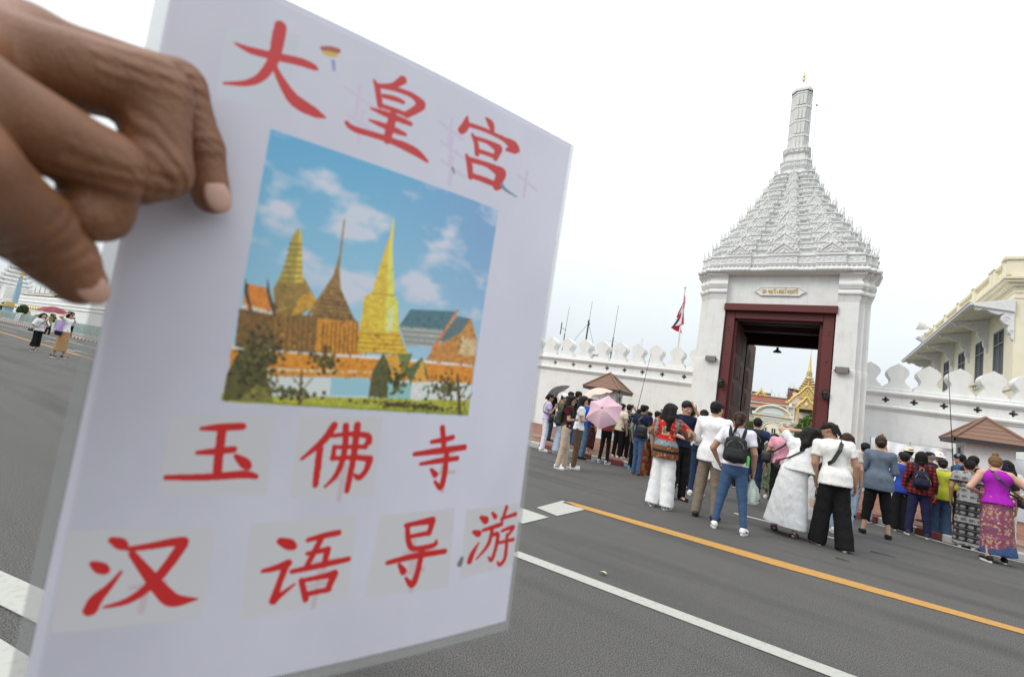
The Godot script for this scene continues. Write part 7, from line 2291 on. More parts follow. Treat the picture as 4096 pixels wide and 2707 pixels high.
	P("A14", "woman in rust floral skirt behind the pink umbrella", -5.15, -12.5, 1.56, -30, {"hair": "bob", "top": ["tee", cloth(Color(0.4, 0.36, 0.32))], "bot": ["skirt", printed(floral(Color(0.30, 0.09, 0.06), [Color(0.5, 0.25, 0.18), Color(0.2, 0.06, 0.05)], 5, 70, 12), 2.5), 0.25], "shoe": sn_w, "skin": lt}, 0.06)
	P("A13", "person in red top and black trousers hidden behind the pink umbrella", -4.4, -11.9, 1.6, -8, {"hair": "bob", "top": ["tee", cloth(Color(0.28, 0.06, 0.055)), 0.9, 1.06], "bot": ["slim", black], "shoe": sn_g, "skin": lt, "stance": 0.12, "R": "front", "L": "front"})
	P("A15", "tall man in grey with white earphones at the guard booth", -6.02, -16.0, 1.8, -60, {"male": true, "hair": "short", "top": ["tee", cloth(Color(0.32, 0.34, 0.36))], "bot": ["pants", black], "skin": md, "R": "phone"}, 0.112)
	P("A16", "man in cream shirt and black trousers right of the pink umbrella", -4.45, -13.0, 1.56, -15, {"male": true, "hair": "short", "top": ["tee", cloth(Color(0.62, 0.54, 0.42))], "bot": ["pants", black], "shoe": sn_w, "skin": md}, 0.1)
	P("A17", "man in black and white print shirt with arms raised to his eyes", -4.4, -13.5, 1.62, -20, {"male": true, "hair": "short", "top": ["tee", printed(floral(Color(0.03, 0.03, 0.03), [Color(0.7, 0.7, 0.68), Color(0.5, 0.5, 0.5)], 9, 50, 14), 2.5)], "bot": ["pants", black], "shoe": sn_w, "skin": dk, "L": "brow", "R": "brow"}, 0.06)
	P("A18", "guard in white helmet standing beyond the crowd left of the gate", -5.5, -17.0, 1.62, 170, {"male": true, "hair": "short", "hat": ["pith", M.white_paint], "top": ["long", cloth(Color(0.55, 0.52, 0.48))], "bot": ["pants", black], "shoe": sn_k, "skin": md}, 0.112)
	P("A19", "person in pink shirt reaching forward with a phone", -4.3, -14.0, 1.5, -35, {"hair": "short", "hat": ["bucket", cloth(Color(0.68, 0.66, 0.62))], "top": ["tee", cloth(Color(0.62, 0.36, 0.36))], "bot": ["pants", jean_d], "skin": fair, "R": [Vector3(0.2, 1.22, -0.28), Vector3(0.16, 1.42, -0.5), "grip"]}, 0.0)
	P("A20", "person in teal with backpack before the navy shirted man", -3.62, -12.0, 1.56, -18, {"hair": "short", "top": ["long", cloth(Color(0.05, 0.18, 0.21))], "bot": ["pants", black], "shoe": ["sneaker", cloth(Color(0.05, 0.3, 0.5), 0.6)], "skin": lt})
	P("A21", "balding man in navy shirt and jeans with a black sling bag", -3.22, -10.97, 1.66, -20, {"male": true, "hair": "balding", "top": ["tee", navy, 0.9, 1.05], "bot": ["pants", jean], "shoe": ["flat", cloth(Color(0.10, 0.08, 0.065), 0.6), M.tan_rubber], "skin": md, "fat": 1.12, "R": "front", "step": 0.05})
	P("A22", "man in white shirt raising a phone right of the navy shirted man", -3.66, -13.0, 1.55, -15, {"male": true, "hair": "short", "top": ["tee", white], "bot": ["pants", jean_d], "shoe": sn_g, "skin": md, "R": [Vector3(0.27, 1.45, -0.2), Vector3(0.24, 1.68, -0.3), "grip"]})
	P("A23", "man in grey lifting a phone high beside the patterned tunic", -3.4, -12.9, 1.6, -15, {"male": true, "hair": "short", "top": ["tee", cloth(Color(0.25, 0.26, 0.28))], "bot": ["pants", black], "shoe": sn_w, "skin": md, "R": [Vector3(0.27, 1.45, -0.2), Vector3(0.34, 1.72, -0.28), "grip"]})
	P("A24", "woman in red and blue scarf print tunic with long hair and white trousers", -1.83, -7.68, 1.64, -6, {"hair": "long", "top": ["tunic", printed(scarf_print(), 1.0), 0.8, 1.12], "bot": ["wide", white], "shoe": ["sandal", cloth(Color(0.7, 0.7, 0.7), 0.6)], "skin": lt, "fat": 1.12, "stance": 0.12, "R": [Vector3(0.36, 1.2, -0.12), Vector3(0.38, 1.36, -0.3), "hand"], "turn": Vector3(-25, 0, 0)})
	P("A25", "man with his hand on his face in navy shirt behind the tunic", -1.86, -8.96, 1.77, -140, {"male": true, "hair": "curly", "top": ["tee", navy, 0.9], "bot": ["pants", black], "shoe": sn_k, "skin": lt, "L": "brow", "R": "front", "turn": Vector3(0, -10, 0)})
	P("A26", "woman in pale off shoulder blouse and black trousers with sandals", -2.12, -10.84, 1.74, -12, {"hair": "bun", "top": ["tee", cloth(Color(0.60, 0.59, 0.57)), 0.9], "bot": ["pants", black], "shoe": ["sandal", cloth(Color(0.06, 0.035, 0.025), 0.6)], "skin": lt, "R": "strap"})
	# before the doorway
	P("B2", "woman in dark navy with braided hair and a white backpack", -1.72, -10.03, 1.71, 6, {"hair": "bun", "top": ["tee", navy], "bot": ["slim", jean_d], "shoe": sn_w, "skin": dk})
	P("B3", "child in pink and yellow sun hat between taller people", -2.1, -13.5, 1.5, 0, {"hair": "bob", "hat": ["bucket", cloth(Color(0.75, 0.3, 0.42))], "top": ["tee", cloth(Color(0.7, 0.55, 0.1))], "bot": ["pants", white], "skin": lt})
	P("B4", "man in white shirt and khaki trousers with short black hair", -1.17, -7.8, 1.78, -4, {"male": true, "hair": "short", "top": ["long", white, 0.82, 1.12, 0.4], "bot": ["pants", khaki], "shoe": fl_b, "skin": lt, "stance": 0.13, "fat": 1.04, "L": "front", "R": "hold", "turn": Vector3(-14, 0, 0)})
	P("B5", "woman in white tee and tight blue jeans with ponytail and dark backpack", -0.78, -7.33, 1.65, 2, {"hair": "pony", "hc": "brown", "top": ["tee", cloth(Color(0.72, 0.72, 0.8)), 0.93, 1.0], "bot": ["slim", jean, 0.1], "shoe": sn_w, "skin": md, "fat": 1.12, "stance": 0.19, "L": [Vector3(0.3, 1.12, 0.03), Vector3(0.22, 0.93, -0.06), "grip"], "R": "hold"})
	P("B6", "man in navy polo and jeans with hand on hip and black backpack", -0.84, -11.2, 1.75, 0, {"male": true, "hair": "short", "top": ["polo", cloth(Color(0.02, 0.035, 0.085)), 0.9], "bot": ["pants", jean_d], "shoe": sn_b, "skin": lt, "fat": 1.06, "R": "hip"})
	P("B7", "woman in green floral dress holding up a phone", -0.55, -12.6, 1.5, 0, {"hair": "bun", "top": ["dress", printed(floral(Color(0.30, 0.34, 0.24), [Color(0.12, 0.18, 0.1), Color(0.5, 0.52, 0.42)], 6, 90, 12), 2.5), 0.22], "shoe": sn_w, "skin": lt, "R": "phone"})
	P("B8", "man in pink shirt and black trousers with a black waist bag", -0.33, -10.5, 1.64, -6, {"male": true, "hair": "short", "top": ["tee", cloth(Color(0.62, 0.28, 0.36)), 0.93], "bot": ["pants", black], "shoe": sn_w, "skin": md, "fat": 1.12, "lean": Vector2(0.08, -0.04)})
	P("B9", "woman in long white dress leaning with her hand on her head", -0.15, -8.3, 1.64, -4, {"tilt": -4.0, "wrap": cloth(Color(0.72, 0.73, 0.73)), "hair": "long", "top": ["dress", cloth(Color(0.70, 0.71, 0.71)), 0.14, 1.06], "shoe": ["sandal", M.black_leather], "skin": lt, "fat": 1.08, "stance": 0.14, "step": 0.1, "lean": Vector2(0.16, 0.0), "L": [Vector3(0.36, 1.52, -0.05), Vector3(0.1, 1.6, -0.08), "hand"], "R": [Vector3(0.2, 1.12, -0.04), Vector3(0.16, 0.95, -0.12), "hand"], "turn": Vector3(-40, -10, -14)})
	P("B10", "man with black braids in white tee and wide black trousers", 0.42, -8.2, 1.73, 14, {"male": true, "hair": "braids", "top": ["tee", cloth(Color(0.74, 0.74, 0.71)), 0.84, 1.1], "bot": ["wide", black, 0.02], "shoe": sn_b, "skin": md, "fat": 1.1, "stance": 0.14, "step": 0.06, "lean": Vector2(-0.08, -0.08), "L": [Vector3(0.21, 1.12, 0.0), Vector3(0.19, 0.87, -0.1), "grip"], "turn": Vector3(36, -18, 6)})
	P("B11", "woman in white skirt and heeled white sandals behind the braided man", 0.16, -9.1, 1.64, 0, {"hair": "long", "top": ["long", white], "bot": ["skirt", cloth(Color(0.68, 0.68, 0.69)), 0.2], "shoe": ["sandal", cloth(Color(0.55, 0.5, 0.42), 0.6)], "skin": lt})
	P("B12", "woman with long brown hair and a cream bag right of the braided man", 0.62, -9.75, 1.66, -6, {"hair": "long", "hc": "brown", "top": ["tee", cloth(Color(0.55, 0.5, 0.44))], "bot": ["pants", jean_l], "shoe": sn_w, "skin": lt})
	P("B13", "dark haired man standing behind the couple in white", 0.3, -11.2, 1.76, 0, {"male": true, "hair": "short", "top": ["tee", cloth(Color(0.03, 0.03, 0.035))], "bot": ["pants", black], "shoe": sn_b, "skin": md})
	# the right hand side
	P("C1", "man in black cap and blue tee with light jeans", 1.12, -12.5, 1.6, -8, {"male": true, "hair": "short", "hat": ["cap", cloth(Color(0.012, 0.012, 0.014)), 180], "top": ["tee", cloth(Color(0.07, 0.10, 0.17)), 0.9], "bot": ["pants", jean_l], "shoe": sn_b, "skin": lt, "stance": 0.14})
	P("C2", "woman in grey blue blazer and cropped black trousers with tied brown hair", 1.16, -10.56, 1.72, -4, {"hair": "bun", "hc": "brown", "top": ["long", cloth(Color(0.115, 0.145, 0.19)), 0.78, 1.16, 0.5], "bot": ["crop", black, 0.24], "shoe": ["flat", cloth(Color(0.015, 0.015, 0.015), 0.6), M.black_plastic], "skin": lt, "fat": 1.06, "stance": 0.17, "L": "front", "R": "front"})
	P("C3", "person in bright blue jacket and black trousers carrying a white tote", 1.72, -12.2, 1.52, -4, {"hair": "short", "top": ["long", cloth(Color(0.03, 0.06, 0.32)), 0.82], "bot": ["wide", black], "shoe": sn_b, "skin": lt})
	P("C5", "man in navy cap and teal jacket behind the plaid shirt", 1.84, -13.0, 1.55, 70, {"male": true, "hair": "short", "hat": ["cap", navy], "top": ["long", cloth(Color(0.03, 0.10, 0.17))], "bot": ["pants", khaki], "shoe": sn_k, "skin": md})
	P("C4", "man in cream sun hat holding a phone out to the left", 2.05, -14.0, 1.58, 20, {"male": true, "hair": "short", "hat": ["brim", cloth(Color(0.60, 0.54, 0.40))], "top": ["tee", cloth(Color(0.35, 0.36, 0.34))], "bot": ["pants", khaki], "shoe": sn_g, "skin": md, "L": [Vector3(0.34, 1.42, -0.22), Vector3(0.42, 1.84, -0.26), "grip"]}, 0.112)
	P("C6", "woman in red plaid shirt with bobbed black hair and navy trousers", 1.95, -12.05, 1.6, -4, {"hair": "bob", "top": ["long", printed(plaid(), 7.0), 0.84, 1.08], "bot": ["pants", cloth(Color(0.02, 0.022, 0.06))], "shoe": ["sneaker", cloth(Color(0.03, 0.035, 0.06), 0.6)], "skin": md, "fat": 1.08, "stance": 0.15})
	P("C7", "grey haired man in dark cap and sunglasses looking left", 2.4, -13.9, 1.54, 55, {"male": true, "hair": "short", "hc": "grey", "hat": ["cap", cloth(Color(0.02, 0.017, 0.016))], "top": ["tee", navy], "bot": ["pants", cloth(Color(0.25, 0.25, 0.24))], "shoe": sn_k, "skin": md, "fat": 1.15, "glasses": true}, 0.112)
	P("C8", "guard in white helmet with gold spike by the right booth", 2.92, -16.0, 1.6, 185, {"male": true, "hair": "short", "hat": ["pith", M.white_paint], "top": ["long", cloth(Color(0.55, 0.52, 0.48))], "bot": ["pants", black], "shoe": sn_k, "skin": dk}, 0.112)
	P("C9", "woman in bright yellow shirt with white collar and flared jeans", 2.32, -12.35, 1.5, -6, {"hair": "bun", "top": ["long", cloth(Color(0.52, 0.56, 0.055)), 0.82, 1.1], "bot": ["flare", cloth(Color(0.05, 0.09, 0.16))], "shoe": fl_b, "skin": lt, "R": "front"}, 0.03)
	P("C10", "man in blue denim cap looking left near the booth", 3.12, -15.0, 1.63, 60, {"male": true, "hair": "curly", "hat": ["cap", cloth(Color(0.14, 0.19, 0.30))], "top": ["long", cloth(Color(0.05, 0.09, 0.18))], "bot": ["pants", black], "shoe": sn_k, "skin": md}, 0.112)
	P("C11", "man in black cap with black and white elephant print shirt and trousers", 2.62, -12.0, 1.58, -12, {"male": true, "hair": "short", "hat": ["cap", cloth(Color(0.012, 0.012, 0.013)), -40], "top": ["tee", printed(elephants(true), 2.3), 0.88], "bot": ["wide", printed(elephants(false), 2.2)], "shoe": sn_w, "skin": md, "fat": 1.05, "L": "down"})
	P("C12", "person with dark curly hair behind the elephant print shirt", 3.1, -13.9, 1.6, 0, {"hair": "curly", "top": ["tee", cloth(Color(0.02, 0.02, 0.022))], "bot": ["pants", black], "shoe": sn_b, "skin": lt}, 0.112)
	P("C13", "woman in magenta vest and red floral sarong with hair in a top knot", 2.74, -10.95, 1.7, 6, {"hair": "topbun", "hc": "dyed", "top": ["tank", cloth(Color(0.34, 0.02, 0.38)), 0.92, 1.1], "bot": ["sarong", printed(floral(Color(0.50, 0.25, 0.33), [Color(0.80, 0.74, 0.55), Color(0.35, 0.38, 0.58), Color(0.66, 0.42, 0.32), Color(0.78, 0.6, 0.58)], 12, 230, 8), 2.2), 0.2], "shoe": ["sneaker", cloth(Color(0.015, 0.015, 0.015), 0.6)], "skin": Color(0.52, 0.30, 0.21), "fat": 1.18, "stance": 0.13, "step": -0.1, "L": [Vector3(0.33, 1.14, 0.05), Vector3(0.14, 1.06, -0.16), "grip"], "R": [Vector3(0.42, 1.14, 0.06), Vector3(0.2, 1.04, -0.12), "grip"], "turn": Vector3(-16, -16, 0), "lean": Vector2(-0.05, -0.06)})
	P("C14", "man in navy sun hat behind the magenta vest", 3.1, -12.3, 1.62, 0, {"male": true, "hair": "short", "hat": ["bucket", cloth(Color(0.015, 0.016, 0.035))], "top": ["tee", cloth(Color(0.02, 0.02, 0.022))], "bot": ["pants", black], "shoe": sn_b, "skin": md}, 0.0)
	P("C15", "woman with long straight black hair in cream jacket at the far right", 3.36, -13.0, 1.6, -4, {"hair": "long", "top": ["long", cloth(Color(0.58, 0.54, 0.46)), 0.86, 1.1], "bot": ["pants", cloth(Color(0.6, 0.58, 0.54))], "shoe": sn_w, "skin": lt, "fat": 1.1, "R": "hip"}, 0.112)
	# further heads that fill the doorway
	P("D1", "man in checked grey shirt deep in the crowd before the left jamb", -1.5, -13.4, 1.7, 0, {"male": true, "hair": "short", "top": ["tee", cloth(Color(0.3, 0.3, 0.32))], "bot": ["pants", black], "shoe": sn_b, "skin": md})
	P("D2", "woman in white dress deep in the crowd before the doorway", -2.55, -12.3, 1.58, 0, {"hair": "long", "top": ["dress", white, 0.3], "shoe": sn_w, "skin": lt})
	P("D3", "short person in black at the back of the crowd before the doorway", -0.1, -13.6, 1.5, 0, {"hair": "bob", "top": ["tee", black], "bot": ["pants", jean], "shoe": sn_w, "skin": lt})
	P("D4", "man in grey shorts and dark shirt crossing behind the pink shirt", 0.15, -13.0, 1.62, -60, {"male": true, "hair": "short", "top": ["tee", cloth(Color(0.05, 0.05, 0.055))], "bot": ["crop", cloth(Color(0.2, 0.2, 0.2)), 0.42], "shoe": sn_w, "skin": md})
	# walking up the street on the left
	P("L1", "woman in white tee and tan skirt walking with her hand to her hair", -22.3, -4.94, 1.68, -48, {"hair": "bob", "top": ["tee", white, 0.95], "bot": ["skirt", cloth(Color(0.36, 0.22, 0.11)), 0.24], "shoe": sn_b, "skin": lt, "step": 0.1, "glasses": true, "R": [Vector3(0.42, 1.46, -0.03), Vector3(0.14, 1.6, 0.0), "hand"], "L": [Vector3(0.26, 1.14, 0.1), Vector3(0.4, 0.94, 0.1), "hand"], "cell": 0.02})
	P("L2", "girl in white top and wide black trousers eating an ice cream", -24.9, -4.79, 1.48, -75, {"hair": "long", "top": ["tunic", cloth(Color(0.68, 0.70, 0.74)), 0.9, 1.1], "bot": ["flare", black, 0.2], "shoe": sn_b, "skin": fair, "step": -0.06, "L": [Vector3(0.24, 1.15, -0.08), Vector3(0.06, 1.34, -0.22), "grip"], "R": [Vector3(0.28, 1.12, -0.04), Vector3(0.06, 1.08, -0.22), "grip"], "cell": 0.02})
	P("L3", "person in yellow shirt and black trousers under a red umbrella", -50.0, -10.07, 1.7, -20, {"hair": "short", "male": true, "top": ["tee", cloth(Color(0.42, 0.40, 0.06))], "bot": ["pants", black], "shoe": sn_b, "skin": lt, "R": "strap", "step": 0.12, "cell": 0.03})
	P("L4", "blonde woman in black top and white trousers on the far pavement", -67.5, -13.8, 1.72, -80, {"hair": "bob", "hc": "dyed", "top": ["tee", black], "bot": ["pants", white], "shoe": sn_w, "skin": fair, "glasses": true, "cell": 0.035}, 0.112)
	P("L5", "dark haired person passing behind the girl with ice cream", -58.0, -13.2, 1.66, -80, {"hair": "short", "top": ["tee", cloth(Color(0.3, 0.3, 0.3))], "bot": ["pants", black], "skin": lt, "cell": 0.035}, 0.112)
	P("L6", "person in pink looking over the glass barrier beside the bushes", -99.0, -17.5, 1.7, -80, {"hair": "short", "top": ["tee", cloth(Color(0.6, 0.4, 0.4))], "bot": ["pants", black], "skin": lt, "cell": 0.04}, 0.112)
	P("L7", "person in dark clothes left of the pink one behind the barrier", -105.0, -17.8, 1.7, -80, {"hair": "short", "top": ["tee", cloth(Color(0.1, 0.1, 0.12))], "bot": ["pants", black], "skin": lt, "cell": 0.04}, 0.112)
	crowd_things()
func crowd_things() -> void:
	var olive := cloth(Color(0.045, 0.05, 0.04)); var char_ := cloth(Color(0.03, 0.031, 0.034), 0.8); var navy := cloth(Color(0.018, 0.02, 0.04), 0.7)
	var cream := cloth(Color(0.55, 0.5, 0.42)); var white := cloth(Color(0.72, 0.73, 0.75)); var red := cloth(Color(0.38, 0.01, 0.02), 0.6)
	backpack("A6", "olive green backpack on the woman in the maroon shirt", olive, olive, Vector3(0.3, 0.36, 0.16), 1.14)
	var sp: Dictionary = spots.A6
	var bd := worn("A6", "badge", "round orange patch on the olive green backpack", "badge")
	var m := MB.new(); ball(m, sp.T.call(Vector3(-0.04, 1.2, 0.31)), Vector3(0.035, 0.035, 0.01), 10); put(m, "patch", M.orange, bd)
	crossbag("A1", "black bag with white scribbles on the woman in lavender", "shoulder bag", M.black_leather, M.black_leather, Vector3(0.2, 0.98, -0.1), Vector3(0.2, 0.26, 0.12), false)
	crossbag("A5", "dark strap bag worn by the man in the olive shirt", "shoulder bag", char_, char_, Vector3(-0.2, 1.0, 0.05), Vector3(0.14, 0.2, 0.16), true)
	crossbag("A21", "black leather sling bag on the navy shirted man's back", "shoulder bag", M.black_leather, M.black_leather, Vector3(0.16, 1.06, 0.17), Vector3(0.24, 0.34, 0.14), true, 0.05)
	backpack("A20", "turquoise backpack deep in the crowd left of the navy shirt", cloth(Color(0.05, 0.25, 0.27)), char_, Vector3(0.26, 0.34, 0.13))
	backpack("B2", "white backpack on the woman with braided hair", white, white, Vector3(0.28, 0.38, 0.15), 1.18)
	backpack("B5", "dark grey backpack with silver zips on the woman in tight jeans", char_, char_, Vector3(0.31, 0.36, 0.14), 1.16, M.metal_grey)
	backpack("B6", "black backpack on the man in navy polo", cloth(Color(0.012, 0.013, 0.015), 0.7), char_, Vector3(0.29, 0.42, 0.15), 1.2)
	backpack("B12", "cream backpack on the woman with long brown hair", cream, cream, Vector3(0.28, 0.36, 0.14), 1.14)
	backpack("C6", "small round navy backpack over the red plaid shirt", navy, navy, Vector3(0.27, 0.34, 0.16), 1.14, M.tan_rubber)
	crossbag("B8", "black leather bag at the left hip of the pink shirted man", "shoulder bag", M.black_leather, M.black_leather, Vector3(-0.26, 1.02, 0.06), Vector3(0.16, 0.26, 0.2), true, 0.035)
	crossbag("B9", "small black bag on a thin strap over the white dress", "shoulder bag", M.black_leather, M.black_leather, Vector3(-0.25, 0.98, 0.0), Vector3(0.06, 0.16, 0.12), true, 0.022)
	crossbag("B10", "black sling strap bag worn across the braided man's back", "sling bag", M.black_leather, M.black_leather, Vector3(-0.16, 1.0, -0.16), Vector3(0.2, 0.16, 0.08), true, 0.05, "sling_bag")
	crossbag("C13", "black camera pouch on a strap over the magenta vest", "shoulder bag", M.black_leather, M.black_leather, Vector3(0.27, 0.99, 0.08), Vector3(0.1, 0.17, 0.17), false, 0.032)
	crossbag("L2", "black bag swinging at the hip of the girl with ice cream", "shoulder bag", M.black_leather, M.black_leather, Vector3(0.27, 0.9, 0.02), Vector3(0.08, 0.14, 0.26), false, 0.025)
	var lav := cloth(Color(0.42, 0.30, 0.56))
	var lb := tote("L1", "lavender bag with dark base on the woman in the tan skirt", lav, lav, Vector3(0.24, 1.3, 0.03), 0.2, 0.4, 1.4)
	var nb := MB.new()
	nb.lathe(spots.L1.T.call(Vector3(0.24, 0.9, 0.03)), [[0.05, -0.1], [0.1, -0.06], [0.105, 0.04], [0.09, 0.06]], 12)
	put(nb, "bag_base", navy, lb)
	crossbag("A26", "small dark pouch on a thin strap over the pale blouse", "shoulder bag", char_, char_, Vector3(0.16, 1.06, -0.14), Vector3(0.12, 0.16, 0.06), false, 0.014)
	tote("C3", "white canvas tote hanging from the blue jacketed shoulder", white, white, Vector3(0.27, 1.2, 0.05), 0.38, 0.42, -0.1)
	tote("C9", "red tote bag with teal strap on the woman in yellow", red, cloth(Color(0.02, 0.10, 0.13)), Vector3(-0.24, 1.06, 0.08), 0.36, 0.36, 0.1)
	tote("A24", "red and green flowered cloth bag beside the patterned tunic", printed(floral(Color(0.35, 0.03, 0.03), [Color(0.45, 0.42, 0.15), Color(0.1, 0.18, 0.06), Color(0.5, 0.3, 0.15)], 21, 60, 18), 3.0), M.black_leather, Vector3(-0.3, 1.0, 0.0), 0.2, 0.55, 1.2)
	phone("A22", 1, "phone held up by the man in white shirt", M.metal_grey, 0.2)
	phone("A23", 1, "phone held highest above the crowd left of the gate", M.metal_grey, -0.15)
	phone("A9", 0, "phone raised behind the long haired women", M.black_plastic, 0.1)
	phone("B7", 1, "phone raised by the woman in the green floral dress", M.black_plastic, 0.05)
	phone("A19", 1, "phone at the end of the pink sleeve", M.black_plastic, -0.3)
	phone("A15", 1, "white phone held by the tall man at the booth", white, 0.4)
	phone("C4", 0, "black phone held sideways by the man in the cream hat", M.black_plastic, 1.5, Vector3(-0.03, 0.03, -0.02))
	# the girl's ice cream
	var l2: Dictionary = spots.L2
	var ic := worn("L2", "ice_cream", "pale green ice cream cone in the girl's hand", "ice cream")
	var p: Vector3 = l2.arms[0][1] + Vector3(0, 0.09, -0.02)
	m = MB.new(); m.lathe(p, [[0.008, -0.08], [0.03, 0.02]], 10); put(m, "cone", M.tan_rubber, ic)
	m = MB.new(); ball(m, p + Vector3(0, 0.04, 0), Vector3(0.035, 0.04, 0.035), 10); ball(m, p + Vector3(0, 0.08, 0), Vector3(0.026, 0.03, 0.026), 10); put(m, "scoop", M.mint, ic)
	# plastic bag with a green topped bottle
	var b5: Dictionary = spots.B5
	p = b5.arms[1][1] + Vector3(0, -0.1, 0)
	var pb := worn("B5", "plastic_bag", "thin clear plastic bag hanging from the backpack woman's hand", "plastic bag")
	var rows := []
	for q in [[-0.34, 0.03], [-0.32, 0.08], [-0.22, 0.1], [-0.12, 0.085], [-0.05, 0.04], [0.0, 0.015]]:
		var r := PackedVector3Array()
		for j in 14:
			var a := TAU * j / 14
			var k := 1.0 + 0.22 * sin(a * 3.0 + q[0] * 20.0) * (0.5 + absf(q[0]))
			r.append(p + Vector3(cos(a) * q[1] * k, q[0], sin(a) * q[1] * 0.6 * k))
		rows.append(r)
	m = MB.new(); m.grid(rows, true, true); m.cap(rows[0], false); put(m, "bag_skin", M.plastic_bag, pb)
	var bt := worn("B5", "bottle", "green capped bottle inside the clear plastic bag", "bottle")
	m = MB.new(); m.lathe(p + Vector3(0.02, -0.31, 0), [[0.03, 0.0], [0.032, 0.14], [0.014, 0.19]], 10); put(m, "bottle_body", M.mint, bt)
	m = MB.new(); m.lathe(p + Vector3(0.02, -0.12, 0), [[0.018, 0.0], [0.018, 0.03]], 10); put(m, "cap", M.lime, bt)
	var gb := worn("B5", "spray_bottle", "small green bottle in the side pocket of the dark grey backpack", "bottle")
	m = MB.new(); m.lathe(b5.T.call(Vector3(0.17, 1.0, 0.2)), [[0.02, -0.04], [0.022, 0.07], [0.012, 0.1]], 10); put(m, "bottle_body", M.lime, gb)
	# blue flashes on her white trainers
	for o in get_children():
		if o.has_meta("label") and String(o.get_meta("label")).begins_with("woman in white tee and tight"):
			for c in o.get_children():
				if c.name.begins_with("shoe"):
					for sd in [-1, 1]:
						var fm := MB.new()
						fm.tube([Vector3(sd * 0.036, 0.06, 0.055), Vector3(sd * 0.041, 0.045, 0.0), Vector3(sd * 0.043, 0.033, -0.07)], [0.009, 0.012, 0.004], 5)
						put(fm, "stripe", M.trim_blue, c)
	# blue hem of the wrapped sarong
	for o in get_children():
		if o.has_meta("label") and String(o.get_meta("label")).begins_with("woman in magenta"):
			put(net([bone(Vector3(0.02, 0.34, 0), Vector3(0.03, 0.13, 0), 0.2, 0.225, 0.01, 3, Vector3.BACK, 1.15)], 0.018, 0.004, 24.0), "hem_band", printed(floral(Color(0.20, 0.28, 0.45), [Color(0.3, 0.4, 0.58)], 30, 120, 6), 3.0), o)
	# white face mask or fan in the khaki man's hand
	var fn := worn("B4", "hand_fan", "white paper fan hanging at the back of the khaki trousers", "fan")
	m = MB.new()
	m.slab(spots.B4.T.call(Vector3(0.17, 0.9, 0.19)), pv([0, 0, 0.12, -0.06, 0.13, -0.13, 0.05, -0.17, -0.08, -0.15, -0.12, -0.09]), Vector3.RIGHT, Vector3.UP, Vector3.BACK * 0.006)
	put(m, "fan_leaf", white, fn)
	# iced orange drink in a carrier, and a phone on a strap
	var bb: Dictionary = spots.B10
	p = bb.arms[0][1] + Vector3(-0.01, -0.16, 0)
	var dc := worn("B10", "drink_cup", "plastic cup of orange iced drink hanging from the braided man's hand", "drink")
	m = MB.new(); m.lathe(p + Vector3(0, -0.22, 0), [[0.034, 0.0], [0.043, 0.11]], 14); put(m, "drink", M.orange_drink, dc)
	m = MB.new(); m.lathe(p + Vector3(0, -0.223, 0), [[0.036, 0.0], [0.049, 0.16], [0.051, 0.163]], 14); put(m, "cup", M.plastic_bag, dc)
	m = MB.new()
	for s in [-1, 1]: m.tube([p + Vector3(s * 0.05, -0.1, 0), p + Vector3(s * 0.03, 0.02, 0), p + Vector3(0, 0.13, 0)], [0.004], 5)
	put(m, "carrier_strap", M.plastic_bag, dc)
	var pc := worn("B9", "phone", "phone in a dark patterned case hanging from a strap by the white dress", "phone")
	m = MB.new(); m.cbox(Vector3(0.34, 0.72, 0.0), Vector3(0.08, 0.165, 0.012), 0.004, Basis(Vector3.UP, 0.2)); put(m, "case", printed(floral(Color(0.03, 0.03, 0.04), [Color(0.6, 0.3, 0.3), Color(0.7, 0.7, 0.7)], 2, 60, 14), 8.0), pc)
	m = MB.new(); m.tube([Vector3(0.34, 0.8, 0), Vector3(0.32, 1.0, -0.02), Vector3(0.3, 1.12, -0.05)], [0.005], 5); put(m, "cord", M.tan_rubber, pc)
	# white collar of the yellow shirt is part of that shirt; umbrellas
	umbrella("pale pink umbrella tilted back towards the road, canopy facing us", Vector3(-4.36, 1.42, -11.22), Vector3(0.04, 0.42, 0.9), 0.50, 0.2, 6, M.umb_pink, spots.A13.x * spots.A13.arms[1][1], 0.52)
	umbrella("peach umbrella held over the crowd before the left booth", Vector3(-5.72, 2.05, -13.9), Vector3(-0.3, 0.92, 0.15), 0.52, 0.2, 8, M.umb_peach, spots.A12.x * spots.A12.arms[1][1], 0.2)
	umbrella("black umbrella slanting over the heads at the far left of the crowd", Vector3(-6.7, 1.84, -12.95), Vector3(-0.55, 0.8, 0.2), 0.46, 0.18, 8, M.umb_black, spots.A3.x * spots.A3.arms[1][1], 0.1)
	umbrella("crimson umbrella over the person in yellow down the street", Vector3(-49.7, 2.28, -10.0), Vector3(0.05, 1, 0.05), 0.98, 0.42, 8, M.umb_red, spots.L3.x * spots.L3.arms[1][1], 0.1)
	# collar
	var yc := MB.new()
	var s9: Dictionary = spots.C9
	yc.tube([s9.T.call(Vector3(-0.07, 1.455, -0.05)), s9.T.call(Vector3(-0.055, 1.475, 0.05)), s9.T.call(Vector3(0.055, 1.475, 0.05)), s9.T.call(Vector3(0.07, 1.455, -0.05))], [0.028 * s9.s], 7)
	for o in get_children():
		if o.has_meta("label") and String(o.get_meta("label")).begins_with("woman in bright yellow"): put(yc, "collar", white, o)
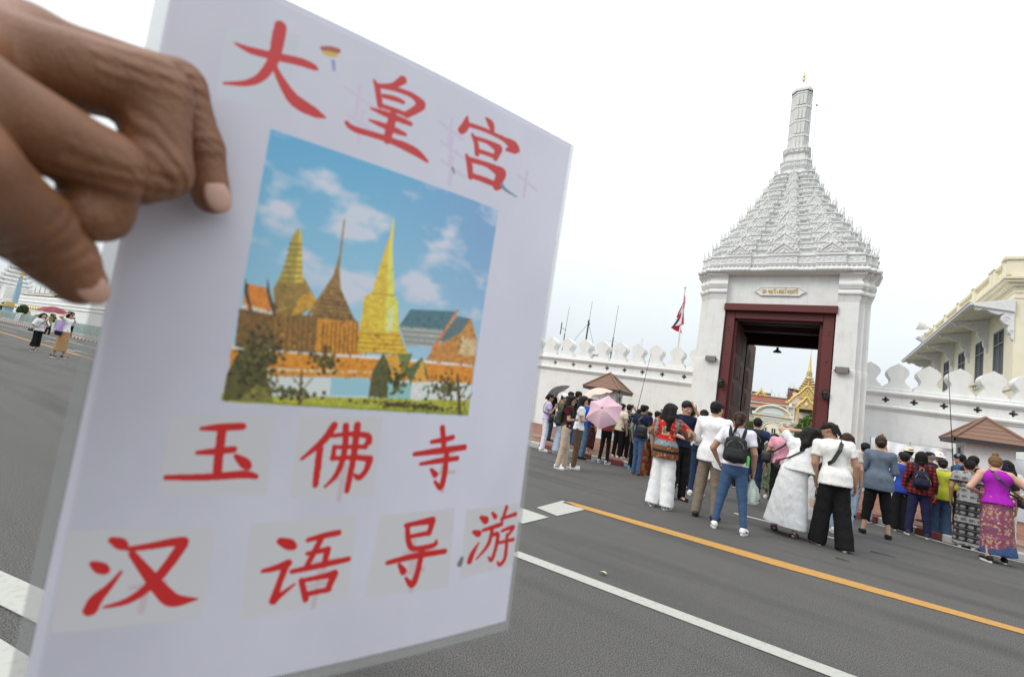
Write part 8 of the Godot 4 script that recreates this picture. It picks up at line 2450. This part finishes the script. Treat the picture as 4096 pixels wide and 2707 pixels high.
# ---- everything together ------------------------------------------------
var rng := RandomNumberGenerator.new()
var fade_tex: NoiseTexture2D
func materials() -> void:
	fade_tex = noise_tex(0.02, 61, [[0.0, 0.95], [0.5, 0.985], [1.0, 1.0]], 256, 4)
	var g2 := [[0.0, 0.86], [0.5, 0.95], [1.0, 1.0]]
	var stain := noise_tex(0.012, 2, [[0.0, Color(0.955, 0.955, 0.94)], [0.3, Color(0.985, 0.985, 0.98)], [0.6, Color(1, 1, 1)], [1.0, Color(0.985, 0.99, 0.995)]], 512, 5)
	M.plaster = rough_mat(Color(0.78, 0.785, 0.77), 0.85, stain, 0.22, bump_tex(0.03, 7, 2.0), 0.12)
	M.stucco = rough_mat(Color(0.735, 0.74, 0.73), 0.85, stain, 0.35, bump_tex(0.05, 8, 6.0), 0.35)
	M.stucco.uv1_scale = Vector3.ONE * 1.6
	# rain streaks and old grime
	var streak := noise_tex(0.012, 88, [[0.0, Color(0.955, 0.95, 0.94)], [0.22, Color(0.985, 0.983, 0.978)], [0.4, Color(1, 1, 1)], [1.0, Color(1, 1, 1)]], 512, 5)
	for k in ["plaster", "stucco"]:
		M[k].detail_enabled = true; M[k].detail_blend_mode = BaseMaterial3D.BLEND_MODE_MUL; M[k].detail_albedo = streak
		M[k].detail_uv_layer = BaseMaterial3D.DETAIL_UV_2; M[k].uv2_triplanar = true; M[k].uv2_world_triplanar = true; M[k].uv2_scale = Vector3(0.55, 0.11, 0.55) if k == "plaster" else Vector3(0.9, 0.5, 0.9)
	var asph := noise_tex(0.11, 3, [[0.0, 0.3], [0.36, 0.6], [0.5, 0.84], [0.6, 1.0], [1.0, 1.0]], 1024, 4)
	M.asphalt = rough_mat(Color(0.124, 0.120, 0.115), 0.92, asph, 0.85, bump_tex(0.28, 4, 5.0, 1024), 0.55)
	M.asphalt.detail_enabled = true; M.asphalt.detail_blend_mode = BaseMaterial3D.BLEND_MODE_MUL
	M.asphalt.detail_albedo = noise_tex(0.009, 12, [[0.0, 0.80], [0.35, 0.92], [0.55, 1.0], [1.0, 0.95]], 512, 6)
	M.asphalt.detail_uv_layer = BaseMaterial3D.DETAIL_UV_2; M.asphalt.uv2_triplanar = true; M.asphalt.uv2_world_triplanar = true; M.asphalt.uv2_scale = Vector3(0.035, 0.1, 0.22)
	var worn_ := noise_tex(0.05, 6, [[0.0, 0.86], [0.25, 0.95], [0.45, 1.0], [1.0, 1.0]], 512, 5)
	M.road_white = rough_mat(Color(0.385, 0.39, 0.355), 0.8, worn_, 0.7, bump_tex(0.28, 4, 5.0, 1024), 0.2)
	M.yellow = rough_mat(Color(0.42, 0.225, 0.052), 0.8, worn_, 0.6, bump_tex(0.28, 4, 5.0, 1024), 0.2)
	M.mortar = mat(Color(0.16, 0.14, 0.12), 0.95)
	var speck := noise_tex(0.2, 14, [[0.0, 0.7], [0.5, 0.95], [1.0, 1.0]], 256, 3)
	M.paver = [rough_mat(Color(0.27, 0.115, 0.075), 0.9, speck, 3.0), rough_mat(Color(0.20, 0.105, 0.08), 0.9, speck, 3.0), rough_mat(Color(0.30, 0.20, 0.15), 0.9, speck, 3.0)]
	M.paver_all = rough_mat(Color(0.25, 0.12, 0.08), 0.9, speck, 3.0); M.paver_all.vertex_color_use_as_albedo = true
	M.kerb_red = rough_mat(Color(0.22, 0.05, 0.045), 0.8, worn_, 1.5); M.kerb_white = rough_mat(Color(0.45, 0.45, 0.43), 0.8, worn_, 1.5)
	M.vcol = mat(Color(1, 1, 1), 0.85); M.vcol.vertex_color_use_as_albedo = true
	M.wood_dark = mat(Color(0.06, 0.04, 0.025), 0.9)
	var paint := noise_tex(0.03, 21, [[0.0, 0.93], [0.5, 0.98], [1.0, 1.0]], 512, 5)
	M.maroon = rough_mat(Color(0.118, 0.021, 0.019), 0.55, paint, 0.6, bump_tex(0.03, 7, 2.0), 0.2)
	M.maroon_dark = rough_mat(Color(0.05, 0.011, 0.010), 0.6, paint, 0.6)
	M.maroon_grey = rough_mat(Color(0.11, 0.055, 0.048), 0.6, paint, 0.6)
	M.gold = mat(Color(0.68, 0.47, 0.15), 0.4, 0.55)
	M.gold_pale = mat(Color(0.58, 0.43, 0.16), 0.5, 0.4)
	M.gold_tile = mat(Color(0.52, 0.40, 0.20), 0.55, 0.25)
	M.gold_letter = mat(Color(0.62, 0.42, 0.10), 0.5, 0.3)
	M.metal_pale = mat(Color(0.45, 0.46, 0.47), 0.5, 0.3); M.metal_grey = mat(Color(0.2, 0.2, 0.2), 0.5, 0.4); M.metal_dark = mat(Color(0.05, 0.05, 0.052), 0.5, 0.4)
	M.black_iron = mat(Color(0.012, 0.012, 0.013), 0.5, 0.2)
	M.lens = mat(Color(0.36, 0.37, 0.35), 0.3)
	M.glass_smoke = mat(Color(0.03, 0.035, 0.035), 0.08); M.glass_smoke.transparency = BaseMaterial3D.TRANSPARENCY_ALPHA; M.glass_smoke.albedo_color.a = 0.55
	M.glass_window = mat(Color(0.30, 0.32, 0.33), 0.12, 0.6)
	M.glass_green = mat(Color(0.25, 0.42, 0.36), 0.08); M.glass_green.transparency = BaseMaterial3D.TRANSPARENCY_ALPHA; M.glass_green.albedo_color.a = 0.6
	M.pigeon = mat(Color(0.03, 0.03, 0.035), 0.7)
	M.white_paint = rough_mat(Color(0.72, 0.72, 0.73), 0.6, paint, 0.4)
	M.roof_brown = rough_mat(Color(0.205, 0.115, 0.078), 0.75, paint, 0.8); M.roof_brown2 = rough_mat(Color(0.190, 0.107, 0.074), 0.75, paint, 0.8)
	M.cream = rough_mat(Color(0.80, 0.745, 0.58), 0.85, stain, 0.15); M.cream_pale = rough_mat(Color(0.66, 0.63, 0.54), 0.8, stain, 0.3)
	M.grey_paint = mat(Color(0.15, 0.165, 0.175), 0.5)
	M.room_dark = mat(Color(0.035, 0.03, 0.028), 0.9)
	M.sheet = mat(Color(0.78, 0.81, 0.85), 0.9)
	M.palace_wall = mat(Color(0.62, 0.58, 0.48), 0.85); M.palace_trim = mat(Color(0.66, 0.62, 0.52), 0.8)
	var tiles := noise_tex(0.12, 33, [[0.0, 0.75], [0.5, 0.95], [1.0, 1.0]], 256, 3)
	M.tile_orange = rough_mat(Color(0.27, 0.066, 0.030), 0.6, tiles, 0.5); M.tile_green = mat(Color(0.06, 0.11, 0.075), 0.55); M.tile_green_pale = mat(Color(0.2, 0.32, 0.3), 0.5); M.tile_dark = mat(Color(0.16, 0.13, 0.10), 0.7)
	M.blue_grey = mat(Color(0.10, 0.14, 0.18), 0.4); M.shutter_brown = mat(Color(0.16, 0.07, 0.04), 0.7)
	M.stone_cream = rough_mat(Color(0.56, 0.51, 0.38), 0.85, stain, 0.3); M.relief_blue = mat(Color(0.52, 0.57, 0.60), 0.85)
	M.bark = mat(Color(0.09, 0.065, 0.045), 0.95)
	M.leaf = mat(Color(0.075, 0.16, 0.022), 0.7); M.leaf.vertex_color_use_as_albedo = true; M.leaf.backlight_enabled = true; M.leaf.backlight = Color(0.3, 0.4, 0.1)
	M.leaf_dark = mat(Color(0.045, 0.09, 0.025), 0.7); M.leaf_dark.vertex_color_use_as_albedo = true
	M.courtyard = mat(Color(0.2, 0.2, 0.19), 0.9); M.grass = mat(Color(0.06, 0.11, 0.025), 0.95)
	M.blue_pale = mat(Color(0.28, 0.43, 0.54), 0.6)
	M.white_rubber = mat(Color(0.68, 0.68, 0.66), 0.6); M.tan_rubber = mat(Color(0.4, 0.26, 0.13), 0.7)
	M.black_plastic = mat(Color(0.012, 0.012, 0.013), 0.4); M.black_gloss = mat(Color(0.008, 0.008, 0.009), 0.1)
	M.black_leather = rough_mat(Color(0.016, 0.016, 0.017), 0.45, speck, 6.0)
	M.trim_blue = mat(Color(0.02, 0.09, 0.35), 0.5); M.orange = mat(Color(0.5, 0.14, 0.03), 0.7); M.mint = mat(Color(0.5, 0.68, 0.5), 0.5); M.lime = mat(Color(0.12, 0.5, 0.06), 0.5)
	M.orange_drink = mat(Color(0.75, 0.26, 0.02), 0.3)
	M.plastic_bag = mat(Color(0.72, 0.78, 0.76), 0.2); M.plastic_bag.transparency = BaseMaterial3D.TRANSPARENCY_ALPHA; M.plastic_bag.albedo_color.a = 0.35
	for q in [["umb_pink", Color(0.62, 0.40, 0.47)], ["umb_peach", Color(0.70, 0.53, 0.44)], ["umb_black", Color(0.03, 0.032, 0.036)], ["umb_red", Color(0.22, 0.025, 0.045)]]:
		M[q[0]] = mat(q[1], 0.75); M[q[0]].backlight_enabled = true; M[q[0]].backlight = Color(0.5, 0.5, 0.5)
	skin_mat = mat(Color(1, 1, 1), 0.55); skin_mat.vertex_color_use_as_albedo = true
	M.skin_hand = mat(Color(1, 1, 1), 0.5); M.skin_hand.vertex_color_use_as_albedo = true
	M.skin_hand.uv1_triplanar = true; M.skin_hand.uv1_world_triplanar = true; M.skin_hand.uv1_scale = Vector3.ONE * 14.0
	M.skin_hand.normal_enabled = true; M.skin_hand.normal_texture = bump_tex(0.07, 17, 6.0); M.skin_hand.normal_scale = 0.3
	M.nail = mat(Color(0.50, 0.29, 0.21), 0.3)
	M.nail.clearcoat_enabled = true; M.nail.clearcoat = 0.4
	for q in [["black", Color(0.009, 0.007, 0.0065)], ["brown", Color(0.040, 0.020, 0.013)], ["grey", Color(0.18, 0.18, 0.18)], ["dyed", Color(0.15, 0.085, 0.035)]]:
		var h := mat(q[1], 0.55)
		h.uv1_triplanar = true; h.uv1_scale = Vector3(9, 0.8, 9)
		h.normal_enabled = true; h.normal_texture = bump_tex(0.05, 41, 8.0); h.normal_scale = 0.8
		h.metallic_specular = 0.3
		hair_mats[q[0]] = h
	M.card = mat(Color(1, 1, 1), 0.35); M.card.albedo_texture = card_print(); M.card.clearcoat_enabled = true; M.card.clearcoat = 0.35; M.card.clearcoat_roughness = 0.12
	M.film = mat(Color(0.5, 0.51, 0.50), 0.2); M.film.transparency = BaseMaterial3D.TRANSPARENCY_ALPHA; M.film.albedo_color.a = 0.28
